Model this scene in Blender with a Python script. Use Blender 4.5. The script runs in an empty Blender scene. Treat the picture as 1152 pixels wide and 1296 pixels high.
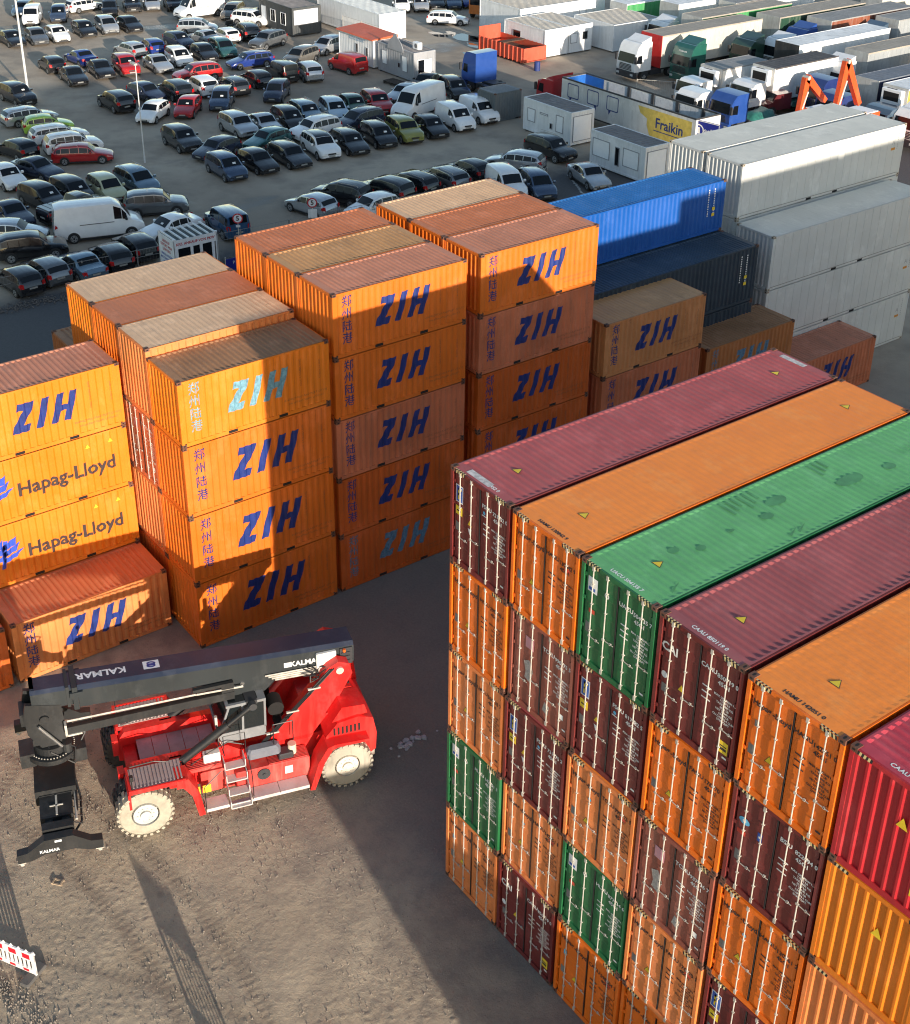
import bpy, bmesh, math, random
import numpy as np
from mathutils import Matrix, Vector
random.seed(7)
S = bpy.context.scene
COL = S.collection
R = math.radians

# ------------------------------------------------------------------ camera
cd = bpy.data.cameras.new('camera')
cam = bpy.data.objects.new('camera', cd)
COL.objects.link(cam)
right = Vector((0.58273561, 0.81265132, 0.0041279))
up = Vector((-0.37879688, 0.26712654, 0.88609048))
fwd = Vector((-0.71897992, 0.51792011, -0.46349393))
m3 = Matrix((right, up, -fwd)).transposed()
cam.matrix_world = Matrix.Translation((23.7487520, -17.6884998, 31.9439031)) @ m3.to_4x4()
cd.sensor_fit = 'HORIZONTAL'
cd.sensor_width = 36.0
cd.lens = 1690.20112 / 1152 * 36.0
cd.shift_x = (576 - 548.491) / 1152
cd.shift_y = (504.434 - 648) / 1152
cd.clip_end = 3000
cd.clip_start = 0.5
S.camera = cam
# ------------------------------------------------------------------ light
SUN_EL = R(9.6)
SUN_TRAVEL = Vector((-0.9882, 0.153, 0)).normalized()      # horizontal travel of the light
SUN_POWER = 4.5
SKY_POWER = 0.15
w = bpy.data.worlds.new('World')
S.world = w
w.use_nodes = True
nt = w.node_tree
bg = nt.nodes['Background']
sk = nt.nodes.new('ShaderNodeTexSky')
sk.sky_type = 'NISHITA'
sk.sun_disc = False
sk.sun_elevation = SUN_EL
sk.sun_rotation = math.atan2(-SUN_TRAVEL.x, -SUN_TRAVEL.y)
sk.dust_density = 0.5
sk.ozone_density = 1.0
nt.links.new(sk.outputs[0], bg.inputs[0])
bg.inputs[1].default_value = SKY_POWER
sl = bpy.data.lights.new('sun', 'SUN')
sl.energy = SUN_POWER
sl.angle = R(0.55)
sl.color = (1.0, 0.88, 0.74)
so = bpy.data.objects.new('sun', sl)
COL.objects.link(so)
ld = Vector((SUN_TRAVEL.x * math.cos(SUN_EL), SUN_TRAVEL.y * math.cos(SUN_EL), -math.sin(SUN_EL)))
so.rotation_euler = ld.to_track_quat('-Z', 'Y').to_euler()
so.location = (40, -20, 60)
S.view_settings.view_transform = 'Standard'
S.view_settings.look = 'None'
S.view_settings.gamma = 1
S.view_settings.exposure = 0.72
S.view_settings.use_curve_mapping = False
S.cycles.filter_width = 1.15

# ------------------------------------------------------------------ materials
MATS = {}
def nmat(name):
    m = bpy.data.materials.new(name)
    m.use_nodes = True
    t = m.node_tree
    return m, t, t.nodes['Principled BSDF']
def N(t, kind, **kw):
    n = t.nodes.new(kind)
    for k, v in kw.items():
        if k in n.inputs.keys():
            n.inputs[k].default_value = v
        else:
            setattr(n, k, v)
    return n
def noise(t, scale, detail=4, rough=.55, stretch=None, obj=False):
    if obj:
        g = N(t, 'ShaderNodeTexCoord'); out = g.outputs['Object']
    else:
        g = N(t, 'ShaderNodeNewGeometry'); out = g.outputs['Position']
    if stretch:
        mp = N(t, 'ShaderNodeMapping'); mp.inputs['Scale'].default_value = stretch
        t.links.new(out, mp.inputs['Vector']); out = mp.outputs[0]
    n = N(t, 'ShaderNodeTexNoise', Scale=scale, Detail=detail, Roughness=rough)
    t.links.new(out, n.inputs['Vector'])
    return n.outputs['Fac']
def ramp(t, src, a, b, ca=(0, 0, 0, 1), cb=(1, 1, 1, 1)):
    r = N(t, 'ShaderNodeValToRGB')
    r.color_ramp.elements[0].position = a; r.color_ramp.elements[0].color = ca
    r.color_ramp.elements[1].position = b; r.color_ramp.elements[1].color = cb
    t.links.new(src, r.inputs[0])
    return r.outputs[0]
def mix(t, fac, a, b, mode='MIX', amount=None):
    m = N(t, 'ShaderNodeMix', data_type='RGBA', blend_type=mode)
    if amount is not None and not hasattr(fac, 'node'):
        m.inputs[0].default_value = amount
    elif hasattr(fac, 'node'):
        if amount is not None:
            q = N(t, 'ShaderNodeMath', operation='MULTIPLY'); q.inputs[1].default_value = amount
            t.links.new(fac, q.inputs[0]); fac = q.outputs[0]
        t.links.new(fac, m.inputs[0])
    else:
        m.inputs[0].default_value = fac
    for s, i in ((a, 6), (b, 7)):
        if hasattr(s, 'node'):
            t.links.new(s, m.inputs[i])
        else:
            m.inputs[i].default_value = (*s[:3], 1)
    return m.outputs[2]
def bump(t, b, src, dist, strength=1.0):
    n = N(t, 'ShaderNodeBump'); n.inputs['Distance'].default_value = dist; n.inputs['Strength'].default_value = strength
    t.links.new(src, n.inputs['Height']); t.links.new(n.outputs[0], b.inputs['Normal'])
def plain(name, col, rough=.6, metal=0, var=.12, scale=3.0):
    if name in MATS: return MATS[name]
    m, t, b = nmat(name)
    f = noise(t, scale, 5)
    lo = tuple(c * (1 - var) for c in col); hi = tuple(min(1, c * (1 + var)) for c in col)
    c = ramp(t, f, .3, .7, (*lo, 1), (*hi, 1))
    t.links.new(c, b.inputs['Base Color'])
    b.inputs['Roughness'].default_value = rough; b.inputs['Metallic'].default_value = metal
    MATS[name] = m
    return m
def paint(name, col, rough=.42, fade=.18, streak=.35, rust=.25, dirt=(.20, .15, .11), up=False, bumpy=.004):
    """weathered steel paint: broad fading, runs, chips and rust freckles in world space"""
    if name in MATS: return MATS[name]
    m, t, b = nmat(name)
    f1 = noise(t, .55, 6)
    lo = tuple(c * (1 - fade) for c in col); hi = tuple(min(1, c * (1 + fade) + fade * .05) for c in col)
    c = ramp(t, f1, .3, .7, (*lo, 1), (*hi, 1))
    st = noise(t, 3.0, 5, .6, (1, 1, .12) if not up else (.25, 1.0, 1))
    sm = ramp(t, st, .5, .78)
    c = mix(t, sm, c, dirt, 'MIX', streak)
    fp = noise(t, .9, 9, .72, (1, 1, .6) if not up else None)
    pm = ramp(t, fp, .53, .62)
    c = mix(t, pm, c, tuple(min(1, q * 1.25 + .045) for q in col), 'MIX', .30 + streak * .35)
    fs = noise(t, 6.5, 6, .65, (1, 1, .05) if not up else (.12, 1, 1))
    c = mix(t, ramp(t, fs, .60, .72), c, tuple(q * .55 for q in dirt), 'MIX', streak * .8)
    f3 = noise(t, 1.9, 8, .7)
    rm = ramp(t, f3, .64, .70)
    c = mix(t, rm, c, (.13, .055, .03), 'MIX', rust)
    f4 = noise(t, 14, 6, .7)
    fm = ramp(t, f4, .62, .66)
    c = mix(t, fm, c, (.16, .08, .05), 'MIX', rust * .8)
    t.links.new(c, b.inputs['Base Color'])
    rr = N(t, 'ShaderNodeMapRange'); rr.inputs['To Min'].default_value = rough - .08; rr.inputs['To Max'].default_value = rough + .2
    t.links.new(f1, rr.inputs['Value']); t.links.new(rr.outputs[0], b.inputs['Roughness'])
    if bumpy: bump(t, b, noise(t, 2.2, 3), bumpy * 3)
    MATS[name] = m
    return m

BLACK = plain('black_rubber', (.010, .009, .009), .9)
DARK = plain('dark_metal', (.035, .036, .04), .55)
GALV = plain('galvanised_steel', (.54, .51, .45), .5, .2, .25, 5)
WHITE = plain('white_print', (.78, .77, .74), .6)
NAVY = plain('navy_print', (.012, .03, .17), .5, 0, .25)
INK = plain('dark_print', (.045, .03, .03), .6)
YEL = plain('yellow_sticker', (.80, .56, .03), .5)
CAST = paint('casting_rust', (.13, .048, .026), .7, .3, .3, .6)

# ------------------------------------------------------------------ mesh builder
class MB:
    def __init__(s):
        s.v = []; s.f = []; s.m = []
    def add(s, vs, fs, m=0):
        o = len(s.v); s.v += [tuple(p) for p in vs]
        for f in fs: s.f.append([i + o for i in f]); s.m.append(m)
        return s
    def box(s, x0, x1, y0, y1, z0, z1, m=0, M=None):
        vs = [(x0, y0, z0), (x1, y0, z0), (x1, y1, z0), (x0, y1, z0), (x0, y0, z1), (x1, y0, z1), (x1, y1, z1), (x0, y1, z1)]
        if M is not None: vs = [M @ Vector(p) for p in vs]
        return s.add(vs, [(0, 3, 2, 1), (4, 5, 6, 7), (0, 1, 5, 4), (1, 2, 6, 5), (2, 3, 7, 6), (3, 0, 4, 7)], m)
    def bbox(s, x0, x1, y0, y1, z0, z1, m=0, b=.03):
        """box with chamfered vertical and top edges"""
        def ring(i, z): return [(x0 + b + i, y0 + i, z), (x1 - b - i, y0 + i, z), (x1 - i, y0 + b + i, z), (x1 - i, y1 - b - i, z), (x1 - b - i, y1 - i, z), (x0 + b + i, y1 - i, z), (x0 + i, y1 - b - i, z), (x0 + i, y0 + b + i, z)]
        vs = ring(0, z0) + ring(0, z1 - b) + ring(b * .9, z1)
        fs = [tuple(range(7, -1, -1)), tuple(range(16, 24))]
        for k in (0, 8):
            for i in range(8): fs.append((k + i, k + (i + 1) % 8, k + 8 + (i + 1) % 8, k + 8 + i))
        return s.add(vs, fs, m)
    def quad(s, a, b, c, d, m=0): return s.add([a, b, c, d], [(0, 1, 2, 3)], m)
    def prism(s, pts, axis, a, b, m=0, caps=True):
        """pts: 2-D outline; axis 'x','y' or 'z' is the extrusion axis"""
        n = len(pts)
        def P(p, h): return {'x': (h, p[0], p[1]), 'y': (p[0], h, p[1]), 'z': (p[0], p[1], h)}[axis]
        vs = [P(p, a) for p in pts] + [P(p, b) for p in pts]
        fs = [(i, (i + 1) % n, n + (i + 1) % n, n + i) for i in range(n)]
        if caps: fs += [tuple(range(n - 1, -1, -1)), tuple(range(n, 2 * n))]
        return s.add(vs, fs, m)
    def cyl(s, p0, p1, r, n=10, m=0, r1=None, caps=True):
        p0 = Vector(p0); p1 = Vector(p1); r1 = r if r1 is None else r1
        d = (p1 - p0).normalized()
        a = d.orthogonal().normalized(); b = d.cross(a)
        vs = []
        for p, q in ((p0, r), (p1, r1)):
            for i in range(n):
                t = 2 * math.pi * i / n
                vs.append(p + a * math.cos(t) * q + b * math.sin(t) * q)
        fs = [(i, (i + 1) % n, n + (i + 1) % n, n + i) for i in range(n)]
        if caps: fs += [tuple(range(n - 1, -1, -1)), tuple(range(n, 2 * n))]
        return s.add(vs, fs, m)
    def tube(s, pts, r, n=6, m=0):
        for a, b in zip(pts[:-1], pts[1:]): s.cyl(a, b, r, n, m)
        return s
    def mesh(s, name, mats, smooth=None, weld=False):
        me = bpy.data.meshes.new(name)
        me.from_pydata(s.v, [], s.f)
        for x in mats: me.materials.append(x)
        if len(mats) > 1: me.polygons.foreach_set('material_index', s.m)
        bm = bmesh.new(); bm.from_mesh(me)
        if weld: bmesh.ops.remove_doubles(bm, verts=bm.verts, dist=1e-4)
        bmesh.ops.recalc_face_normals(bm, faces=bm.faces); bm.to_mesh(me); bm.free()
        if smooth:
            me.polygons.foreach_set('use_smooth', [True] * len(me.polygons))
            me.set_sharp_from_angle(angle=R(smooth))
        me.update()
        return me
CACHE = {}
def cached(key, fn):
    if key not in CACHE: CACHE[key] = fn()
    return CACHE[key]
def obj(name, me, parent=None, loc=None, rot=None, label=None):
    o = bpy.data.objects.new(name, me); COL.objects.link(o)
    if parent: o.parent = parent
    if loc: o.location = loc
    if rot: o.rotation_euler = rot
    if label: o['label'] = label
    return o
def thing(name, label, cat, loc=(0, 0, 0), rz=0, group=None, me=None):
    o = bpy.data.objects.new(name, me); COL.objects.link(o)
    o.location = loc; o.rotation_euler = (0, 0, rz)
    o['label'] = label; o['category'] = cat
    if group: o['group'] = group
    return o
def structure(name, me):
    o = obj(name, me); o['kind'] = 'structure'; return o
def copy_tree(o, parent=None):
    c = o.copy(); COL.objects.link(c); c.parent = parent
    for ch in list(o.children): copy_tree(ch, c)
    return c

# ------------------------------------------------------------------ lettering
def text_polys(s, size=1.0, bold=0.0, space=1.0, align='CENTER', shear=0):
    cu = bpy.data.curves.new('t', 'FONT')
    cu.body = s; cu.size = size; cu.offset = bold; cu.space_character = space
    cu.align_x = align; cu.align_y = 'CENTER'; cu.resolution_u = 2; cu.fill_mode = 'FRONT'; cu.shear = shear
    o = bpy.data.objects.new('t', cu); COL.objects.link(o)
    dg = bpy.context.evaluated_depsgraph_get()
    me = bpy.data.meshes.new_from_object(o.evaluated_get(dg))
    vs = [(v.co.x, v.co.y) for v in me.vertices]; fs = [tuple(p.vertices) for p in me.polygons]
    bpy.data.objects.remove(o); bpy.data.curves.remove(cu); bpy.data.meshes.remove(me)
    return vs, fs
_TC = {}
def tp(s, size=1.0, bold=0.0, space=1.0, align='CENTER', shear=0):
    bold = min(bold, size * .03)
    k = (s, size, bold, space, align, shear)
    if k not in _TC: _TC[k] = text_polys(*k)
    return _TC[k]
def put_text(mb, s, ox, oy, oz, ux, uy, size, m=0, **kw):
    """lay text on a plane: origin o, direction vectors ux, uy"""
    vs, fs = tp(s, size, **kw)
    ux = Vector(ux); uy = Vector(uy); o = Vector((ox, oy, oz))
    mb.add([o + ux * a + uy * b for a, b in vs], fs, m)
# ------------------------------------------------------------------ ground
def ground():
    m, t, b = nmat('gravel_ground')
    big = noise(t, .045, 5, .55); mid = noise(t, .35, 6, .6); fine = noise(t, 9.0, 8, .75); grit = noise(t, 42.0, 4, .7)
    c = ramp(t, big, .35, .65, (.30, .235, .175, 1), (.54, .44, .33, 1))
    c = mix(t, ramp(t, mid, .45, .7), c, (.155, .130, .108), 'MIX', .6)
    c = mix(t, ramp(t, fine, .35, .75), c, (.34, .30, .25), 'MIX', .45)
    c = mix(t, ramp(t, grit, .58, .7), c, (.40, .36, .31), 'MIX', .35)
    # darker asphalt away from the machine yard (x < -24)
    g = N(t, 'ShaderNodeNewGeometry'); sp = N(t, 'ShaderNodeSeparateXYZ'); t.links.new(g.outputs['Position'], sp.inputs[0])
    wob = N(t, 'ShaderNodeMath', operation='MULTIPLY_ADD'); t.links.new(mid, wob.inputs[0]); wob.inputs[1].default_value = 3.0; t.links.new(sp.outputs['X'], wob.inputs[2])
    asp = N(t, 'ShaderNodeMapRange'); asp.inputs['From Min'].default_value = -19; asp.inputs['From Max'].default_value = -23
    t.links.new(wob.outputs[0], asp.inputs['Value'])
    asp2 = N(t, 'ShaderNodeMapRange'); asp2.inputs['From Min'].default_value = -51.5; asp2.inputs['From Max'].default_value = -48.5
    t.links.new(wob.outputs[0], asp2.inputs['Value'])
    am = N(t, 'ShaderNodeMath', operation='MULTIPLY'); t.links.new(asp.outputs[0], am.inputs[0]); t.links.new(asp2.outputs[0], am.inputs[1])
    ac = ramp(t, fine, .3, .8, (.07, .068, .07, 1), (.115, .11, .11, 1))
    c = mix(t, am.outputs[0], c, ac)
    # wet, pale-scuffed lanes in the car park
    wet = noise(t, .12, 5, .6, (1, .45, 1))
    wm = ramp(t, wet, .60, .70)
    far = N(t, 'ShaderNodeMapRange'); far.inputs['From Min'].default_value = -50; far.inputs['From Max'].default_value = -56
    t.links.new(sp.outputs['X'], far.inputs['Value'])
    wf = N(t, 'ShaderNodeMath', operation='MULTIPLY'); t.links.new(wm, wf.inputs[0]); t.links.new(far.outputs[0], wf.inputs[1])
    c = mix(t, wf.outputs[0], c, (.085, .078, .072), 'MIX', .75)
    pl = noise(t, .09, 6, .7); pm = ramp(t, pl, .54, .60); pf = N(t, 'ShaderNodeMath', operation='MULTIPLY'); t.links.new(pm, pf.inputs[0]); t.links.new(far.outputs[0], pf.inputs[1])
    c = mix(t, pf.outputs[0], c, (.42, .37, .30), 'MIX', .5)
    # grass tufts far left
    gr = noise(t, .22, 6, .65); gm = ramp(t, gr, .62, .66)
    gx = N(t, 'ShaderNodeMapRange'); gx.inputs['From Min'].default_value = -106; gx.inputs['From Max'].default_value = -112
    t.links.new(sp.outputs['X'], gx.inputs['Value'])
    gf = N(t, 'ShaderNodeMath', operation='MULTIPLY'); t.links.new(gm, gf.inputs[0]); t.links.new(gx.outputs[0], gf.inputs[1])
    c = mix(t, gf.outputs[0], c, (.11, .12, .04), 'MIX', .8)
    t.links.new(c, b.inputs['Base Color'])
    ro = N(t, 'ShaderNodeMapRange'); ro.inputs['To Min'].default_value = .88; ro.inputs['To Max'].default_value = .30
    t.links.new(wf.outputs[0], ro.inputs['Value']); t.links.new(ro.outputs[0], b.inputs['Roughness'])
    h = N(t, 'ShaderNodeMath', operation='MULTIPLY_ADD'); t.links.new(fine, h.inputs[0]); h.inputs[1].default_value = .7; t.links.new(mid, h.inputs[2])
    bump(t, b, h.outputs[0], .05, .8)
    return m
GROUND = ground()
mb = MB(); mb.quad((-1500, -1500, -.06), (800, -1500, -.06), (800, 1800, -.06), (-1500, 1800, -.06))
structure('ground', mb.mesh('ground', [GROUND]))

def vnoise(x, y, seed):
    xi = np.floor(x).astype(np.int64); yi = np.floor(y).astype(np.int64); fx = x - xi; fy = y - yi
    fx = fx * fx * (3 - 2 * fx); fy = fy * fy * (3 - 2 * fy)
    def h(i, j):
        n = (i * 374761393 + j * 668265263 + seed * 1442695) & 0x7fffffff
        n = ((n ^ (n >> 13)) * 1274126177) & 0x7fffffff
        return ((n ^ (n >> 16)) & 0xffff) / 65535.0
    return (h(xi, yi) * (1 - fx) + h(xi + 1, yi) * fx) * (1 - fy) + (h(xi, yi + 1) * (1 - fx) + h(xi + 1, yi + 1) * fx) * fy
def grid_mesh(name, xs, ys, z, mat):
    nx, ny = len(xs), len(ys)
    X, Y = np.meshgrid(xs, ys, indexing='ij')
    co = np.stack([X, Y, z], -1).reshape(-1, 3).astype(np.float32)
    idx = np.arange(nx * ny).reshape(nx, ny)
    q = np.stack([idx[:-1, :-1], idx[1:, :-1], idx[1:, 1:], idx[:-1, 1:]], -1).reshape(-1, 4)
    me = bpy.data.meshes.new(name)
    me.vertices.add(len(co)); me.vertices.foreach_set('co', co.ravel())
    me.loops.add(q.size); me.loops.foreach_set('vertex_index', q.ravel().astype(np.int32))
    me.polygons.add(len(q)); me.polygons.foreach_set('loop_start', np.arange(0, q.size, 4, dtype=np.int32))
    me.polygons.foreach_set('use_smooth', np.ones(len(q), bool))
    me.update(calc_edges=True); me.validate()
    me.materials.append(mat)
    return me
def yard():
    """the trodden, lumpy gravel round the machine, as real relief"""
    m, t, b = nmat('yard_gravel')
    big = noise(t, .16, 5, .6); mid = noise(t, .9, 6, .65); fine = noise(t, 11.0, 8, .75); grit = noise(t, 38.0, 4, .7)
    c = ramp(t, big, .35, .65, (.39, .305, .205, 1), (.56, .455, .32, 1))
    c = mix(t, ramp(t, mid, .42, .68), c, (.24, .195, .155), 'MIX', .65)
    red = noise(t, .45, 4, .6); c = mix(t, ramp(t, red, .62, .72), c, (.27, .155, .115), 'MIX', .45)
    c = mix(t, ramp(t, fine, .35, .75), c, (.42, .36, .29), 'MIX', .45)
    c = mix(t, ramp(t, grit, .60, .7), c, (.50, .45, .38), 'MIX', .4)
    # damp compacted wheel lanes, following the ruts in the relief
    gp = N(t, 'ShaderNodeNewGeometry')
    for cx, cy, rr in ((-24.0, -22.0, 18.55), (14.0, -30.0, 25.05), (-2.0, -34.0, 26.2)):
        d_ = N(t, 'ShaderNodeVectorMath', operation='DISTANCE'); d_.inputs[1].default_value = (cx, cy, 0); t.links.new(gp.outputs['Position'], d_.inputs[0])
        a_ = N(t, 'ShaderNodeMath', operation='SUBTRACT'); t.links.new(d_.outputs['Value'], a_.inputs[0]); a_.inputs[1].default_value = rr
        b_ = N(t, 'ShaderNodeMath', operation='ABSOLUTE'); t.links.new(a_.outputs[0], b_.inputs[0])
        e_ = N(t, 'ShaderNodeMath', operation='SUBTRACT'); t.links.new(b_.outputs[0], e_.inputs[0]); e_.inputs[1].default_value = 1.05
        f_ = N(t, 'ShaderNodeMath', operation='ABSOLUTE'); t.links.new(e_.outputs[0], f_.inputs[0])
        g_ = N(t, 'ShaderNodeMapRange'); g_.inputs['From Min'].default_value = .34; g_.inputs['From Max'].default_value = .12; t.links.new(f_.outputs[0], g_.inputs['Value'])
        h_ = N(t, 'ShaderNodeMath', operation='MULTIPLY'); t.links.new(g_.outputs[0], h_.inputs[0]); t.links.new(mid, h_.inputs[1])
        c = mix(t, h_.outputs[0], c, (.20, .155, .115), 'MIX', .75)
    oil = noise(t, .75, 3, .5); c = mix(t, ramp(t, oil, .70, .76), c, (.10, .085, .075), 'MIX', .45)
    # shade over the ground by the near block, painted in as darker colour
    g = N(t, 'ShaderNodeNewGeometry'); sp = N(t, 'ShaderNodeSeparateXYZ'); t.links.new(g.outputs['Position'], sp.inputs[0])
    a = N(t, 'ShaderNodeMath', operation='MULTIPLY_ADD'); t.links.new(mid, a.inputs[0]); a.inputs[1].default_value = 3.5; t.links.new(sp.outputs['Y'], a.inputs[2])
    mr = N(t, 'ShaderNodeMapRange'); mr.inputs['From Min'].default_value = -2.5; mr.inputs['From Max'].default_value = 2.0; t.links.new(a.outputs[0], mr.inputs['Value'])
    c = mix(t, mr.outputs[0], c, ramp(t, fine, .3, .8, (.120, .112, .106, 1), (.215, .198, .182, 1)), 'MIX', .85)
    t.links.new(c, b.inputs['Base Color']); b.inputs['Roughness'].default_value = .9
    h = N(t, 'ShaderNodeMath', operation='MULTIPLY_ADD'); t.links.new(grit, h.inputs[0]); h.inputs[1].default_value = .35; t.links.new(fine, h.inputs[2])
    bump(t, b, h.outputs[0], .04, 1.0)
    xs = np.arange(-20, 11, .05); ys = np.arange(-20, 17, .05)
    X, Y = np.meshgrid(xs, ys, indexing='ij')
    z = np.zeros_like(X)
    for s, a_ in ((.5, .02), (1.3, .006), (3.9, .004), (9.5, .005)): z += (vnoise(X * s, Y * s, int(s * 10)) - .5) * a_ * 2
    ridged = np.clip(vnoise(X * 7.3 + Y * 1.1, Y * 8.1 - X * .9, 77) * .6 + vnoise(X * 15, Y * 14, 31) * .4 - .52, 0, 1) * 2.2
    rough = np.clip((vnoise(X * .22, Y * .22, 5) - .35) * 2.6, 0, 1)
    z += ridged * .024 * rough
    for cx, cy, rr in ((-24.0, -22.0, 17.5), (-24.0, -22.0, 19.6), (14.0, -30.0, 24.0), (14.0, -30.0, 26.1), (-2.0, -34.0, 25.2), (-2.0, -34.0, 27.2)):
        g = np.exp(-((np.hypot(X - cx, Y - cy) - rr) / .20) ** 2)
        z = z * (1 - g * .55) - g * .016 + g * .008 * (np.sin(np.arctan2(Y - cy, X - cx) * rr * 26) > 0)
    # flat towards the darkened ground, sinking out of sight at the sheet's rim
    calm = 1 - np.clip((Y + 3.0) / 4.0, 0, 1) * .75
    z *= calm
    z *= np.clip((X + 16) / 3, .3, 1)
    edge = np.minimum.reduce([X + 20, 11 - X, Y + 20, 17 - Y])
    z = z - .012 - np.clip(1 - edge / 1.2, 0, 1) * .25
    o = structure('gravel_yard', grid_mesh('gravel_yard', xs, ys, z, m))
    return m
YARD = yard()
def stones():
    mb = MB(); rnd = random.Random(3)
    for i in range(9000):
        x = rnd.uniform(-13.5, 8); y = rnd.uniform(-15, -1.5) if rnd.random() < .85 else rnd.uniform(-2, 3)
        r = rnd.choice([.010, .012, .015, .02, .026]) * rnd.uniform(.8, 1.3); a = rnd.uniform(0, 6.28)
        if i < 900:      # rubble ridge along the lower left
            tt = rnd.random(); x = -6.3 + tt * 6.5 + rnd.gauss(0, .22); y = -13.3 + tt * 2.0 + rnd.gauss(0, .22); r *= 1.7
        c, s_ = math.cos(a) * r, math.sin(a) * r
        vs = [(x + c, y + s_, -.02), (x - s_, y + c, -.02), (x - c * 1.2, y - s_ * .9, -.02), (x + s_, y - c, -.02), (x + c * .2, y, r * 1.1)]
        mb.add(vs, [(0, 1, 4), (1, 2, 4), (2, 3, 4), (3, 0, 4)])
    o = obj('loose_stones', mb.mesh('loose_stones', [plain('stone', (.24, .205, .17), .95, 0, .35, 8)]))
    o['kind'] = 'stuff'; o['label'] = 'loose gravel stones strewn over the brown yard'
stones()

# ------------------------------------------------------------------ shipping containers
W = 2.438; T = .012; DEP = .036
def prof(L, pitch=.278):
    """breakpoints (u, depth) of the pressed side wall, u from -L/2 to L/2"""
    a = L / 2 - .17; n = round(2 * a / pitch); p = 2 * a / n
    pts = [(-L / 2 + .08, 0.0)]
    for i in range(n):
        u = -a + i * p
        pts += [(u + p * .10, 0.0), (u + p * .34, DEP), (u + p * .62, DEP), (u + p * .86, 0.0)]
    pts.append((L / 2 - .08, 0.0))
    return pts
def depth_at(pts, u):
    for (a, da), (b, db) in zip(pts[:-1], pts[1:]):
        if a <= u <= b: return da + (db - da) * (u - a) / max(1e-6, b - a)
    return 0.0
def side_mesh(L, H, mat, smoothside=False):
    def mk():
        mb = MB(); z0, z1 = .15, H - .075
        if smoothside:
            pts = [(-L / 2 + .08, 0)]
            n = int(L / .61)
            for i in range(n):
                u = -L / 2 + .2 + i * (L - .4) / n
                pts += [(u, 0), (u + .010, .014), (u + .022, .014), (u + .032, 0)]
            pts.append((L / 2 - .08, 0))
        else: pts = prof(L)
        vs = []; fs = []
        for u, d in pts: vs += [(W / 2 - T - d, u, z0), (W / 2 - T - d, u, z1)]
        for i in range(len(pts) - 1): fs.append((2 * i, 2 * i + 2, 2 * i + 3, 2 * i + 1))
        mb.add(vs, fs)
        return mb.mesh('side_panel', [mat])
    return cached(('side', L, H, mat.name, smoothside), mk)
def end_mesh(H, mat, wide=False):
    def mk():
        mb = MB(); z0, z1 = .15, H - .12; a = W / 2 - .16; n = 8; p = 2 * a / n; D = .045
        pts = [(-W / 2 + .1, 0.0)]
        for i in range(n):
            u = -a + i * p
            pts += [(u + p * .08, 0), (u + p * .30, D), (u + p * .68, D), (u + p * .9, 0)]
        pts.append((W / 2 - .1, 0.0))
        vs = []; fs = []
        for u, d in pts: vs += [(u, T + d, z0), (u, T + d, z1)]
        for i in range(len(pts) - 1): fs.append((2 * i, 2 * i + 2, 2 * i + 3, 2 * i + 1))
        mb.add(vs, fs)
        return mb.mesh('end_panel', [mat])
    return cached(('end', H, mat.name), mk)
def roof_mesh(L, H, mat, D=.022, pitch=.209):
    def mk():
        mb = MB(); a = L / 2 - .30; n = round(2 * a / pitch); p = 2 * a / n; zt = H - .014
        us = [(-L / 2 + .05, 0.0)]
        for i in range(n):
            u = -a + i * p
            us += [(u + p * .12, 0), (u + p * .32, D), (u + p * .66, D), (u + p * .88, 0)]
        us.append((L / 2 - .05, 0.0))
        xs = [(-W / 2 + .05, 0), (-W / 2 + .10, 0), (-W / 2 + .17, 1), (W / 2 - .17, 1), (W / 2 - .10, 0), (W / 2 - .05, 0)]
        vs = []; fs = []; k = len(xs)
        for u, d in us:
            for x, g in xs: vs.append((x, u, zt - d * g))
        for i in range(len(us) - 1):
            for j in range(k - 1): fs.append((i * k + j, i * k + j + 1, (i + 1) * k + j + 1, (i + 1) * k + j))
        mb.add(vs, fs)
        return mb.mesh('roof', [mat])
    return cached(('roof', L, H, mat.name, D, pitch), mk)
def frame_mesh(L, H, mat, fork):
    def mk():
        mb = MB(); w = W / 2; l = L / 2; q = .010
        for sx in (-1, 1):
            x0, x1 = (w - .10, w - .002) if sx > 0 else (-w + .002, -w + .10)
            for sy in (-1, 1):
                y0, y1 = (l - .11, l - .002) if sy > 0 else (-l + .002, -l + .11)
                mb.box(x0, x1, y0, y1, .118, H - .118, 0)
            xa, xb = (w - .055, w - .006) if sx > 0 else (-w + .006, -w + .055)
            mb.box(xa, xb, -l + .178, l - .178, H - .085, H - .024, 0)
            mb.box(xa, xb, -l + .178, l - .178, .012, .16, 0)
            if fork:
                for yc in (-1.03, 1.03):
                    xk = w - .0055 if sx > 0 else -w + .0055
                    mb.quad((xk, yc - .18, .025), (xk, yc + .18, .025), (xk, yc + .18, .14), (xk, yc - .18, .14), 1)
            # notch shadows of the top rail rivets
        for sy in (-1, 1):
            y0, y1 = (l - .09, l - .006) if sy > 0 else (-l + .006, -l + .09)
            mb.box(-w + .162, w - .162, y0, y1, H - .13, H - .018, 0)
            mb.box(-w + .162, w - .162, y0, y1, .008, .16, 0)
        mb.box(-w + .06, w - .06, -l + .1, l - .1, .05, .13, 1)
        return mb.mesh('frame', [mat, BLACK])
    return cached(('frame', L, H, mat.name, fork), mk)
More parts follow.
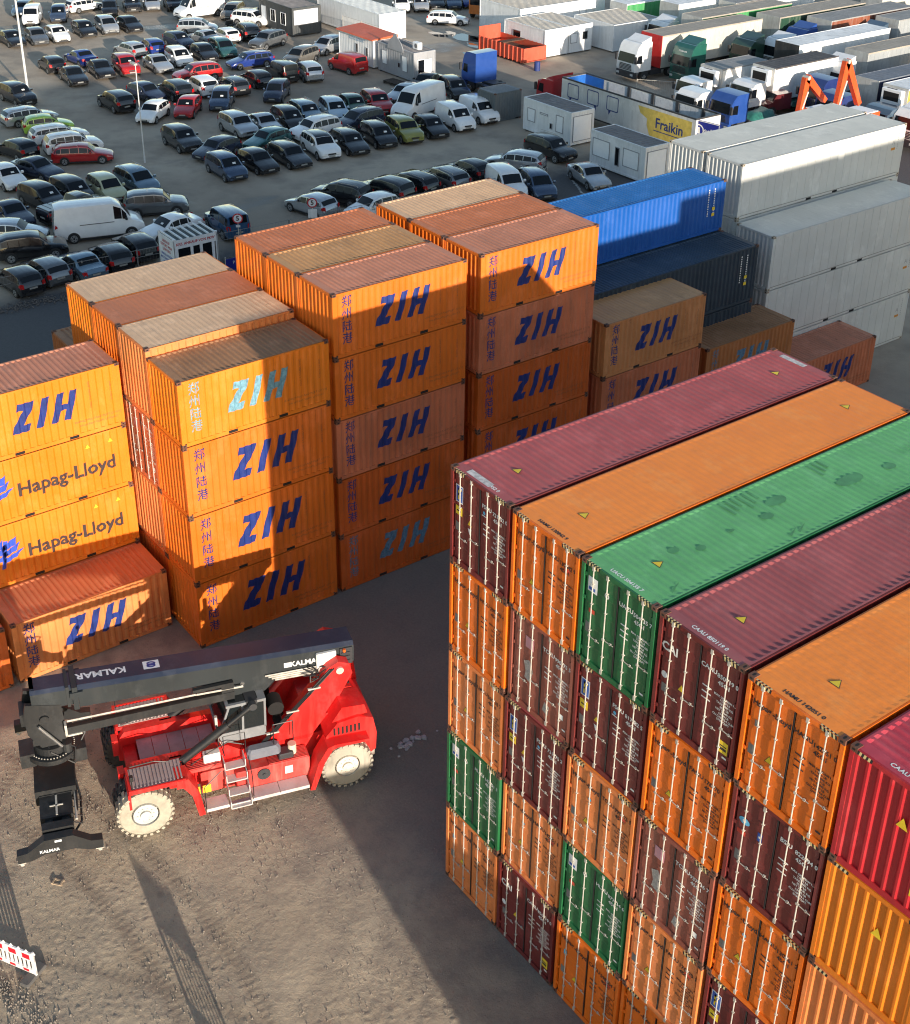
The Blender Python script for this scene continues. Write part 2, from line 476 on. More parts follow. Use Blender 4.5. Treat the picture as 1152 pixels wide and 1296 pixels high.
def casting_mesh(mat):
    def mk():
        mb = MB(); mb.box(-.081, .081, -.089, .089, -.059, .059, 0)
        for s in (-1, 1):
            mb.quad((-.035, s * .0895, -.025), (.035, s * .0895, -.025), (.035, s * .0895, .025), (-.035, s * .0895, .025), 1)
            mb.quad((s * .0815, -.035, -.025), (s * .0815, .035, -.025), (s * .0815, .035, .025), (s * .0815, -.035, .025), 1)
        mb.add([(math.cos(a) * .03, math.sin(a) * .06, .0595) for a in [i * math.pi / 4 for i in range(8)]], [tuple(range(8))], 1)
        return mb.mesh('corner_casting', [mat, BLACK])
    return cached(('cast', mat.name), mk)
def conform(vs, fs, mat, L, name):
    """cut flat lettering (u, z) at every fold of the pressed wall and lay it in the folds, 4 mm proud"""
    bm = bmesh.new(); bv = [bm.verts.new((0, u, z)) for u, z in vs]
    for f in fs:
        try: bm.faces.new([bv[i] for i in f])
        except ValueError: pass
    pts = prof(L); lo = min(u for u, z in vs); hi = max(u for u, z in vs)
    for u, d in pts:
        if lo < u < hi: bmesh.ops.bisect_plane(bm, geom=bm.verts[:] + bm.edges[:] + bm.faces[:], plane_co=(0, u, 0), plane_no=(0, 1, 0), dist=1e-5)
    for v in bm.verts: v.co.x = W / 2 - T - depth_at(pts, v.co.y) + .004
    me = bpy.data.meshes.new(name); bm.to_mesh(me); bm.free(); me.materials.append(mat)
    return me
def join_polys(items):
    vs = []; fs = []
    for v, f in items:
        o = len(vs); vs += list(v); fs += [tuple(i + o for i in q) for q in f]
    return vs, fs
def xf(vf, sx, sz, ou, oz): return [(a * sx + ou, b * sz + oz) for a, b in vf[0]], vf[1]
def big_letters():
    """the three slanted block capitals, unit height, u to the right"""
    sh = .33
    def q(a, b, c, d): return [a, b, c, d]
    P = []
    def par(u0, u1, z0=0, z1=1): P.append(([(u0 + sh * z0, z0), (u1 + sh * z0, z0), (u1 + sh * z1, z1), (u0 + sh * z1, z1)], [(0, 1, 2, 3)]))
    par(0.0, .60, 0, .25)                                   # Z foot
    par(-.03, .56, .76, 1.0)                                # Z head
    P.append(([(0.08, .25), (.42, .25), (.56 + sh * .76, .76), (.22 + sh * .76, .76)], [(0, 1, 2, 3)]))
    par(.84, 1.10)                                          # I
    par(1.38, 1.63); par(1.84, 2.09); par(1.63, 1.84, .38, .58)   # H
    return P
CJK = ['\u90d1', '\u5dde', '\u9646', '\u6e2f']
def line_letters(L, H, mat):
    def mk():
        hgt = H * .435; items = [xf(p, hgt * .93, hgt, L * (-.195), H * .33) for p in big_letters()]
        return conform(*join_polys(items), mat, L, 'big_letters')
    return cached(('zih', L, H, mat.name), mk)
def line_cjk(L, H, mat):
    def mk():
        items = []
        for i, ch in enumerate(CJK):
            items.append(xf(tp(ch, .47, .0035), 1, 1, -L / 2 + .62, H * (.84 - .19 * i)))
        return conform(*join_polys(items), mat, L, 'side_characters')
    return cached(('cjk', L, H, mat.name), mk)
def line_small(L, H, mat):
    def mk():
        items = [xf(tp('ZHENGZHOU LAND PORT CO LTD', .115), 1, 1, L / 2 - 1.0, .62),
                 xf(tp('ZIH INTERNATIONAL LOGISTICS', .10), 1, 1, L / 2 - 1.0, .44)]
        col = 'ZIHU 205417 3  22G1'
        v, f = tp(col, .12); items.append(([(L / 2 - 1.22 - b * 1, H * .62 - a) for a, b in v], f))
        v, f = tp('30480 KG  67200 LB', .09); items.append(([(L / 2 - .42 - b, H * .60 - a) for a, b in v], f))
        return conform(*join_polys(items), mat, L, 'small_print')
    return cached(('sml', L, H, mat.name), mk)
def line_shipping(L, H, mat):
    def mk():
        items = [xf(tp('Hapag-Lloyd', .76, .022), 1, 1, L * .095, H * .46)]
        return conform(*join_polys(items), mat, L, 'company_name')
    return cached(('hl', L, H, mat.name), mk)
def line_logo(L, H, mat):
    def mk():
        items = []
        for k in range(2):     # the two swept blades of the emblem
            o = -2.50 + k * .50
            for j in range(3):
                a = j * .28
                items.append(([(o - .35, .9 + a), (o + .25, 1.12 + a * .9), (o + .55 - .12 * j, 1.42 + a), (o - .28, 1.12 + a)], [(0, 1, 2, 3)]))
            items.append(([(o - .38, .75), (o - .22, .75), (o - .02, 1.9), (o - .18, 1.9)], [(0, 1, 2, 3)]))
        return conform(*join_polys(items), mat, L, 'emblem')
    return cached(('logo', L, H, mat.name), mk)

ORNG = dict(
    a=paint('orange_paint', (.68, .150, .010), .42, .10, .22, .22, (.36, .12, .03)),
    b=paint('orange_paint_worn', (.60, .135, .016), .55, .2, .5, .6, (.34, .15, .07)),
    c=paint('orange_paint_dark', (.53, .098, .008), .45, .14, .30, .35, (.25, .08, .03)),
    d=paint('orange_paint_pale', (.65, .21, .055), .6, .2, .55, .5, (.36, .15, .08)),
    e=paint('yellow_orange_paint', (.73, .190, .008), .42, .10, .2, .18, (.45, .20, .04)),
    f=paint('brown_orange_paint', (.42, .14, .035), .55, .15, .35, .5, (.22, .09, .04)),
    g=paint('tan_orange_paint', (.55, .215, .07), .55, .12, .30, .5, (.35, .16, .08)),
    h=paint('pink_orange_paint', (.54, .150, .060), .6, .2, .55, .5, (.36, .15, .09)))
ROOF = dict(
    pink=paint('roof_pinkish', (.56, .225, .135), .6, .12, .45, .35, (.34, .17, .12), True),
    tan=paint('roof_tan', (.54, .28, .115), .6, .12, .45, .5, (.30, .16, .09), True),
    brown=paint('roof_brown', (.36, .18, .085), .65, .15, .5, .7, (.22, .12, .07), True),
    pale=paint('roof_pale', (.74, .47, .28), .6, .08, .45, .4, (.42, .27, .18), True),
    rust=paint('roof_rust_orange', (.56, .18, .075), .6, .10, .35, .5, (.33, .13, .07), True),
    bright=paint('roof_bright_orange', (.98, .265, .035), .5, .06, .10, .12, (.60, .24, .08), True),
    maroon=paint('roof_maroon', (.42, .085, .085), .5, .14, .25, .2, (.33, .17, .15), True),
    maroon2=paint('roof_plum', (.35, .085, .088), .5, .14, .25, .2, (.30, .16, .15), True),
    green=paint('roof_green', (.130, .42, .150), .5, .12, .22, .12, (.20, .40, .25), True),
    crimson=paint('roof_crimson', (.50, .045, .070), .45, .14, .25, .15, (.42, .17, .17), True),
    blue=paint('roof_blue', (.012, .14, .42), .45, .12, .3, .1, (.10, .22, .45), True),
    slate=paint('roof_slate', (.035, .060, .085), .5, .12, .4, .1, (.08, .11, .13), True),
    white=paint('roof_white', (.70, .67, .59), .55, .08, .25, .1, (.48, .44, .38), True))
SOLID = dict(
    maroon=paint('maroon_paint', (.150, .018, .016), .38, .18, .2, .12, (.16, .06, .05)),
    brown=paint('faded_maroon_paint', (.26, .070, .045), .5, .18, .4, .4, (.30, .18, .14)),
    green=paint('green_paint', (.012, .125, .040), .38, .15, .2, .12, (.05, .16, .08)),
    crimson=paint('crimson_paint', (.42, .014, .022), .38, .12, .2, .12, (.30, .08, .07)),
    hl=paint('bright_orange_paint', (.76, .150, .006), .38, .10, .25, .25, (.38, .14, .05)),
    hlp=paint('chalky_orange_paint', (.74, .215, .055), .48, .12, .4, .35, (.45, .24, .16)),
    blue=paint('blue_paint', (.003, .085, .36), .38, .10, .15, .06, (.04, .12, .40)),
    slate=paint('slate_paint', (.018, .035, .055), .42, .12, .2, .08, (.05, .07, .09)),
    white=paint('white_paint', (.62, .62, .59), .45, .06, .16, .05, (.50, .46, .40)))
RIM = paint('salmon_frame', (.40, .085, .055), .45, .15, .2, .2)
DOORTXT = {}
HAZ = [plain('hazard_black', (.02, .02, .02), .6), plain('hazard_cream', (.70, .55, .26), .6)]

def door_set(root, L, H, mat, style, num, seed):
    rnd = random.Random(seed); y = -L / 2
    railm = mat
    dark_txt = style.startswith('hl'); tm = INK if dark_txt else WHITE
    z0, z1 = .165, H - .135
    def panel():
        mb = MB()
        # pressed panel: three wide shallow recesses
        x0, x1 = -.515, .515
        zs = [z0]; n = 5; hh = (z1 - z0) / n; D = .007
        rows = [(z0, 0)]
        for i in range(n):
            a = z0 + i * hh; rows += [(a + .06, 0), (a + .10, D), (a + hh - .10, D), (a + hh - .06, 0)]
        rows.append((z1, 0)); vs = []; fs = []
        cols = [(x0, 0), (x0 + .05, 0), (x0 + .09, 1), (x1 - .09, 1), (x1 - .05, 0), (x1, 0)]
        for z, d in rows:
            for x, g in cols: vs.append((x, d * g, z))
        k = len(cols)
        for i in range(len(rows) - 1):
            for j in range(k - 1): fs.append((i * k + j, i * k + j + 1, (i + 1) * k + j + 1, (i + 1) * k + j))
        mb.add(vs, fs); mb.box(x0, x1, .02, .05, z0, z1)
        return mb.mesh('door', [mat])
    dm = cached(('door', H, mat.name), panel)
    def rod():
        mb = MB(); mb.cyl((0, -.035, .06), (0, -.035, H - .06), .0155, 8)
        for z in (.12, H - .12): mb.box(-.032, .032, -.055, .0, z - .06, z + .06)
        for z in (.55, H * .36, H * .62, H - .55): mb.box(-.03, .03, -.050, .0, z - .014, z + .014)
        return mb.mesh('lock_rod', [GALV])
    rm = cached(('rod', H), rod)
    def handle():
        mb = MB(); mb.box(-.02, .34, -.055, -.043, -.009, .009); mb.box(-.03, .03, -.06, -.03, -.03, .03); mb.box(.20, .25, -.055, -.01, -.03, .012)
        return mb.mesh('door_handle', [GALV])
    hm = cached('handle', handle)
    for k, cx in enumerate((-.545, .545)):
        d = obj('door', dm, root, (cx, y + .045, 0))
        for j, rx in enumerate((-.27, .20) if k == 0 else (-.22, .25)):
            r = obj('lock_rod', rm, d, (rx, 0, 0))
            obj('door_handle', hm, d, (rx, 0, .95 + (.12 if j else -.05) + rnd.uniform(-.02, .02)), (0, R(rnd.uniform(-3, 4)), 0))
        def hinge():
            mb = MB(); s = -1 if cx < 0 else 1
            mb.box(min(s * .50, s * .60), max(s * .50, s * .60), -.022, .01, -.045, .045); mb.cyl((s * .60, -.02, -.08), (s * .60, -.02, .08), .018, 6)
            return mb.mesh('hinge', [mat])
        for z in (.4, 1.05, H - 1.05, H - .4): obj('hinge', cached(('hinge', mat.name, k), hinge), d, (0, 0, z))
    def seal():
        mb = MB(); mb.box(-.016, .016, y + .024, y + .036, z0, z1); mb.box(-1.115, 1.115, y + .022, y + .036, z1 - .005, z1 + .012)
        return mb.mesh('door_seal', [BLACK])
    obj('door_seal', cached(('seal', L, H), seal), root)
    # hazard bands on the header
    def haz(s):
        mb = MB()
        for s in (s,):
            for i in range(9):
                x = s * (.62 + i * .046)
                mb.add([(x, y + .004, H - .122), (x + s * .046, y + .004, H - .122), (x + s * .026, y + .004, H - .026), (x - s * .02, y + .004, H - .026)], [(0, 1, 2, 3)], i % 2)
                mb.add([(x, y + .01, H - .0165), (x + s * .046, y + .01, H - .0165), (x + s * .026, y + .085, H - .0165), (x - s * .02, y + .085, H - .0165)], [(0, 1, 2, 3)], (i + 1) % 2)
        return mb.mesh('hazard_band', HAZ)
    for s in (-1, 1): obj('hazard_band', cached(('haz', L, H, s), lambda: haz(s)), root)
    # print and stickers
    mb = MB(); yy = y + .038; U = (1, 0, 0); V = (0, 0, 1)
    pre, body = num[:4], num[5:]
    put_text(mb, pre, .27, yy, H * .80, U, V, .165, bold=.004)
    put_text(mb, body, .80, yy, H * .80 - .03, U, V, .155, bold=.004)
    put_text(mb, '45G1', .72, yy, H * .80 - .20, U, V, .155, bold=.004)
    lines = ['MAX GR. 32500 KG', '71650 LB', 'TARE 3860 KG', '8510 LB', 'NET 28640 KG', '63140 LB', 'CU.CAP 76.4 CUM', '2700 CUFT']
    for i, s in enumerate(lines): put_text(mb, s, .80, yy, H * .62 - i * .085, U, V, .075, bold=.003)
    for i in range(3): mb.quad((.14, yy, H * .62 - i * .16), (.40, yy, H * .62 - i * .16), (.40, yy, H * .62 - i * .16 + .035), (.14, yy, H * .62 - i * .16 + .035))
    mb.quad((.90, yy, .30), (1.02, yy, .30), (1.02, yy, .35), (.90, yy, .35))
    dp_ = obj('door_print', mb.mesh('door_print', [tm]), root); dp_['kind'] = 'stuff'
    def st(name, mats, fn):
        b_ = MB(); fn(b_); obj(name, b_.mesh(name, mats), root)
    LB = plain('label_white', (.75, .76, .76), .4); GR = plain('label_grey', (.20, .19, .18), .5); BL = plain('label_blue', (.03, .10, .40), .4)
    CY = plain('label_cyan', (.12, .45, .70), .4); RD = plain('label_red', (.55, .05, .03), .4)
    def sq(b_, x0, x1, za, zb, m=0, e=.0): b_.quad((x0, yy - e, za), (x1, yy - e, za), (x1, yy - e, zb), (x0, yy - e, zb), m)
    def tri(b_, x, z, s, m=0, e=.0): b_.add([(x - s, yy - e, z - s * .8), (x + s, yy - e, z - s * .8), (x, yy - e, z + s)], [(0, 1, 2)], m)
    def disc(b_, x, z, r, m=0, e=.0, sq_=1.0): b_.add([(x + r * math.cos(i * .524), yy - e, z + r * sq_ * math.sin(i * .524)) for i in range(12)], [tuple(range(12))], m)
    if style == 'flor':      # maroon with the blue plate and yellow board
        def f(b_):
            sq(b_, -1.02, -.72, H * .66, H * .84, 0); sq(b_, -1.0, -.74, H * .67, H * .83, 1, .002)
            for (xa, xb, za, zb) in ((-.93, -.88, .69, .81), (-.93, -.79, .785, .81), (-.93, -.83, .735, .755)): sq(b_, xa, xb, H * za, H * zb, 2, .004)
        st('logo_plate', [LB, BL, YEL], f)
        st('notice_board', [YEL, INK], lambda b_: (sq(b_, -1.02, -.74, H * .53, H * .62), sq(b_, -.98, -.80, H * .565, H * .58, 1, .002)))
        st('warning_triangle', [YEL, LB], lambda b_: (tri(b_, -.42, H * .52, .09, 0), b_.add([(-.50, yy, H * .46), (-.34, yy, H * .46), (-.42, yy, H * .40)], [(0, 1, 2)], 1)))
        st('grey_label', [GR], lambda b_: sq(b_, -1.02, -.86, H * .36, H * .45))
        st('blue_sticker', [CY, LB], lambda b_: (disc(b_, .17, H * .735, .05), sq(b_, .08, .26, H * .70, H * .71, 1)))
    elif style == 'green':
        st('notice_board', [LB, BL], lambda b_: (sq(b_, -1.0, -.68, H * .72, H * .86), sq(b_, -.97, -.75, H * .735, H * .765, 1, .002)))
        st('round_sticker', [LB, GR], lambda b_: (disc(b_, -.36, H * .78, .075), disc(b_, -.36, H * .78, .045, 1, .002)))
        st('red_sticker', [RD], lambda b_: sq(b_, -.92, -.72, H * .52, H * .56))
        st('grey_label', [GR], lambda b_: sq(b_, -1.0, -.84, H * .32, H * .42))
    elif style == 'cai':
        b_ = MB(); put_text(b_, 'CAI', -.86, yy, H * .72, U, V, .30, bold=.02); obj('company_name', b_.mesh('company_name', [WHITE]), root)
        st('warning_triangle', [YEL], lambda q: tri(q, -.42, H * .44, .10))
        st('round_sticker', [LB], lambda q: disc(q, -.95, H * .46, .09))
        st('grey_label', [GR], lambda q: sq(q, -1.0, -.86, H * .30, H * .38))
        st('yellow_notice', [YEL, INK], lambda q: (sq(q, .76, 1.03, .42, .74), sq(q, .80, .99, .60, .63, 1, .002), sq(q, .80, .99, .50, .57, 1, .002)))
    elif style == 'blus':
        st('oval_sticker', [CY, LB], lambda q: (disc(q, -.84, H * .70, .15, 0, 0, .62), disc(q, -.84, H * .70, .05, 1, .002)))
        st('blue_sticker', [BL, LB], lambda q: (sq(q, -.46, -.33, H * .62, H * .70), sq(q, -.43, -.36, H * .65, H * .67, 1, .002)))
        st('grey_label', [GR], lambda q: sq(q, -.98, -.80, H * .30, H * .40))
        st('red_sticker', [RD], lambda q: sq(q, -1.0, -.76, H * .56, H * .60))
    elif style == 'worn':
        st('scuffed_patch', [plain('bare_metal', (.42, .38, .35), .6, 0, .3, 20)], lambda q: (q.add([(-.62, yy, 1.0), (-.38, yy, .92), (-.30, yy, 1.35), (-.45, yy, 1.62), (-.66, yy, 1.5), (-.58, yy, 1.2)], [(0, 1, 2, 3, 4, 5)]), q.add([(.12, yy, .42), (.34, yy, .36), (.38, yy, .66), (.2, yy, .72)], [(0, 1, 2, 3)])))
        st('pink_notice', [plain('label_pink', (.62, .30, .34), .5)], lambda q: sq(q, -.62, -.30, H * .68, H * .80))
        st('white_label', [LB], lambda q: (sq(q, .78, .92, .60, .76), tri(q, -.36, H * .46, .07)))
    else:                    # orange with the shipping line's name
        b_ = MB(); put_text(b_, 'Hapag', -.80, yy, H * .80, U, V, .19, bold=.006); put_text(b_, '-Lloyd', -.28, yy, H * .80 - .015, U, V, .19, bold=.006)
        obj('company_name', b_.mesh('company_name', [INK]), root)
        st('warning_triangle', [INK, YEL], lambda q: (tri(q, -.44 + rnd.choice((0, .02)), H * .40, .115), tri(q, -.44, H * .40, .095, 1, .003)))
        st('grey_label', [GR], lambda q: sq(q, -1.0, -.82, H * .34, H * .43))
        st('small_sticker', [rnd.choice([LB, CY, GR])], lambda q: disc(q, -.36, H * .66, .055) if rnd.random() < .5 else sq(q, -.92, -.80, H * .60, H * .66))
        if rnd.random() < .4: st('red_sticker', [RD], lambda q: sq(q, .70, .90, H * .74, H * .77))

def container(x, y, z, L, H, mat, roofm, label, group, doors=None, num='HLXU 142051 3', frame=None, letters=None, ink=None, roofD=.042, roof_text=None, tri=False, seed=0, flip=False, smoothside=False, pale=False, cast=True, yaw=0):
    """x, y: centre; L along y. doors: style of the door end facing -y"""
    fm = frame or mat
    root = thing('shipping_container', label, 'shipping container', (x, y, z), yaw, group)
    obj('frame', frame_mesh(L, H, fm, L < 7), root)
    sm = side_mesh(L, H, mat, smoothside)
    obj('side_panel', sm, root); obj('side_panel', sm, root, rot=(0, 0, math.pi))
    em = end_mesh(H, mat)
    if doors: door_set(root, L, H, mat, doors, num, seed)
    else: obj('end_panel', em, root, (0, -L / 2, 0))
    obj('end_panel', em, root, (0, L / 2, 0), (0, 0, math.pi))
    obj('roof', roof_mesh(L, H, roofm, roofD), root)
    if cast:
        cm = casting_mesh(CAST if not pale else paint('casting_pale', (.42, .36, .28), .6))
        for sx in (-1, 1):
            for sy in (-1, 1):
                for zz in (.059, H - .059): obj('corner_casting', cm, root, (sx * (W / 2 - .080), sy * (L / 2 - .088), zz))
    if letters == 'zih':
        i = ink or NAVY
        obj('big_letters', line_letters(L, H, i), root); obj('side_characters', line_cjk(L, H, i), root)
        obj('small_print', line_small(L, H, plain('faint_print', (.30, .10, .04), .6)), root)['kind'] = 'stuff'
    if letters == 'hl':
        obj('company_name', line_shipping(L, H, INK), root); obj('emblem', line_logo(L, H, plain('emblem_blue', (.03, .08, .48), .5)), root)
        b_ = MB(); xx = W / 2 - T + .006
        for u in (1.45, 2.35): b_.add([(xx, u - .09, H * .80), (xx, u + .09, H * .80), (xx, u, H * .86)], [(0, 1, 2)])
        obj('warning_triangle', b_.mesh('warning_triangle', [YEL]), root)
    if roof_text:
        b_ = MB(); put_text(b_, num, .05, -L / 2 + .20, H - .010, (1, 0, 0), (0, 1, 0), .15, bold=.006)
        obj('roof_number', b_.mesh('roof_number', [INK if roof_text == 'dark' else WHITE]), root)
    if tri:
        for s in (-1, 1):
            b_ = MB(); yy = s * (L / 2 - 1.25); zz = H - .006
            b_.add([(-.15, yy - .12, zz), (.15, yy - .12, zz), (0, yy + .14, zz)], [(0, 1, 2)], 0)
            b_.add([(-.12, yy - .10, zz + .002), (.12, yy - .10, zz + .002), (0, yy + .11, zz + .002)], [(0, 1, 2)], 1)
            obj('warning_triangle', b_.mesh('warning_triangle', [INK, YEL]), root)
    return root

LVL = {1: ['single'], 2: ['lower', 'upper'], 3: ['bottom', 'middle', 'top'], 4: ['bottom', 'second from bottom', 'second from top', 'top'],
       5: ['bottom', 'second from bottom', 'middle', 'second from top', 'top']}
H8, H9 = 2.591, 2.896
FADED = plain('faded_blue_print', (.10, .20, .30), .6, 0, .35, 9)
FADED2 = plain('pale_violet_print', (.20, .13, .24), .6, 0, .3, 9)
def stack(x_front, y0, L, rows, name, group, letters_front='zih'):
    """rows: list over depth; each a list of (H, matkey, roofkey, extra dict) from the ground up"""
    for r, tiers in enumerate(rows):
        z = 0; n = len(tiers)
        for k, tr in enumerate(tiers):
            H, mk, rk = tr[:3]; ex = dict(tr[3]) if len(tr) > 3 else {}
            rn = ['front row', 'second row back', 'third row back', 'fourth row back', 'rearmost row'][r]
            m = ORNG.get(mk) or SOLID[mk]
            lab = ex.pop('label', None) or f"{ {'a':'bright orange','b':'worn orange','c':'deep orange','d':'faded light orange','e':'yellow-orange','f':'brownish orange','g':'tan orange','h':'pinkish orange'}.get(mk, mk)} container, {LVL[n][k]} in {rn} of {name}"
            container(x_front - W / 2 - r * 2.455, y0 + L / 2 + random.uniform(-.02, .02), z, L, H, m, ROOF[rk], lab, group,
                      letters=ex.pop('letters', letters_front if r == 0 else None), seed=r * 10 + k, yaw=R(random.uniform(-.12, .12)), **ex)
            z += H + .012
# ------------------------------------------------------------------ the near block (doors to the yard)
PITCH = 2.539
nums = iter(['FSCU 721952 0', 'HLXU 142051 3', 'UACU 504135 7', 'CAAU 850119 0', 'HAMU 142051 8', 'CAAU 598604 3', 'HLXU 877214 6', 'TCKU 990075 5', 'FSCU 817482 2',
 'FANU 176070 1', 'BSIU 822494 0', 'HLBU 102384 7', 'HAMU 130661 2', 'FSCU 731875 9', 'HLXU 640281 3', 'TCNU 937736 7', 'HLBU 298070 4', 'CAIU 330915 0', 'UACU 504140 2', 'HAMU 115500 8',
 'UACU 565024 1', 'HLXU 558302 9', 'FSCU 700128 5', 'HAMU 190882 4', 'TRLU 741190 2', 'HLBU 441207 0', 'CAAU 611005 3', 'HLXU 209334 1', 'HAMU 380027 5', 'FCIU 554008 6'])
NUM = {(0, 4): 'FSCU 721952 0', (1, 4): 'HAMU 130842 9', (2, 4): 'UACU 504135 7', (3, 4): 'CAAU 850119 0', (4, 4): 'HAMU 142051 0', (5, 4): 'CAAU 598604 3', (4, 3): 'BSIU 822494 0', (2, 3): 'FSCU 817482 5',
       (1, 2): 'FSCU 731875 2', (3, 3): 'FANU 176070 1', (3, 2): 'TCNU 937736 7', (1, 3): 'TCKU 990075 5', (0, 3): 'HLBU 298070 4'}
COLS = [   # bottom to top: style, paint, roof, words
 [('hl', 'hlp', 'bright', 'chalky orange'), ('green', 'green', 'green', 'dark green'), ('hl', 'hlp', 'bright', 'faded orange'), ('hl', 'hl', 'bright', 'orange'), ('flor', 'maroon', 'maroon', 'maroon')],
 [('cai', 'maroon', 'maroon', 'dark maroon'), ('hl', 'hlp', 'bright', 'chalky orange'), ('flor', 'maroon', 'maroon', 'maroon'), ('worn', 'brown', 'maroon', 'scuffed brown-red'), ('hl', 'hl', 'bright', 'orange')],
 [('hl', 'hl', 'bright', 'orange'), ('green', 'green', 'green', 'dark green'), ('hl', 'hlp', 'bright', 'pale orange'), ('flor', 'maroon', 'maroon', 'maroon'), ('green', 'green', 'green', 'green')],
 [('hl', 'hl', 'bright', 'orange'), ('hl', 'hlp', 'bright', 'chalky orange'), ('worn', 'brown', 'maroon', 'faded brown-red'), ('hl', 'hl', 'bright', 'orange'), ('cai', 'maroon', 'maroon2', 'maroon')],
 [('hl', 'hl', 'bright', 'orange'), ('flor', 'maroon', 'maroon', 'maroon'), ('hl', 'hl', 'bright', 'orange'), ('blus', 'maroon', 'maroon', 'dark maroon'), ('hl', 'hl', 'bright', 'smooth-roofed orange')],
 [(None, 'hl', 'bright', 'orange'), (None, 'hl', 'bright', 'orange'), (None, 'hlp', 'bright', 'pale orange'), (None, 'e', 'bright', 'yellow-orange'), (None, 'crimson', 'crimson', 'crimson')]]
CN = ['leftmost column', 'second column from left', 'third column from left', 'fourth column from left', 'fifth column from left', 'rightmost, rib-ended column']
for i, colm in enumerate(COLS):
    z = 0
    for k, (st_, mk, rk, words) in enumerate(colm):
        m = SOLID.get(mk) or ORNG[mk]
        top = k == 4
        rd = {'bright': .006, 'green': .014, 'maroon': .024, 'maroon2': .034, 'crimson': .034}[rk]
        c = container(i * PITCH + 1.22 + random.uniform(-.02, .02), 12.192 / 2 + random.uniform(-.045, .045), z, 12.192, H9, m, ROOF[rk],
                      f"{words} container, {LVL[5][k]} of the {CN[i]} in the near block", 'forty-foot containers in the near block',
                      doors=st_, num=NUM.get((i, k)) or next(nums), roofD=rd, roof_text=('dark' if rk == 'bright' else 'white') if top else None, tri=top, seed=i * 7 + k)
        if i == 5:
            b_ = MB()
            b_.add([(.0, -12.192 / 2 + .006, 1.85), (.26, -12.192 / 2 + .006, 1.85), (.13, -12.192 / 2 + .006, 2.10)], [(0, 1, 2)], 0)
            if k == 4: b_.quad((.55, -12.192 / 2 + .006, .50), (.9, -12.192 / 2 + .006, .50), (.9, -12.192 / 2 + .006, .85), (.55, -12.192 / 2 + .006, .85), 0)
            obj('yellow_notice', b_.mesh('yellow_notice', [YEL]), c)
            b_ = MB()
            for s in (-1, 1):
                b_ = MB()
                for j in range(7):
                    x = s * (.72 + j * .05)
                    b_.add([(x, -6.096 + .004, H9 - .122), (x + s * .05, -6.096 + .004, H9 - .122), (x + s * .03, -6.096 + .004, H9 - .03), (x - s * .02, -6.096 + .004, H9 - .03)], [(0, 1, 2, 3)], j % 2)
                obj('hazard_band', b_.mesh('hazard_band', HAZ), c)
        if i == 0 and top:
            for s in (-1, 1):
                b_ = MB()
                yy = s * (12.192 / 2 - .22)
                b_.quad((-.72, yy - .10, H9 - .008), (.20, yy - .10, H9 - .008), (.20, yy + .10, H9 - .008), (-.72, yy + .10, H9 - .008))
                obj('number_plate', b_.mesh('number_plate', [plain('scuffed_label', (.55, .50, .48), .5, 0, .35, 9)]), c)
        if i == 2 and top:   # ponded wet patches and scrapes on the green roof
            b_ = MB(); rnd = random.Random(5)
            for (cx, cy, rx, ry) in ((.1, 1.7, .20, .48), (-.3, -.6, .18, .34), (.05, -1.3, .13, .2), (.25, 3.1, .14, .2), (.1, -3.6, .10, .15), (-.2, -4.2, .12, .16), (.0, -2.5, .05, .12)):
                b_.add([(cx + rx * math.cos(a_) * rnd.uniform(.94, 1.04), cy + ry * math.sin(a_) * rnd.uniform(.94, 1.04), H9 - .0125) for a_ in [j * .449 for j in range(14)]], [tuple(range(14))])
            for j, cy in enumerate((-1.9, -1.7, -1.5, -1.3, -1.1, -.9, 1.3, 1.5, 1.7)): b_.quad((-.98, cy, H9 - .012), (-.42 - .1 * (j % 3), cy, H9 - .012), (-.42 - .1 * (j % 3), cy + .08, H9 - .012), (-.98, cy + .08, H9 - .012))
            for cy in (-5.4, -1.5, -1.2): b_.quad((.75, cy + .5, H9 - .012), (.78, cy + .42, H9 - .012), (1.0, cy, H9 - .012), (.92, cy, H9 - .012))
            obj('stain', b_.mesh('stain', [plain('wet_green', (.080, .28, .100), .4, 0, .25, 3)]), c)
        z += H9 + .014

# ------------------------------------------------------------------ twenty-foot stacks behind the yard
zih = 'twenty-foot containers stacked behind the yard'
stack(-14.22, 5.16, 6.058,
      [[(H8, 'c', 'brown', dict(ink=FADED)), (H8, 'c', 'brown'), (H8, 'h', 'brown'), (H8, 'a', 'rust'), (H8, 'a', 'pink')],
       [(H8, 'b', 'brown'), (H8, 'c', 'brown'), (H8, 'a', 'brown'), (H8, 'a', 'brown'), (H8, 'a', 'tan')],
       [(H8, 'b', 'brown'), (H8, 'c', 'brown'), (H8, 'a', 'brown'), (H8, 'b', 'brown'), (H8, 'a', 'rust')]], 'the tall middle stack', zih)
stack(-14.22, 11.90, 6.058,
      [[(H8, 'c', 'brown'), (H8, 'c', 'brown'), (H8, 'c', 'brown'), (H8, 'h', 'tan'), (H8, 'a', 'pink')],
       [(H8, 'b', 'brown'), (H8, 'c', 'brown'), (H8, 'a', 'brown'), (H8, 'a', 'brown'), (H8, 'a', 'rust')],
       [(H8, 'b', 'brown'), (H8, 'c', 'brown'), (H8, 'a', 'brown'), (H8, 'b', 'brown'), (H8, 'a', 'pale')]], 'the right-hand tall stack', zih)
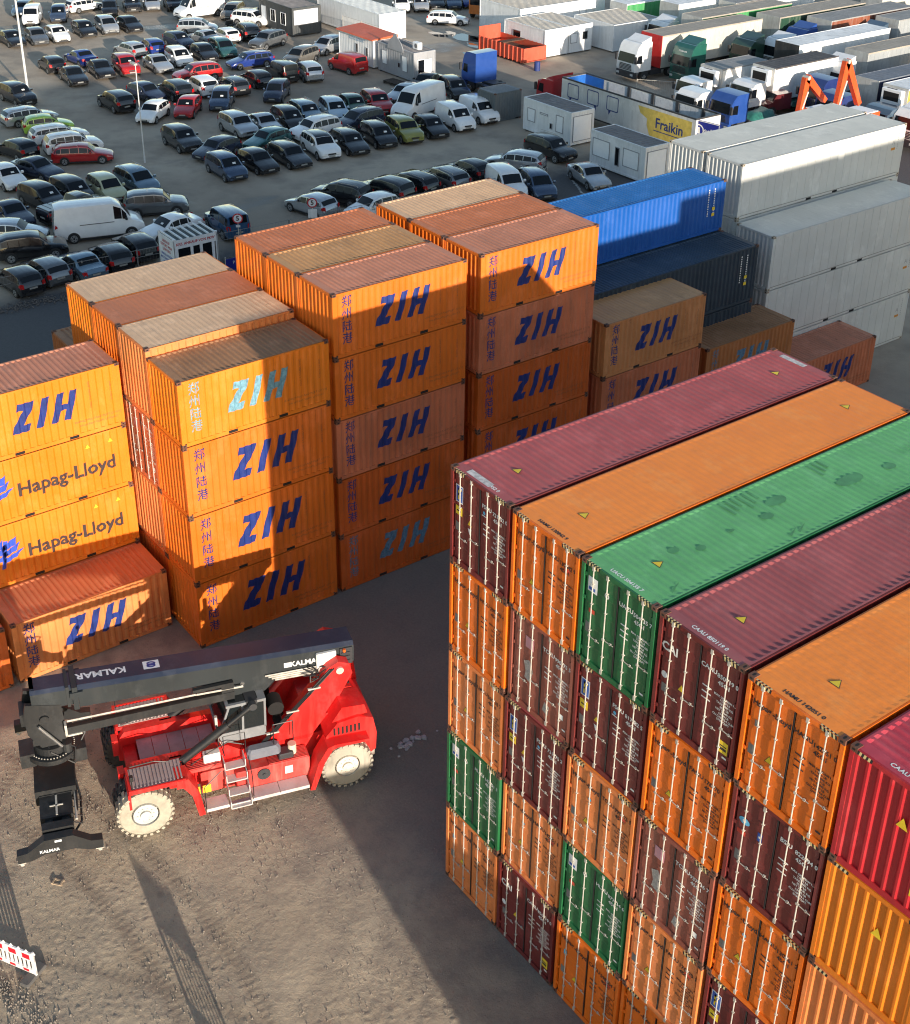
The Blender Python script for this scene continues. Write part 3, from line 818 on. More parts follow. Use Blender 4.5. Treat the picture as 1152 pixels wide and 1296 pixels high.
stack(-14.22, -1.10, 6.058,
      [[(H9, 'a', 'brown'), (H9, 'a', 'brown'), (H9, 'a', 'brown', dict(ink=NAVY)), (H8 - .02, 'e', 'brown', dict(ink=plain('worn_blue_print', (.14, .30, .38), .6, 0, .4, 8)))],
       [(H9, 'c', 'brown'), (H9, 'd', 'brown'), (H9, 'h', 'brown', dict(doors='worn', num='TGHU 208514 0')), (H9, 'd', 'pale', dict(roofD=.010))],
       [(H9, 'b', 'brown'), (H9, 'a', 'brown'), (H9, 'b', 'brown'), (H9, 'a', 'rust', dict(roofD=.007))],
       [(H9, 'b', 'brown'), (H9, 'a', 'brown'), (H9, 'b', 'brown'), (H9, 'e', 'pale', dict(roofD=.010))],
       [(H9, 'b', 'brown'), (H9, 'h', 'brown'), (H9, 'f', 'brown')]], 'the left four-high stack', zih)
stack(-18.66, -7.41, 6.058,
      [[(H8, 'b', 'brown'), (H8, 'e', 'brown', dict(letters='hl')), (H8, 'e', 'brown', dict(letters='hl')), (H8, 'e', 'pink')]], 'the stack at the left edge', zih)
stack(-16.22, -7.44, 6.058, [[(H8, 'd', 'rust', dict(label='faded orange container with big blue capitals standing single behind the boom tip'))]], 'the low row by the machine boom', zih)
stack(-16.22, -13.72, 6.058, [[(H8, 'c', 'rust', dict(label='dark orange container at the left edge, standing single beside a faded orange one'))]], 'the left edge', zih)
stack(-14.07, 18.62, 6.058, [[(H9, 'c', 'brown'), (H9, 'h', 'brown'), (H8, 'g', 'tan', dict(roofD=.014, ink=NAVY))]], 'the three-high stack beyond the near block', zih)
stack(-14.40, 25.55, 6.058, [[(H8, 'b', 'brown'), (H8, 'f', 'brown', dict(ink=FADED))]], 'the two-high stack behind the near block', zih)
stack(-14.16, 32.11, 6.058, [[(H8 + .08, 'h', 'pink', dict(label='pinkish orange container standing alone on the ground at the far right'))]], 'the single one', zih)
# blue and slate forty-footers
L4 = 12.192
def forty(xf_, yr, tiers, L=L4, group=None, **kw):
    z = 0
    for H, m, rk, lab, show in tiers:
        c = container(xf_ - W / 2, yr - L / 2, z, L, H, SOLID[m], ROOF[rk], lab, group or 'forty-foot containers behind the orange stacks', **kw)
        if show:
            b_ = MB(); xx = W / 2 - T + .005
            for dy, s in ((.75, .085), (1.15, .085)):
                for j in range(12): b_.quad((xx, L / 2 - dy, H * .85 - j * .12), (xx, L / 2 - dy + .07, H * .85 - j * .12), (xx, L / 2 - dy + .07, H * .85 - j * .12 + .07), (xx, L / 2 - dy, H * .85 - j * .12 + .07))
            obj('small_print', b_.mesh('small_print', [WHITE]), c)
            b_ = MB()
            for q in (H * .45, H * .33): b_.quad((xx + .002, L / 2 - .82, q), (xx + .002, L / 2 - .62, q), (xx + .002, L / 2 - .62, q + .16), (xx + .002, L / 2 - .82, q + .16))
            obj('yellow_notice', b_.mesh('yellow_notice', [YEL]), c)
        z += H + .012
forty(-18.85, 30.6, [(H9, 'slate', 'slate', 'slate container at the very bottom of the blue stack', 0), (H9, 'slate', 'slate', 'slate container second from bottom under the blue one', 0), (H9, 'slate', 'slate', 'slate container directly under the bright blue one', 0), (H8, 'blue', 'blue', 'bright blue forty-foot container on top behind the orange stacks', 1)])
forty(-16.35, 30.6, [(H9, 'slate', 'slate', 'dark slate container at the bottom in front of the blue stack', 0), (H9, 'slate', 'slate', 'dark slate container in the middle in front of the blue stack', 0), (H9, 'slate', 'slate', 'dark slate forty-foot container, top one below the bright blue one', 1)])
wg = 'white refrigerated containers at the right'
wk = dict(smoothside=True, pale=True, roofD=.003, group=wg)
def reefer_row(xf_, yr, L, n, words):
    names = ['bottom', 'second', 'third', 'top'] if n == 4 else ['bottom', 'middle', 'top']
    forty(xf_, yr, [(H9, 'white', 'white', f'white smooth-sided container, {names[k]} one of the {words}', 0) for k in range(n)], L=L, **wk)
reefer_row(-19.35, 45.2, 12.95, 4, 'taller white stack, front row')
reefer_row(-22.05, 45.2, 12.95, 4, 'taller white stack, back row')
reefer_row(-16.62, 44.15, 12.192, 3, 'lower white stack at the right')
for o_ in [q for q in bpy.data.objects if q.get('group') == wg and 'back row' not in q['label']]:
    Lq = 12.95 if 'taller' in o_['label'] else 12.192
    b_ = MB(); xx = W / 2 - T + .006
    b_.quad((xx, Lq / 2 - 1.05, 1.52), (xx, Lq / 2 - .70, 1.52), (xx, Lq / 2 - .70, 1.66), (xx, Lq / 2 - 1.05, 1.66)); obj('orange_notice', b_.mesh('orange_notice', [plain('notice_orange', (.62, .25, .02), .5)]), o_)
    b_ = MB()
    put_text(b_, 'A', xx, Lq / 2 - .9, 1.95, (0, 1, 0), (0, 0, 1), .34)
    for j in range(9): b_.quad((xx, Lq / 2 - .55, 2.5 - j * .12), (xx, Lq / 2 - .50, 2.5 - j * .12), (xx, Lq / 2 - .50, 2.56 - j * .12), (xx, Lq / 2 - .55, 2.56 - j * .12))
    sp_ = obj('small_print', b_.mesh('small_print', [plain('grey_print', (.30, .30, .30), .6)]), o_); sp_['kind'] = 'stuff'
    for u in (-1.05, 1.05):
        b_ = MB(); xk = W / 2 - .0035
        b_.quad((xk, u - .2, .01), (xk, u + .2, .01), (xk, u + .2, .13), (xk, u - .2, .13)); obj('fork_pocket', b_.mesh('fork_pocket', [BLACK]), o_)
    b_ = MB(); b_.box(W / 2 - .004, W / 2 + .003, -Lq / 2 + .2, Lq / 2 - .2, .150, .172); obj('seam', b_.mesh('seam', [plain('grime_line', (.20, .18, .15), .8)]), o_)
# forty-footers out of frame whose shadow lies in front of the near block
def beyond(xw, y0, n, words):
    z = 0
    for k in range(n):
        container(xw + W / 2, y0 + 6.096, z, 12.192, H9, SOLID[('hl', 'maroon', 'hlp', 'blue', 'green', 'hl')[k]], ROOF['bright'], ['lowest', 'second', 'third', 'fourth', 'fifth', 'topmost'][k] + f' container of {words}', 'containers beyond the right edge', cast=False)
        z += H9 + .012
beyond(25.0, -6.0, 2, 'the low pair out of frame beside the yard')
beyond(9.0, 12.35, 5, 'the block out of frame behind the near one')
beyond(19.4, 21.6, 6, 'the tallest row out of frame, nearer half')
beyond(19.4, 34.0, 6, 'the tallest row out of frame, farther half')

# ------------------------------------------------------------------ reach stacker
RED = paint('machine_red', (.70, .012, .010), .34, .12, .30, .14, (.40, .16, .12), bumpy=0)
REDD = paint('machine_red_dusty', (.60, .045, .035), .55, .15, .5, .2, (.50, .33, .27), bumpy=0)
BOOM = paint('boom_paint', (.006, .013, .034), .36, .12, .08, .05, (.10, .09, .08), bumpy=0)
BOOMS = paint('boom_side_paint', (.008, .013, .016), .55, .12, .1, .05, (.12, .11, .10), bumpy=0)
SPR = paint('spreader_paint', (.008, .009, .010), .5, .15, .15, .1, (.09, .08, .07), bumpy=0)
DUST = paint('dusty_tread_plate', (.42, .33, .31), .7, .15, .5, .15, (.30, .20, .17), bumpy=0)
STEP = paint('step_plate', (.55, .50, .48), .6, .12, .4, .1, (.36, .27, .22), bumpy=0)
CABG = paint('cab_grey', (.20, .21, .22), .4, .08, .2, .05, bumpy=0)
CHROME = plain('chrome_rod', (.75, .75, .75), .2, .9, .05)
def glass(name, col=(.012, .016, .018), rough=.06):
    m, t, b = nmat(name); b.inputs['Base Color'].default_value = (*col, 1); b.inputs['Roughness'].default_value = rough
    b.inputs['Specular IOR Level'].default_value = .8
    return m
GLASS = glass('dark_glass')
HOSE = plain('hose_black', (.015, .015, .016), .5)
root = thing('reach_stacker', 'red container reach stacker with a long dark boom parked on the gravel', 'reach stacker', (-8.75, -6.2, 0), R(73.7))
def part(name, mb, mats, parent=None, smooth=None, **kw): return obj(name, mb.mesh(name, mats, smooth), parent or root, **kw)
# chassis
mb = MB()
for s in (-1, 1):
    mb.prism([(-.45, .75), (-.45, 1.55), (-.2, 1.9), (2.9, 1.9), (3.3, 1.6), (6.4, 1.6), (6.4, .7), (2, .55)], 'y', s * .72, s * .98, 0)
    mb.box(-.62, -.42, s * .60 if s > 0 else -.98, .98 if s > 0 else -.60, 1.1, 1.72, 0)
mb.box(-.3, .1, -.72, .72, .8, 1.35); mb.box(2.7, 2.95, -.72, .72, .8, 1.85); mb.box(3, 6.3, -.72, .72, .7, 1.3)
mb.cyl((0, -2.0, .88), (0, 2.0, .88), .24, 12)
mb.cyl((6.6, -1.8, .86), (6.6, 1.8, .86), .2, 12)
part('chassis', mb, [RED])
mb = MB()
for i in range(5): mb.box(.15 + i * .5, .63 + i * .5, -.71, .71, 1.46 + .004 * (i % 2), 1.50 + .004 * (i % 2))
part('tread_deck', mb, [DUST])
for s in (-1, 1):      # platforms over the front wheels, ribbed tread
    y0, y1 = (-2.12, -.99) if s < 0 else (.99, 2.12)
    mb = MB(); mb.box(-.42, 1.35, y0, y1, 1.80, 1.90, 0); mb.box(-.42, -.34, y0, y1, 1.90, 1.96, 0); mb.box(-.34, 1.35, y0 if s < 0 else y1 - .06, y0 + .06 if s < 0 else y1, 1.90, 1.95, 0)
    mb.prism([(-.46, 1.2), (-.46, 1.80), (-.38, 1.80), (-.38, 1.2)], 'y', y0, y0 + .9 if s < 0 else y1, 0)
    part('wheel_platform', mb, [RED])
    mb = MB(); mb.box(-.33, 1.30, y0 + .08, y1 - .08, 1.902, 1.915, 0)
    for i in range(14): mb.box(-.28 + i * .115, -.23 + i * .115, y0 + .12, y1 - .12, 1.915, 1.95, 0)
    part('tread_grating', mb, [DUST])
    # mudguard behind the front wheel and ahead of the rear one
    ya, yb = (-2.14, -1.45) if s < 0 else (1.45, 2.14)
    mb = MB(); mb.prism([(1.05, 1.62), (1.05, 1.93), (1.42, 1.93), (1.72, 1.3), (1.86, .32), (1.66, .30), (1.50, 1.2), (1.24, 1.62)], 'y', ya, yb)
    part('mudguard', mb, [RED])
    mb = MB(); mb.prism([(5.30, .25), (5.46, .22), (5.82, 1.25), (6.1, 1.72), (6.3, 1.80), (7.35, 1.78), (7.35, 1.86), (6.2, 1.92), (5.95, 1.85), (5.62, 1.3)], 'y', ya, yb)
    part('mudguard', mb, [RED])
    # side tank and walkway
    yt0, yt1 = (-1.62, -.99) if s < 0 else (.99, 1.62)
    mb = MB(); mb.bbox(3.0, 5.45, yt0, yt1, .45, 1.22, 0, .03); mb.box(1.9, 3.0, yt0 + (.25 if s < 0 else 0), yt1 - (0 if s < 0 else .25), .5, 1.35, 0)
    part('side_tank', mb, [REDD if s < 0 else RED])
    mb = MB(); 
    for i in range(9): mb.box(4.1, 5.38, yt0 + .05 + i * .062, yt0 + .085 + i * .062, 1.222, 1.25)
    part('tread_grating', mb, [REDD])
    yw0, yw1 = (-2.14, -1.64) if s < 0 else (1.64, 2.14)
    mb = MB(); mb.box(1.90, 2.62, yw0, yw1, .44, .50); mb.box(3.42, 4.3, yw0, yw1, .44, .50); mb.box(4.32, 5.28, yw0, yw1, .44, .50)
    mb.box(1.9, 5.28, yw0 + .02, yw0 + .05, .36, .44)
    part('walkway', mb, [STEP])
    for j, (z, ya_) in enumerate(((.36, -2.26), (.66, -2.0), (.98, -1.72), (1.34, -1.52))):
        if s > 0 and j > 1: continue
        mb = MB(); a_, b_ = (ya_, ya_ + .34) if s < 0 else (-ya_ - .34, -ya_)
        mb.box(2.66, 3.36, a_, b_, z, z + .04); mb.box(2.66, 2.69, a_, b_ + .1 * (1 if s < 0 else 0), z, z + .3, 0); mb.box(3.33, 3.36, a_, b_ + .1 * (1 if s < 0 else 0), z, z + .3, 0)
        part('step', mb, [STEP])
mb = MB(); mb.box(1.45, 2.6, -1.45, -.99, 1.5, 1.62)
for i in range(6): mb.box(1.5, 2.55, -1.43 + i * .075, -1.40 + i * .075, 1.62, 1.645)
part('tread_grating', mb, [REDD])
mb = MB(); mb.bbox(3.45, 4.55, -1.42, -1.02, 1.45, 1.78, 0, .08); part('air_tank', mb, [plain('tank_grey', (.16, .17, .20), .4)])
mb = MB(); mb.bbox(4.45, 4.95, -1.5, -1.1, 1.24, 1.45, 0, .03); part('battery_box', mb, [DARK])
mb = MB(); mb.cyl((3.9, -1.66, .95), (3.9, -1.60, .95), .22, 14); mb.cyl((3.9, -1.70, .95), (3.9, -1.66, .95), .05, 8); part('tank_cap', mb, [DARK])
mb = MB(); mb.bbox(2.05, 2.6, -1.3, -1.02, 1.62, 1.95, 0, .03); part('notice_plate', mb, [plain('plate_white', (.70, .66, .62), .5)])
mb = MB(); mb.cyl((4.95, -1.25, 1.25), (4.95, -1.25, 1.62), .14, 12); part('filter_canister', mb, [plain('canister_cream', (.60, .52, .40), .5)])
mb = MB(); mb.box(-.44, -.40, -1.9, -1.55, 1.62, 1.72); mb.box(-.44, -.40, 1.55, 1.9, 1.62, 1.72); part('amber_marker', mb, [YEL])
# wheels
def tyre_mesh(r, wd, muddy):
    mb = MB(); n = 28
    prof_ = [(.50, -.42), (.62, -.49), (.90, -.50), (.985, -.40), (1.0, -.2), (1.0, .2), (.985, .40), (.90, .50), (.62, .49), (.50, .42)]
    vs = []
    for i in range(n):
        a = 2 * math.pi * i / n
        for q, t in prof_: vs.append((r * q * math.cos(a) * .965, wd * t, r * q * math.sin(a) * .965))
    k = len(prof_); fs = []; 
    for i in range(n):
        for j in range(k): fs.append((i * k + j, i * k + (j + 1) % k, ((i + 1) % n) * k + (j + 1) % k, ((i + 1) % n) * k + j))
    mb.add(vs, fs)
    for i in range(26):
        M = Matrix.Rotation(2 * math.pi * i / 26, 4, 'Y')
        mb.box(r * .90, r * 1.0, -wd * .53, wd * .02, -r * .055, r * .055, 0, M)
        M = Matrix.Rotation(2 * math.pi * (i + .5) / 26, 4, 'Y')
        mb.box(r * .90, r * 1.0, -wd * .02, wd * .53, -r * .055, r * .055, 0, M)
    return mb.mesh('tyre', [muddy], 30)
MUD = plain('dried_mud_tyre', (.37, .335, .265), .95, 0, .22, 4)
MUD2 = paint('half_muddy_tyre', (.33, .30, .24), .95, .35, .6, 0, (.06, .055, .05), bumpy=0)
TYRE = plain('tyre_dark', (.06, .058, .055), .9, 0, .35, 5)
def rim_mesh(r, col):
    mb = MB()
    for s in (-1, 1):
        mb.cyl((0, 0, 0), (0, s * .16, 0), r, 20, 0, r * 1.02, False)
        mb.cyl((0, s * .10, 0), (0, s * .12, 0), r * .92, 20, 0)
        mb.cyl((0, s * .12, 0), (0, s * .20, 0), r * .42, 12, 0)
        for i in range(10):
            a = i * .628; mb.cyl((math.cos(a) * r * .6, s * .12, math.sin(a) * r * .6), (math.cos(a) * r * .6, s * .15, math.sin(a) * r * .6), r * .06, 6, 0)
    return mb.mesh('rim', [col], 30)
for (x, y, r, wd, tm_, rc) in ((0, -1.86, .90, .50, MUD, 'a'), (0, -1.26, .90, .5, TYRE, 'a'), (0, 1.26, .90, .5, TYRE, 'a'), (0, 1.86, .9, .5, TYRE, 'a'), (6.6, -1.82, .88, .5, MUD2, 'b'), (6.6, 1.82, .88, .5, TYRE, 'b')):
    t_ = obj('wheel', tyre_mesh(r, wd, tm_), root, (x, y, r - .03))
    obj('rim', rim_mesh(r * .47, plain('rim_muddy', (.50, .50, .46), .7, 0, .2, 5) if rc == 'a' else plain('rim_cream', (.62, .57, .48), .8, 0, .2, 6)), t_, (0, (-1 if y < 0 else 1) * .12, 0))
# counterweight and engine hood
mb = MB(); mb.prism([(6.1, 1.0), (7.35, .78), (7.68, 1.0), (7.72, 1.7), (7.60, 2.35), (7.1, 2.52), (6.4, 2.42), (6.0, 1.95)], 'y', -1.72, 1.72, 0)
part('counterweight', mb, [RED])
mb = MB(); mb.prism([(7.15, .45), (7.70, .55), (7.76, 1.45), (7.4, 1.1)], 'y', -1.5, 1.5, 0); mb.box(7.2, 7.5, -1.6, 1.6, .5, .8)
part('tail_guard', mb, [plain('dusty_tail', (.48, .42, .36), .85, 0, .2, 5)])
mb = MB(); mb.prism([(5.0, 1.3), (6.5, 1.3), (7.35, 2.45), (7.2, 2.88), (6.5, 2.98), (5.5, 2.55)], 'y', -.62, 1.25, 0); part('engine_hood', mb, [RED])
mb = MB(); mb.prism([(6.25, 2.40), (7.45, 2.50), (7.35, 2.86), (6.6, 2.92)], 'y', -1.6, -.66, 0); part('engine_hood', mb, [RED])
mb = MB()
for i in range(4): mb.box(6.72 + i * .13, 6.78 + i * .13, -.45, .05, 2.96 - i * .03, 3.035 - i * .03)
for i in range(4): mb.box(6.6 + i * .13, 6.65 + i * .13, .35, 1.05, 2.98 - i * .03, 3.035 - i * .03)
part('hood_vents', mb, [BLACK])
mb = MB(); mb.prism([(6.7, 2.4), (7.65, 2.3), (7.55, 3.15), (7.1, 3.35), (6.7, 3.1)], 'y', .35, 1.4, 0); part('rear_hood_block', mb, [RED])
for s in (-1, 1):        # A-frame carrying the boom pivot
    a_, b_ = (-.98, -.62) if s < 0 else (.62, .98)
    mb = MB(); mb.prism([(3.95, 1.45), (5.6, 1.45), (6.4, 2.4), (7.15, 3.75), (7.05, 4.15), (6.7, 4.3), (6.35, 4.12), (5.3, 2.85), (4.55, 2.0)], 'y', a_, b_); part('boom_support', mb, [RED])
    mb = MB()
    for o_ in (0, .07, .14): mb.tube([(4.0 + o_, a_ - .03 if s < 0 else b_ + .03, 1.7), (4.75 + o_, a_ - .03 if s < 0 else b_ + .03, 2.45), (5.6 + o_, a_ - .03 if s < 0 else b_ + .03, 3.3), (6.4 + o_, a_ - .03 if s < 0 else b_ + .03, 4.1)], .028, 5)
    part('hose_bundle', mb, [HOSE])
    mb = MB()
    for q in ((4.3, 2.0), (5.0, 2.7), (5.75, 3.45)): mb.box(q[0] - .12, q[0] + .30, a_ - .07 if s < 0 else b_, a_ if s < 0 else b_ + .07, q[1], q[1] + .05)
    part('hose_clamp', mb, [GALV])
mb = MB(); mb.cyl((6.72, -1.05, 3.98), (6.72, 1.05, 3.98), .13, 12); part('boom_pivot', mb, [GALV])
# cab
cabz = 1.95
mb = MB(); out = [(2.75, cabz), (4.2, cabz), (4.25, 2.5), (4.2, 3.42), (3.0, 3.42), (2.62, 2.6), (2.6, 2.2)]
mb.prism([(p[0], p[1]) for p in [(2.75, cabz), (4.2, cabz), (4.2, 2.35), (2.62, 2.35)]], 'y', -.92, .62, 0)
mb.box(2.95, 4.25, -.95, .65, 3.36, 3.46, 0)
for (x, z0_, x1, z1_) in ((2.66, 2.35, 3.02, 3.38), (4.15, 2.3, 4.18, 3.38), (3.42, 2.35, 3.46, 3.38)):
    for y in (-.92, .56): mb.add([(x, y, z0_), (x + .07, y, z0_), (x + .07, y + .06, z0_), (x, y + .06, z0_), (x1, y, z1_), (x1 + .07, y, z1_), (x1 + .07, y + .06, z1_), (x1, y + .06, z1_)], [(0, 3, 2, 1), (4, 5, 6, 7), (0, 1, 5, 4), (1, 2, 6, 5), (2, 3, 7, 6), (3, 0, 4, 7)], 0)
cab_o = part('cab', mb, [CABG])
mb = MB(); mb.quad((2.72, -.90, 2.36), (3.05, -.90, 3.36), (3.44, -.90, 3.36), (3.42, -.90, 2.36)); mb.quad((3.48, -.90, 2.36), (3.5, -.90, 3.36), (4.16, -.90, 3.36), (4.16, -.90, 2.36))
part('side_window', mb, [GLASS], cab_o)
mb = MB(); mb.quad((2.68, -.86, 2.36), (2.68, .56, 2.36), (3.04, .56, 3.36), (3.04, -.86, 3.36)); part('windscreen', mb, [GLASS], cab_o)
mb = MB(); mb.quad((4.2, -.86, 2.36), (4.2, .56, 2.36), (4.2, .56, 3.36), (4.2, -.86, 3.36)); part('rear_window', mb, [GLASS], cab_o)
mb = MB(); mb.quad((3.05, -.85, 3.463), (4.0, -.85, 3.463), (4.0, .5, 3.463), (3.05, .5, 3.463)); part('roof_window', mb, [GLASS], cab_o)
mb = MB(); mb.tube([(2.62, -.98, 3.2), (2.62, -1.0, 2.2), (2.72, -1.0, 2.0)], .02, 5); mb.box(2.55, 2.63, -1.06, -.94, 2.9, 3.2); part('mirror', mb, [GALV], cab_o)
mb = MB(); mb.tube([(2.6, -1.02, 2.0), (2.6, -1.02, 2.9)], .018, 5); mb.tube([(4.35, -1.3, 1.8), (4.35, -1.3, 2.6), (5.0, -1.3, 2.6), (5.0, -1.3, 1.8)], .02, 5); part('handrail', mb, [HOSE])
mb = MB(); mb.cyl((4.6, -.2, 2.75), (4.6, -.75, 2.75), .27, 16); mb.cyl((4.75, -.85, 2.05), (4.75, -.35, 2.05), .22, 14); mb.cyl((4.5, .2, 2.2), (4.5, .2, 3.3), .09, 10); part('air_filter', mb, [BLACK], smooth=40)
# lift cylinders
for s in (-1, 1):
    y = s * 1.12
    mb = MB(); mb.cyl((1.25, y, 1.72), (2.95, y, 2.86), .135, 14); mb.cyl((1.15, y - .12, 1.66), (1.15, y + .12, 1.66), .17, 12); mb.box(1.0, 1.4, y - .2, y - .14, 1.4, 1.9); mb.box(1.0, 1.4, y + .14, y + .2, 1.4, 1.9); part('lift_cylinder', mb, [SPR], smooth=40)
    mb = MB(); mb.cyl((2.95, y, 2.86), (3.78, y, 3.42), .085, 12); part('cylinder_rod', mb, [SPR], smooth=40)
    mb = MB(); mb.cyl((3.78, y - .10, 3.42), (3.78, y + .10, 3.42), .13, 14); mb.box(3.6, 3.96, min(y - s * .14, s * .44), max(y - s * .14, s * .44), 3.34, 3.50); part('cylinder_eye', mb, [DARK], smooth=40)
# boom
def bt(x): return 5.17 - .057 * (x + 2.83)
mb = MB()
def beam(x0, x1, hw, dep, ch=.12, mt=(0, 1)):
    vs = []
    for x in (x0, x1):
        zt = bt(x)
        for y, z in ((-hw + ch, zt), (hw - ch, zt), (hw, zt - ch), (hw, zt - dep), (-hw, zt - dep), (-hw, zt - ch)): vs.append((x, y, z))
    for i, mm in zip(range(6), (0, 0, 1, 1, 1, 0)): mb.add([vs[i], vs[(i + 1) % 6], vs[6 + (i + 1) % 6], vs[6 + i]], [(0, 1, 2, 3)], mm)
    mb.add(vs, [(5, 4, 3, 2, 1, 0), (6, 7, 8, 9, 10, 11)], 1)
beam(-1.45, 7.35, .50, .76)
for s in (-1, 1): mb.prism([(2.7, bt(2.7) - .76), (3.35, 3.30), (3.95, 3.20), (4.35, 3.42), (4.9, bt(4.9) - .76)], 'y', s * .36, s * .50, 1)
mb.prism([(6.2, bt(6.2) - .76), (6.45, 3.85), (7.1, 3.8), (7.35, bt(7.35) - .76)], 'y', -.48, .48, 1)
boom = part('boom', mb, [BOOM, BOOMS])
mb = MB(); beam(-2.85, -1.47, .42, .68, .10); mb.box(-1.62, -1.46, -.56, .56, bt(-1.5) - .80, bt(-1.5) + .05, 1); mb.box(-1.80, -1.70, -.47, .47, bt(-1.7) - .72, bt(-1.7) + .035, 1)
for s in (-1, 1): mb.box(-1.7, -1.3, s * .50 if s > 0 else -.60, .60 if s > 0 else s * .50, bt(-1.5) - .35, bt(-1.5) - .12, 1); mb.box(-2.85, -2.72, -.3, .3, bt(-2.8), bt(-2.8) + .06)
part('inner_boom', mb, [BOOM, BOOMS])
mb = MB(); U = (-1, 0, -0.057 * -1); U = Vector((-1, 0, .057)).normalized(); Vv = Vector((0, -1, 0))
put_text(mb, 'KALMAR', -.68, .02, bt(-.68) + .006, U, Vv, .40, bold=.012)
mb2 = MB()
mb2.quad((.62, -.17, bt(.62) + .006), (1.12, -.17, bt(1.12) + .006), (1.12, .23, bt(1.12) + .006), (.62, .23, bt(.62) + .006), 0)
part('emblem', mb2, [plain('decal_white', (.62, .64, .66), .5)], boom)
mb3 = MB()
for (a0, a1, r_) in ((.3, 2.6, .15), (3.4, 5.8, .15)):
    for j in range(6):
        t0 = a0 + (a1 - a0) * j / 6; t1 = a0 + (a1 - a0) * (j + 1) / 6
        P4 = [(.87 + math.cos(t) * q * 1.1, .03 + math.sin(t) * q, 0) for t, q in ((t0, r_), (t1, r_), (t1, r_ - .055), (t0, r_ - .055))]
        mb3.add([(p[0], p[1], bt(p[0]) + .011) for p in P4], [(0, 1, 2, 3)])
mb3.add([(x, y, bt(x) + .011) for x, y in ((.74, -.03), (1.0, -.03), (1.0, .08), (.74, .08))], [(0, 1, 2, 3)])
part('emblem_mark', mb3, [NAVY], boom)
obj('lettering', mb.mesh('lettering', [plain('decal_white', (.62, .64, .66), .5)]), boom)
mb = MB(); put_text(mb, 'KALMAR', 5.72, -.506, bt(5.6) - .50, (1, 0, -.057), (0, 0, 1), .27, bold=.010)
mb.quad((5.0, -.506, bt(5.1) - .58), (5.22, -.506, bt(5.1) - .59), (5.22, -.506, bt(5.1) - .40), (5.0, -.506, bt(5.1) - .39))
obj('lettering', mb.mesh('lettering', [plain('decal_white', (.62, .64, .66), .5)]), boom)
# hose tray on the camera side
mb = MB(); mb.box(-1.95, 3.3, -.72, -.52, 3.52, 3.80, 0); mb.prism([(2.9, 3.80), (3.3, 3.80), (3.3, 4.16), (-.2 + 2.2, 4.16), (2.0, 4.05), (2.9, 4.05)], 'y', -.70, -.56, 0); part('hose_tray', mb, [SPR], boom)
mb = MB()
for j, (a_, b_) in enumerate(((-1.9, 3.35), (2.1, 3.6))): mb.cyl((a_, -.60 - .07 * j, 3.96), (b_, -.60 - .07 * j, 3.90), .034, 6)
for j in range(4): mb.cyl((4.35 + .1 * j, -.56 - .035 * j, 4.02 - .05 * j), (6.5, -.56 - .035 * j, 3.95 - .05 * j), .028, 6)
mb.box(-2.0, -1.5, -.76, -.70, 3.48, 3.54); mb.box(-2.0, -1.93, -.76, -.52, 3.48, 3.92)
part('hydraulic_tubes', mb, [GALV], boom)
mb = MB(); mb.bbox(6.05, 6.72, -.64, -.51, bt(6.4) - .72, bt(6.4) - .16, 0, .02); part('control_box', mb, [plain('box_white', (.70, .68, .64), .5)], boom)
mb = MB(); mb.box(6.86, 7.28, -.56, -.505, bt(7) - .80, bt(7) - .15, 0); 
for z in (.3, .45, .62): mb.box(6.9, 7.2, -.60, -.56, bt(7) - z - .05, bt(7) - z, 0)
part('valve_block', mb, [DARK], boom)
mb = MB(); mb.cyl((7.0, -.60, bt(7) - .25), (7.0, -.60, bt(7) - .15), .05, 8); part('orange_beacon', mb, [plain('beacon_orange', (.75, .14, .02), .4)], boom)
rnd = random.Random(2); mb = MB()
for i in range(7):
    x = 5.6 + i * .16; pts = [(x, -.58, 4.0)]
    for k in range(4): pts.append((x + rnd.uniform(-.1, .35), -.66 - rnd.uniform(0, .25), 4.0 - .12 * k + rnd.uniform(-.1, .12)))
    pts.append((6.6 + rnd.uniform(-.1, .1), -.9, 3.9)); mb.tube(pts, .02, 5)
part('hose_bundle', mb, [HOSE], boom)
# boom head, rotator and spreader
mb = MB(); hx = -2.45
for s in (-1, 1): mb.prism([(-3.05, 4.75), (-2.0, 4.5), (-1.95, 3.5), (-2.2, 3.0), (-2.75, 3.0), (-3.1, 3.6), (-3.15, 4.3)], 'y', s * .30, s * .44, 0)
mb.box(-3.0, -2.0, -.3, .3, 3.0, 3.25); mb.box(-3.25, -3.05, -.35, .35, 3.9, 4.35); mb.cyl((-2.55, -.52, 4.1), (-2.55, .52, 4.1), .15, 12)
part('boom_head', mb, [SPR])
mb = MB(); mb.cyl((-2.75, -.58, 3.95), (-2.15, -.62, 3.05), .05, 8); mb.cyl((-2.75, .58, 3.95), (-2.15, .62, 3.05), .05, 8); part('damping_cylinder', mb, [CHROME])
mb = MB(); mb.cyl((hx, -.05, 2.55), (hx, -.05, 2.72), .80, 36); mb.cyl((hx, -.05, 2.72), (hx, -.05, 2.98), .55, 24); mb.cyl((hx + .45, -.45, 2.6), (hx + .45, -.45, 3.05), .16, 12); mb.box(hx - 1.0, hx - .55, -.4, .4, 2.3, 2.8); mb.box(hx + .5, hx + 1.0, -.5, .35, 2.2, 2.7)
part('rotator', mb, [SPR])
mb = MB()
for i in range(44):
    a_ = i * 2 * math.pi / 44; mb.cyl((hx + .68 * math.cos(a_), -.05 + .68 * math.sin(a_), 2.72), (hx + .68 * math.cos(a_), -.05 + .68 * math.sin(a_), 2.745), .022, 5)
part('bolt_ring', mb, [GALV])
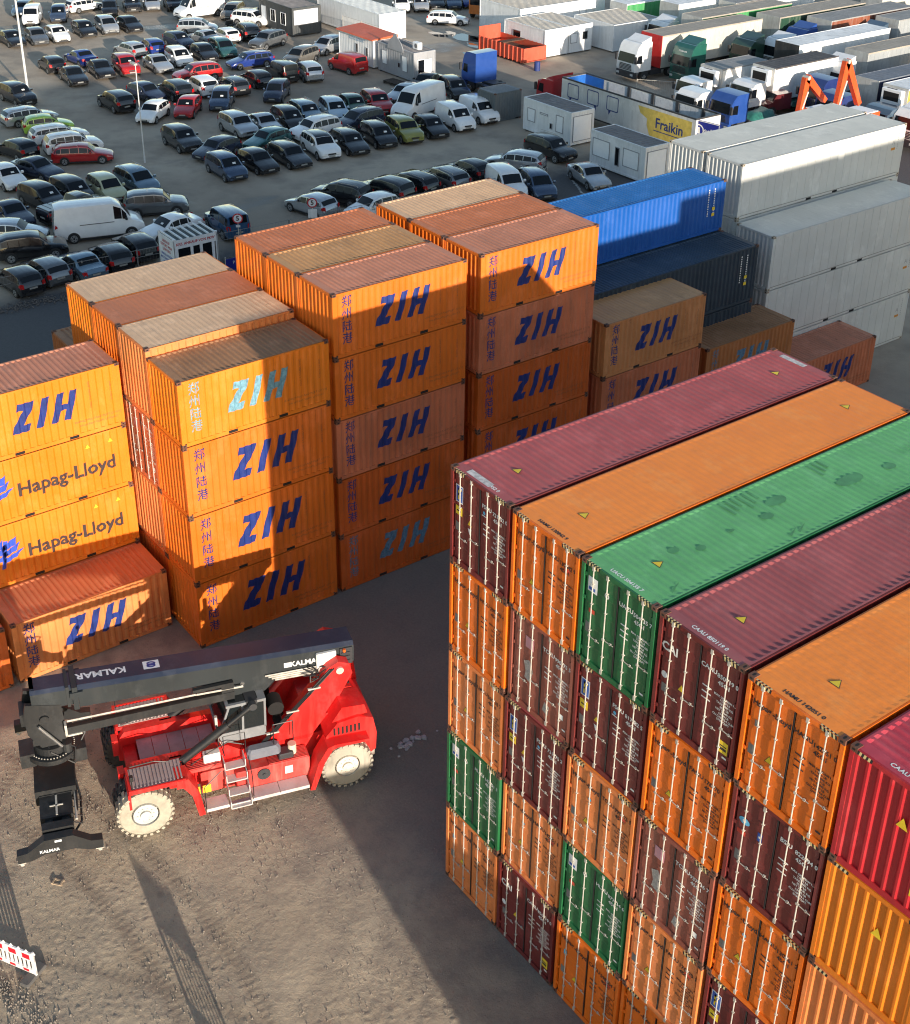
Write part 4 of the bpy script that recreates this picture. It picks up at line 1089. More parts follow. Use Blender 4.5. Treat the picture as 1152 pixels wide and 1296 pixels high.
mb = MB(); mb.cyl((hx, -.05, 2.98), (hx, -.05, 3.06), .22, 14); part('rotator_cap', mb, [GALV])

MBf = MB()
for sx in (-.36, .14): MBf.box(sx, sx + .22, -2.85, 2.85, 1.62, 2.05)
MBf.box(-.14, .14, -2.84, 2.84, 1.66, 1.98); MBf.box(-.62, .62, -1.2, 1.2, 1.75, 2.3); MBf.box(-.5, .46, -2.2, -1.25, 1.7, 2.12); MBf.box(-.5, .5, -1.25, -1.1, 1.9, 2.14); MBf.box(-.5, .5, 1.1, 1.25, 1.9, 2.14)
MBf.box(-.46, .46, -2.75, -2.45, 1.75, 2.18)

spr = obj('spreader', MBf.mesh('spreader', [SPR]), root, (hx - .05, -.1, -.28), (0, 0, R(-3)))
for s in (-1, 1):
    mb = MB(); y0, y1 = (-3.12, -2.84) if s < 0 else (2.84, 3.12)
    mb.prism([(-1.25, 1.40), (-.85, 1.42), (-.45, 1.58), (.45, 1.58), (.85, 1.42), (1.25, 1.40), (1.25, 1.72), (.92, 1.76), (.42, 2.12), (-.42, 2.12), (-.92, 1.76), (-1.25, 1.72)], 'y', y0, y1)
    e = part('end_beam', mb, [SPR], spr)
for sx in (-1, 1):
    for sy in (-1, 1):
        mb = MB(); x = sx * 1.14; mb.cyl((x, sy * 2.98, 1.22), (x, sy * 2.98, 1.40), .07, 8); mb.box(x - .12, x + .12, sy * 2.98 - .1, sy * 2.98 + .1, 1.34, 1.42); part('twistlock', mb, [GALV], spr)
mb = MB(); put_text(mb, 'KALMAR', -.30, -3.126, 1.70, (1, 0, 0), (0, 0, 1), .15, bold=.008); mb.quad((-.12, -3.126 + .0, 1.98), (.08, -3.126, 1.98), (.08, -3.126, 2.06), (-.12, -3.126, 2.06))
part('lettering', mb, [plain('decal_white', (.62, .64, .66), .5)], spr)
mb = MB()
mb.tube([(.62, -.8, 2.2), (.72, -1.3, 1.9), (.70, -2.3, 1.85), (.45, -2.7, 1.8)], .035, 6); mb.tube([(.55, .2, 2.3), (.62, -1.0, 2.1), (.60, -2.0, 2.02)], .03, 6)
for i in range(5): mb.tube([(.42, -1.1 - i * .33, 2.0), (.74, -1.2 - i * .33, 1.95)], .02, 5)
part('spreader_pipework', mb, [HOSE], spr)
mb = MB(); mb.cyl((.56, -1.2, 2.02), (.56, -2.35, 2.0), .04, 8); mb.box(-.03, .03, -2.15, -1.3, 2.125, 2.15); mb.box(-.2, .2, -1.75, -1.71, 2.125, 2.15); part('spreader_ram', mb, [GALV], spr)
mb = MB(); rnd = random.Random(9)
for i in range(6):
    a_ = i * 1.05; mb.tube([(hx + .3 * math.cos(a_), .3 * math.sin(a_), 3.1), (hx + .75 * math.cos(a_) + .3, .7 * math.sin(a_), 2.9), (hx + .6, .4 * math.sin(a_) - .3, 2.3)], .026, 5)
part('rotator_hoses', mb, [HOSE])

# rails, wires and lamps on the machine
RAIL = plain('rail_black', (.02, .02, .02), .5)
for s in (-1, 1):
    y = s * 2.05
    mb = MB(); mb.tube([(-.3, y, 1.92), (-.3, y, 2.35)], .018, 5); mb.bbox(-.36, -.24, y - .09, y + .09, 2.35, 2.50, 0, .02); part('work_lamp', mb, [RAIL])
    mb = MB(); mb.tube([(-.25, s * 1.02, 1.95), (.5, s * 1.1, 2.05), (1.2, s * 1.15, 1.85), (1.7, s * 1.2, 2.1)], .022, 5); part('hydraulic_hose', mb, [HOSE])
mb = MB(); mb.tube([(1.6, -1.2, 1.6), (2.2, -1.25, 2.0), (2.9, -1.05, 2.1), (3.4, -1.1, 1.9)], .02, 5); part('hydraulic_hose', mb, [HOSE])
mb = MB(); mb.tube([(1.9, -2.1, .5), (1.9, -2.1, 1.4), (2.5, -1.9, 1.75)], .016, 5); part('handrail', mb, [HOSE])
mb = MB(); mb.tube([(3.45, -2.05, .5), (3.45, -2.02, 1.35), (3.45, -1.5, 1.75)], .016, 5); part('handrail', mb, [HOSE])
mb = MB(); mb.tube([(2.7, -1.0, 1.9), (2.7, -1.45, 1.9), (2.7, -1.45, 2.7), (3.4, -1.45, 2.7), (3.4, -1.45, 1.9)], .016, 5); part('handrail', mb, [HOSE])
for q in (1.55, 1.9, 4.6):
    mb = MB(); mb.box(q, q + .26, -1.645, -1.625, .75, 1.05); part('warning_label', mb, [YEL if q < 4 else plain('plate_white', (.70, .66, .62), .5)])
mb = MB()
for i in range(7): mb.box(6.25 + i * .14, 6.32 + i * .14, -1.732, -1.722, 1.95, 2.25)
part('cooling_slots', mb, [BLACK])
mb = MB(); mb.cyl((6.0, .9, 2.4), (6.0, .9, 3.6), .09, 12); mb.cyl((6.0, .9, 3.6), (6.15, .9, 3.75), .09, 12); part('exhaust', mb, [DARK], smooth=40)
for s in (-1, 1):
    mb = MB(); mb.cyl((3.6, s * .5, 3.9), (3.6, s * .56, 3.9), .07, 10); part('boom_lamp', mb, [CHROME])

CARS = [
 (-115.98, 28.65, 0, 'sedan', 'black', 'black saloon car left of a grey hatchback and just behind a black SUV'),
 (-115.28, 31.09, -7, 'hatch', 'grey', 'grey hatchback between a black saloon car on its left and a white hatchback'),
 (-115.13, 33.31, -5, 'hatch', 'white', 'white hatchback between a grey hatchback on its left and a black hatchback'),
 (-115.89, 36.6, -4, 'hatch', 'black', 'black hatchback between a white hatchback on its left and a silver people carrier'),
 (-116.11, 39.28, -9, 'mpv', 'silver', 'silver people carrier between a black hatchback on its left and a black hatchback'),
 (-115.2, 41.5, -2, 'hatch', 'black', 'black hatchback between a silver people carrier on its left and a black SUV'),
 (-124.97, 34.3, -28, 'smallvan', 'white', 'white small delivery van behind a grey hatchback and in front of a steel blue hatchback'),
 (-124.7, 37.29, -26, 'mpv', 'slate', 'slate blue people carrier left of a white estate car and just behind a white hatchback'),
 (-129.83, 35.0, -36, 'hatch', 'steel', 'steel blue hatchback just behind a white small delivery van in the car park'),
 (-127.68, 41.53, 100, 'wagon', 'white', 'white estate car right of a slate blue people carrier and just behind a black hatchback'),
 (-124.29, 43.17, -24, 'mpv', 'black', 'black people carrier between a white estate car on its left and a black SUV'),
 (-125.04, 46.19, -19, 'suv', 'black', 'black SUV between a black people carrier on its left and a silver hatchback'),
 (-124.47, 48.42, -19, 'hatch', 'silver', 'silver hatchback between a black SUV on its left and a black SUV'),
 (-104.42, 36.65, -172, 'hatch', 'silver', 'silver hatchback between a black saloon car on its left and a blue hatchback'),
 (-104.56, 39.12, 175, 'hatch', 'blue', 'blue hatchback between a silver hatchback on its left and a navy blue hatchback'),
 (-98.28, 33.52, -9, 'suv', 'red', 'red SUV between a black saloon car on its left and a silver saloon car'),
 (-97.42, 36.45, -5, 'sedan', 'silver', 'silver saloon car between a silver hatchback on its left and a white people carrier'),
 (-103.12, 27.92, 177, 'hatch', 'black', 'black hatchback between a black saloon car on its left and a black saloon car'),
 (-97.63, 27.91, -6, 'sedan', 'black', 'black saloon car between a black hatchback on its left and a black saloon car'),
 (-104.06, 31.25, -176, 'sedan', 'blue', 'blue saloon car between a black hatchback on its left and a black saloon car'),
 (-98.65, 31.08, -7, 'sedan', 'black', 'black saloon car between a blue saloon car on its left and a red SUV'),
 (-86.75, 27.39, -178, 'suv', 'black', 'black SUV between a black saloon car on its left and a navy blue hatchback'),
 (-88.05, 30.92, 10, 'hatch', 'navy', 'navy blue hatchback between a black SUV on its left and a black SUV'),
 (-81.82, 28.6, -48, 'hatch', 'white', 'white hatchback between a black SUV on its left and a red hatchback'),
 (-93.66, 21.08, 5, 'suv', 'black', 'black SUV left of a black saloon car and just behind a silver estate car'),
 (-86.68, 19.5, 91, 'wagon', 'silver', 'silver estate car left of a lime green hatchback and just behind a black hatchback'),
 (-83.4, 19.84, 79, 'hatch', 'lime', 'lime green hatchback right of a silver estate car and just behind a white estate car'),
 (-80.23, 19.54, 85, 'wagon', 'white', 'white estate car right of a silver estate car and just behind a red estate car'),
 (-76.7, 19.33, 82, 'suv', 'white', 'white SUV right of a navy blue saloon car and just behind a red estate car'),
 (-74.0, 19.01, 65, 'wagon', 'red', 'red estate car right of a navy blue saloon car, nearer than a white SUV'),
 (-78.38, 15.29, -165, 'hatch', 'black', 'black hatchback left of a white estate car and just behind a navy blue saloon car'),
 (-72.58, 14.79, 21, 'sedan', 'navy', 'navy blue saloon car between a white hatchback on its left and a black people carrier'),
 (-71.77, 12.24, 2, 'hatch', 'white', 'white hatchback left of a navy blue saloon car, nearer than a black hatchback'),
 (-65.85, 12.64, 10, 'mpv', 'black', 'black people carrier left of a black people carrier and just behind a silver estate car'),
 (-65.9, 14.88, 6, 'mpv', 'black', 'black people carrier right of a black people carrier and just behind a black pickup'),
 (-65.03, 17.15, -1, 'smallmpv', 'beige', 'beige compact people carrier right of a black people carrier, nearer than a red estate car'),
 (-65.43, 19.66, 4, 'mpv', 'steel', 'steel blue people carrier just behind a grey SUV in the car park'),
 (-59.91, 18.57, 66, 'suv', 'grey', 'grey SUV right of a beige compact people carrier and just behind a white saloon car'),
 (-64.01, 9.71, 4, 'sedan', 'navy', 'navy blue saloon car left of a black people carrier, nearer than a white hatchback'),
 (-62.23, 13.57, 101, 'pickup', 'black', 'black pickup with ribbed bed cover parked on the gravel'),
 (-57.99, 13.52, 74, 'van', 'white', 'white large panel van left of a black hatchback and just behind a black hatchback'),
 (-60.38, 8.44, 59, 'wagon', 'silver', 'silver estate car behind a black SUV and in front of a navy blue saloon car'),
 (-56.87, 8.44, 73, 'suv', 'black', 'black SUV left of a steel blue saloon car and just behind a grey hatchback'),
 (-52.35, 5.87, -174, 'hatch', 'black', 'black hatchback left of a grey hatchback, nearer than a black SUV'),
 (-52.84, 7.79, -174, 'hatch', 'grey', 'grey hatchback between a black hatchback on its left and a steel blue saloon car'),
 (-52.41, 9.88, -176, 'sedan', 'steel', 'steel blue saloon car between a grey hatchback on its left and a black hatchback'),
 (-52.68, 12.04, 179, 'hatch', 'black', 'black hatchback between a steel blue saloon car on its left and a black hatchback'),
 (-53.48, 14.06, -179, 'hatch', 'black', 'black hatchback between a black hatchback on its left and a white saloon car'),
 (-55.25, 17.41, -82, 'sedan', 'white', 'white saloon car between a black hatchback on its left and a dark blue boxy off-roader'),
 (-53.66, 20.82, 176, 'jeep', 'darkblue', 'dark blue boxy off-roader just right of a white saloon car in the car park'),
 (-72.97, 26.99, -2, 'suv', 'charcoal', 'dark grey SUV left of a navy blue hatchback, nearer than a red hatchback'),
 (-69.22, 28.15, -72, 'hatch', 'navy', 'navy blue hatchback between a dark grey SUV on its left and a black hatchback'),
 (-64.59, 26.57, -2, 'mpv', 'slate', 'slate blue people carrier between a dark grey SUV on its left and a black hatchback'),
 (-64.55, 29.26, 1, 'hatch', 'black', 'black hatchback left of a dark grey estate car, nearer than a teal hatchback'),
 (-73.85, 32.55, -2, 'suv', 'silver', 'silver SUV between a red hatchback on its left and a silver saloon car'),
 (-73.32, 34.71, -3, 'sedan', 'silver', 'silver saloon car between a silver SUV on its left and a black people carrier'),
 (-69.1, 32.63, -77, 'hatch', 'teal', 'teal hatchback between a silver SUV on its left and a dark grey estate car'),
 (-64.56, 32.03, -1, 'wagon', 'charcoal', 'dark grey estate car between a teal hatchback on its left and a white black-roofed SUV'),
 (-73.24, 37.03, -8, 'mpv', 'black', 'black people carrier right of a silver saloon car and just behind a teal hatchback'),
 (-74.37, 39.42, -7, 'wagon', 'steel', 'steel blue estate car right of a black people carrier and just behind a white SUV'),
 (-69.25, 37.17, -84, 'suv', 'white', 'white SUV between a black people carrier on its left and a black estate car'),
 (-65.03, 35.17, -8, 'suv', 'whiteblack', 'white black-roofed SUV right of a dark grey estate car and just behind a black SUV'),
 (-64.82, 37.74, -8, 'wagon', 'black', 'black estate car between a white black-roofed SUV on its left and a black people carrier'),
 (-64.94, 40.58, -10, 'mpv', 'black', 'black people carrier between a black estate car on its left and an olive gold SUV'),
 (-64.84, 43.09, -11, 'suv', 'olive', 'olive gold SUV between a black people carrier on its left and a black hatchback'),
 (-64.59, 45.59, -10, 'hatch', 'black', 'black hatchback between an olive gold SUV on its left and a white small delivery van'),
 (-69.51, 41.74, -82, 'mpv', 'navy', 'navy blue people carrier left of an olive gold SUV, nearer than a green hatchback'),
 (-73.46, 41.66, -16, 'mpv', 'paleblue', 'pale blue people carrier left of a green hatchback and just behind a white SUV'),
 (-73.82, 43.91, -13, 'hatch', 'green', 'green hatchback between a pale blue people carrier on its left and a red SUV'),
 (-73.17, 45.9, -15, 'suv', 'red', 'red SUV between a green hatchback on its left and a silver hatchback'),
 (-74.47, 49.71, -71, 'hatch', 'silver', 'silver hatchback between a red SUV on its left and a black saloon car'),
 (-70.14, 48.22, -71, 'van', 'white', 'white large panel van right of a red SUV and just behind a black hatchback'),
 (-65.26, 48.6, -8, 'smallvan', 'white', 'white small delivery van right of a black hatchback and just behind a black hatchback'),
 (-65.86, 51.58, -7, 'smallvan', 'white', 'white small delivery van just right of a white small delivery van in the car park'),
 (-73.4, 54.52, -16, 'mpv', 'charcoal', 'dark grey people carrier just behind a white small delivery van in the car park'),
 (-76.72, 53.67, -64, 'sedan', 'black', 'black saloon car between a silver hatchback on its left and a dark grey people carrier'),
 (-53.39, 45.54, -148, 'wagon', 'silver', 'silver estate car between a black hatchback on its left and a black SUV'),
 (-54.03, 49.64, 4, 'suv', 'black', 'black SUV between a silver estate car on its left and a silver saloon car'),
 (-47.41, 47.83, -15, 'sedan', 'silver', 'silver saloon car just right of a black SUV in the car park'),
 (-47.9, 43.19, -19, 'mpv', 'slate', 'slate blue people carrier left of a silver saloon car, nearer than a silver estate car'),
 (-49.19, 41.34, -16, 'smallvan', 'white', 'white small delivery van right of a black hatchback, nearer than a silver estate car'),
 (-53.78, 27.53, -167, 'hatch', 'silver', 'silver hatchback left of a black SUV, nearer than a dark grey estate car'),
 (-54.35, 30.4, -156, 'suv', 'black', 'black SUV between a silver hatchback on its left and a white hatchback'),
 (-53.27, 33.51, -166, 'suv', 'black', 'black SUV between a black SUV on its left and a black estate car'),
 (-53.78, 36.08, -171, 'wagon', 'black', 'black estate car between a black SUV on its left and a grey estate car'),
 (-53.39, 38.74, -179, 'wagon', 'grey', 'grey estate car between a black estate car on its left and a black hatchback'),
 (-53.84, 41.37, -175, 'hatch', 'black', 'black hatchback between a grey estate car on its left and a white small delivery van'),
 (-50.86, 30.69, -84, 'hatch', 'white', 'white hatchback between a black SUV on its left and a black estate car'),
 (-109.74, 46.95, 55, 'mpv', 'silver', 'silver people carrier between a navy blue hatchback on its left and a white hatchback'),
 (-110.02, 53.71, 30, 'suv', 'white', 'white SUV right of a tan grey people carrier and just behind a black SUV'),
 (-114.77, 53.88, -46, 'mpv', 'tan', 'tan grey people carrier left of a white SUV and just behind a white hatchback'),
 (-113.23, 57.26, -143, 'sedan', 'brown', 'dark brown saloon car right of a white SUV and just behind a black SUV'),
 (-104.73, 50.14, 170, 'suv', 'black', 'black SUV between a white hatchback on its left and a grey SUV'),
 (-104.78, 47.72, 177, 'hatch', 'white', 'white hatchback between a silver saloon car on its left and a black SUV'),
 (-105.2, 45.37, -174, 'sedan', 'silver', 'silver saloon car between a navy blue hatchback on its left and a white hatchback'),
 (-105.22, 42.54, 5, 'hatch', 'navy', 'navy blue hatchback between a blue hatchback on its left and a silver people carrier'),
 (-99.38, 44.55, -8, 'mpv', 'teal', 'teal people carrier between a black hatchback on its left and a blue estate car'),
 (-98.84, 42.19, -6, 'hatch', 'black', 'black hatchback between a white people carrier on its left and a teal people carrier'),
 (-98.44, 39.21, -8, 'mpv', 'white', 'white people carrier between a silver saloon car on its left and a black hatchback'),
 (-93.42, 44.39, -94, 'wagon', 'blue', 'blue estate car between a teal people carrier on its left and a black boxy off-roader'),
 (-99.75, 49.94, -68, 'suv', 'grey', 'grey SUV between a black SUV on its left and a tan grey people carrier'),
 (-91.46, 37.67, -93, 'suv', 'red', 'red SUV between a silver saloon car on its left and a dark grey estate car'),
 (-87.13, 35.95, 176, 'suv', 'white', 'white SUV between a black SUV on its left and a slate blue people carrier'),
 (-86.0, 38.44, 177, 'wagon', 'charcoal', 'dark grey estate car between a white SUV on its left and a black hatchback'),
 (-86.97, 41.47, 178, 'hatch', 'black', 'black hatchback right of a dark grey estate car and just behind a silver saloon car'),
 (-87.33, 44.48, 177, 'jeep', 'black', 'black boxy off-roader between a black hatchback on its left and a silver SUV'),
 (-81.57, 40.63, -43, 'smallmpv', 'navy', 'navy blue compact people carrier right of a black hatchback, nearer than a black boxy off-roader'),
 (-82.1, 35.37, -36, 'mpv', 'slate', 'slate blue people carrier between a white SUV on its left and a black hatchback'),
 (-81.55, 31.76, -40, 'hatch', 'red', 'red hatchback between a white hatchback on its left and a slate blue people carrier'),
 (-87.23, 33.32, 179, 'suv', 'black', 'black SUV between a navy blue hatchback on its left and a white SUV'),
 (-86.27, 46.7, 168, 'suv', 'silver', 'silver SUV between a black boxy off-roader on its left and a red small delivery van'),
 (-91.84, 49.21, -66, 'mpv', 'tan', 'tan grey people carrier between a grey SUV on its left and a silver people carrier'),
 (-94.33, 53.95, -69, 'mpv', 'silver', 'silver people carrier just behind a red small delivery van in the car park'),
 (-86.59, 51.34, -175, 'smallvan', 'red', 'red small delivery van right of a silver SUV and just behind a green hatchback'),
 (-117.28, 50.99, -86, 'van', 'white', 'white large panel van right of a black SUV and just behind a silver people carrier'),
 (-123.01, 50.46, -17, 'suv', 'black', 'black SUV between a silver hatchback on its left and a white large panel van'),
 (-107.41, 71.9, -29, 'mpv', 'white', 'white people carrier just left of a silver people carrier in the car park'),
 (-106.43, 73.89, -28, 'mpv', 'silver', 'silver people carrier between a white people carrier on its left and a black hatchback'),
 (-106.38, 76.17, -29, 'hatch', 'black', 'black hatchback between a silver people carrier on its left and a slate blue hatchback'),
 (-105.28, 77.84, -30, 'hatch', 'slate', 'slate blue hatchback right of a black hatchback and just behind a white estate car'),
 (-104.9, 79.88, -30, 'hatch', 'blue', 'blue hatchback between a slate blue hatchback on its left and a dark grey saloon car'),
 (-98.13, 71.92, 45, 'wagon', 'white', 'white estate car right of a silver people carrier, nearer than a slate blue hatchback'),
 (-96.37, 81.53, -50, 'sedan', 'charcoal', 'dark grey saloon car just left of a slate blue SUV in the car park'),
 (-98.49, 86.83, -47, 'suv', 'slate', 'slate blue SUV just right of a dark grey saloon car in the car park'),
]
# ------------------------------------------------------------------ cars
def carpaint(name, col, metal=0.0, rough=.2):
    if name in MATS: return MATS[name]
    m, t, b = nmat(name)
    f = noise(t, 1.2, 5, .6)
    c = ramp(t, f, .3, .75, (*[q * .9 for q in col], 1), (*[min(1, q * 1.05 + .012) for q in col], 1))
    t.links.new(c, b.inputs['Base Color'])
    b.inputs['Roughness'].default_value = rough; b.inputs['Metallic'].default_value = metal
    b.inputs['Coat Weight'].default_value = .9; b.inputs['Coat Roughness'].default_value = .04
    MATS[name] = m
    return m
CC = dict(white=(.88, .88, .87), silver=(.50, .52, .54), grey=(.18, .19, .20), charcoal=(.055, .058, .065), black=(.006, .006, .008), navy=(.014, .022, .050), blue=(.012, .035, .20),
          slate=(.070, .105, .175), steel=(.16, .24, .31), red=(.40, .012, .014), lime=(.38, .62, .06), teal=(.055, .17, .17), paleblue=(.42, .55, .66), beige=(.50, .50, .31), tan=(.26, .24, .21),
          green=(.02, .075, .045), olive=(.25, .25, .055), brown=(.05, .022, .018), darkblue=(.022, .075, .16), whiteblack=(.88, .88, .87))
CMETAL = {'silver', 'grey', 'steel', 'slate', 'tan', 'charcoal', 'teal'}
WIN = glass('car_glass', (.006, .008, .011), .12); WIN.node_tree.nodes['Principled BSDF'].inputs['Specular IOR Level'].default_value = .38
HEADL = glass('headlight_glass', (.55, .56, .55), .12)
TAIL = glass('tail_light_red', (.45, .010, .010), .15)
TRIM = plain('car_trim_black', (.018, .018, .020), .55)
TYR = plain('car_tyre', (.022, .022, .022), .85)
ALLOY = plain('alloy_rim', (.38, .39, .40), .35, .6)
PLATE = plain('number_plate_white', (.30, .30, .28), .5)
PAPER = plain('windscreen_paper', (.78, .78, .76), .6)
# length, width, height, profile: stations (t from nose 0 to tail 1, belt z, roof z or None, kind)
CT = dict(
 hatch=dict(L=4.1, W=1.74, H=1.48, r=.31, wb=(.19, .81), st=[(0, .52, .60), (.035, .62, .70), (.13, .74, .80), (.25, .86, .92), (.30, .90, .97), (.43, .92, 1.40), (.58, .93, 1.48), (.80, .97, 1.44), (.90, .99, 1.34), (.975, .95, 1.00), (1, .70, .74)]),
 sedan=dict(L=4.55, W=1.78, H=1.44, r=.32, wb=(.19, .80), st=[(0, .50, .58), (.03, .60, .68), (.13, .72, .78), (.25, .82, .88), (.31, .86, .93), (.44, .89, 1.35), (.56, .90, 1.43), (.70, .92, 1.38), (.82, .94, 1.02), (.95, .92, .98), (1, .70, .76)]),
 wagon=dict(L=4.65, W=1.80, H=1.48, r=.32, wb=(.18, .79), st=[(0, .50, .58), (.03, .60, .68), (.13, .73, .79), (.24, .84, .90), (.29, .88, .95), (.40, .91, 1.39), (.55, .92, 1.47), (.84, .95, 1.43), (.92, .97, 1.32), (.985, .94, .98), (1, .70, .74)]),
 suv=dict(L=4.5, W=1.86, H=1.70, r=.36, wb=(.19, .80), st=[(0, .62, .72), (.03, .80, .88), (.10, .92, .99), (.22, 1.00, 1.06), (.27, 1.04, 1.10), (.38, 1.06, 1.58), (.52, 1.07, 1.69), (.82, 1.09, 1.66), (.92, 1.11, 1.54), (.98, 1.06, 1.12), (1, .80, .86)]),
 mpv=dict(L=4.35, W=1.80, H=1.62, r=.32, wb=(.17, .81), st=[(0, .52, .62), (.03, .68, .76), (.10, .82, .90), (.18, .92, .98), (.22, .95, 1.02), (.38, .98, 1.52), (.55, .99, 1.62), (.83, 1.01, 1.58), (.93, 1.03, 1.46), (.985, 1.0, 1.04), (1, .72, .76)]),
 jeep=dict(L=4.2, W=1.78, H=1.86, r=.38, wb=(.18, .80), st=[(0, .66, .76), (.02, .90, .98), (.10, 1.02, 1.06), (.24, 1.05, 1.10), (.27, 1.06, 1.14), (.33, 1.10, 1.72), (.42, 1.12, 1.85), (.90, 1.14, 1.85), (.965, 1.15, 1.80), (.99, 1.10, 1.16), (1, .80, .90)]),
 smallvan=dict(L=4.5, W=1.84, H=1.84, r=.33, wb=(.18, .81), st=[(0, .55, .66), (.03, .76, .84), (.10, .92, 1.0), (.18, 1.02, 1.08), (.21, 1.05, 1.12), (.34, 1.12, 1.70), (.44, 1.14, 1.84), (.88, 1.16, 1.83), (.96, 1.18, 1.72), (.99, 1.14, 1.2), (1, .8, .9)]),
 van=dict(L=5.9, W=2.04, H=2.50, r=.36, wb=(.16, .80), st=[(0, .60, .72), (.02, .90, 1.0), (.08, 1.12, 1.2), (.13, 1.22, 1.3), (.15, 1.26, 1.36), (.25, 1.32, 2.24), (.34, 1.34, 2.48), (.90, 1.36, 2.50), (.975, 1.38, 2.40), (.995, 1.3, 1.4), (1, .9, 1.0)]),
 pickup=dict(L=5.1, W=1.86, H=1.76, r=.38, wb=(.17, .79), st=[(0, .66, .76), (.02, .88, .95), (.09, 1.0, 1.05), (.20, 1.05, 1.10), (.23, 1.07, 1.12), (.32, 1.08, 1.66), (.40, 1.09, 1.76), (.53, 1.10, 1.72), (.57, 1.11, 1.24), (.98, 1.12, 1.22), (1, 1.02, 1.18)]))
CT['smallmpv'] = dict(CT['mpv'], L=4.1, W=1.72)
def car_meshes(kind, color):
    c = CT[kind]; L, Wd, H = c['L'], c['W'], c['H']; st = c['st']
    # densify stations with smooth interpolation
    ts = [s[0] for s in st]
    secs = []
    for i in range(len(st) - 1):
        secs.append(st[i])
    secs.append(st[-1])
    def half(t):      # plan taper
        return Wd / 2 * (1 - .16 * max(0, 1 - t / .12) ** 2.0 - .10 * max(0, (t - .9) / .1) ** 2)
    van = kind in ('van', 'smallvan')
    rings = []
    for t, zb, zr in secs:
        x = L / 2 - t * L; w = half(t); cabin = zr - zb > .2
        sill = .24 if c['r'] < .35 else .32
        if t in (0, 1): sill += .06
        tum = .10 * (zr - zb) / .55 if cabin else .02
        if van or kind == 'jeep': tum *= .55
        wr = w * .90 - tum if cabin else w * .86
        rings.append([(x, w * .93, sill), (x, w * .995, sill + .18), (x, w, (sill + zb) / 2 + .04), (x, w * .975, zb), (x, wr + .015, zr - (.07 if cabin else .025)), (x, wr - .09, zr - .008), (x, wr * .45, zr + .012), (x, 0, zr + .02)])
    body = MB(); wins = {'windscreen': MB(), 'rear_window': MB()}; sides = []
    def addq(mbx, q, off=0): mbx.add(q, [(0, 1, 2, 3)])
    n = len(rings); k = len(rings[0])
    greens = [i for i in range(n) if secs[i][2] - secs[i][1] > .2]
    g0, g1 = greens[0], greens[-1]
    vidx = {}
    for s in (1, -1):
        base = len(body.v)
        for r in rings:
            for p in r: body.v.append((p[0], p[1] * s, p[2]))
        for i in range(n - 1):
            for j in range(k - 1):
                q = (base + i * k + j, base + (i + 1) * k + j, base + (i + 1) * k + j + 1, base + i * k + j + 1)
                body.f.append(list(q if s > 0 else q[::-1])); body.m.append(0)
    roofm = 1 if color == 'whiteblack' else 0
    if roofm:
        cnt = 0
        for s in (1, -1):
            for i in range(n - 1):
                for j in range(k - 1):
                    if g0 <= i < g1 and j >= 5: body.m[cnt] = 1
                    cnt += 1
    # end caps
    for i in (0, n - 1):
        ring = [(p[0], p[1], p[2]) for p in rings[i]] + [(p[0], -p[1], p[2]) for p in rings[i][::-1][1:]]
        body.add(ring, [tuple(range(len(ring)))], 0)
    # underside
    body.box(-L / 2 + .12, L / 2 - .12, -Wd / 2 * .88, Wd / 2 * .88, .20 if c['r'] < .35 else .28, .34, 2)
    for s in (1, -1): body.box(-L * .27, L * .27, s * Wd * .49 - .012, s * Wd * .49 + .012, .20, .30, 2)
    e = .007
    def lerp(a, b, t): return tuple(a[i] + (b[i] - a[i]) * t for i in range(3))
    def patch(mbx, A, B, C, D, ins=(.06, .06, .10, .06), dirn=(0, 0, 0)):
        # A front-low, B rear-low, C rear-high, D front-high ; insets front, rear, low, high
        def bil(u, v): return lerp(lerp(A, B, u), lerp(D, C, u), v)
        q = [bil(ins[0], ins[2]), bil(1 - ins[1], ins[2]), bil(1 - ins[1], 1 - ins[3]), bil(ins[0], 1 - ins[3])]
        q = [(p[0] + dirn[0], p[1] + dirn[1], p[2] + dirn[2]) for p in q]
        b1 = MB(); b1.add(q, [(0, 1, 2, 3)]); sides.append(b1)
    lastwin = g1 if not (van) else g0 + 1
    for s in (1, -1):
        def pt(i, j): p = rings[i][j]; return (p[0], p[1] * s, p[2])
        # side glass: triangle/quads from the A pillar back
        patch(None, pt(g0 - 1, 3), pt(g0, 3), pt(g0, 4), lerp(pt(g0 - 1, 4), pt(g0, 4), .12), (.42, .04, .08, .12), (0, s * .016, 0))
        for i in range(g0, min(lastwin, g1)):
            span = rings[i][3][0] - rings[i + 1][3][0]
            if span > 1.0 and not van:
                for a, b in ((0, .5), (.5, 1)):
                    patch(None, lerp(pt(i, 3), pt(i + 1, 3), a), lerp(pt(i, 3), pt(i + 1, 3), b), lerp(pt(i, 4), pt(i + 1, 4), b), lerp(pt(i, 4), pt(i + 1, 4), a), (.03, .05, .08, .12), (0, s * .010, 0))
            else: patch(None, pt(i, 3), pt(i + 1, 3), pt(i + 1, 4), pt(i, 4), (.03, .06, .08, .12), (0, s * .010, 0))
        if not van: patch(None, pt(g1, 3), pt(g1 + 1, 3), lerp(pt(g1, 4), pt(g1 + 1, 4), .3), pt(g1, 4), (.10, .55, .12, .14), (0, s * .012, 0))
    A = rings[g0 - 1]; B = rings[g0]
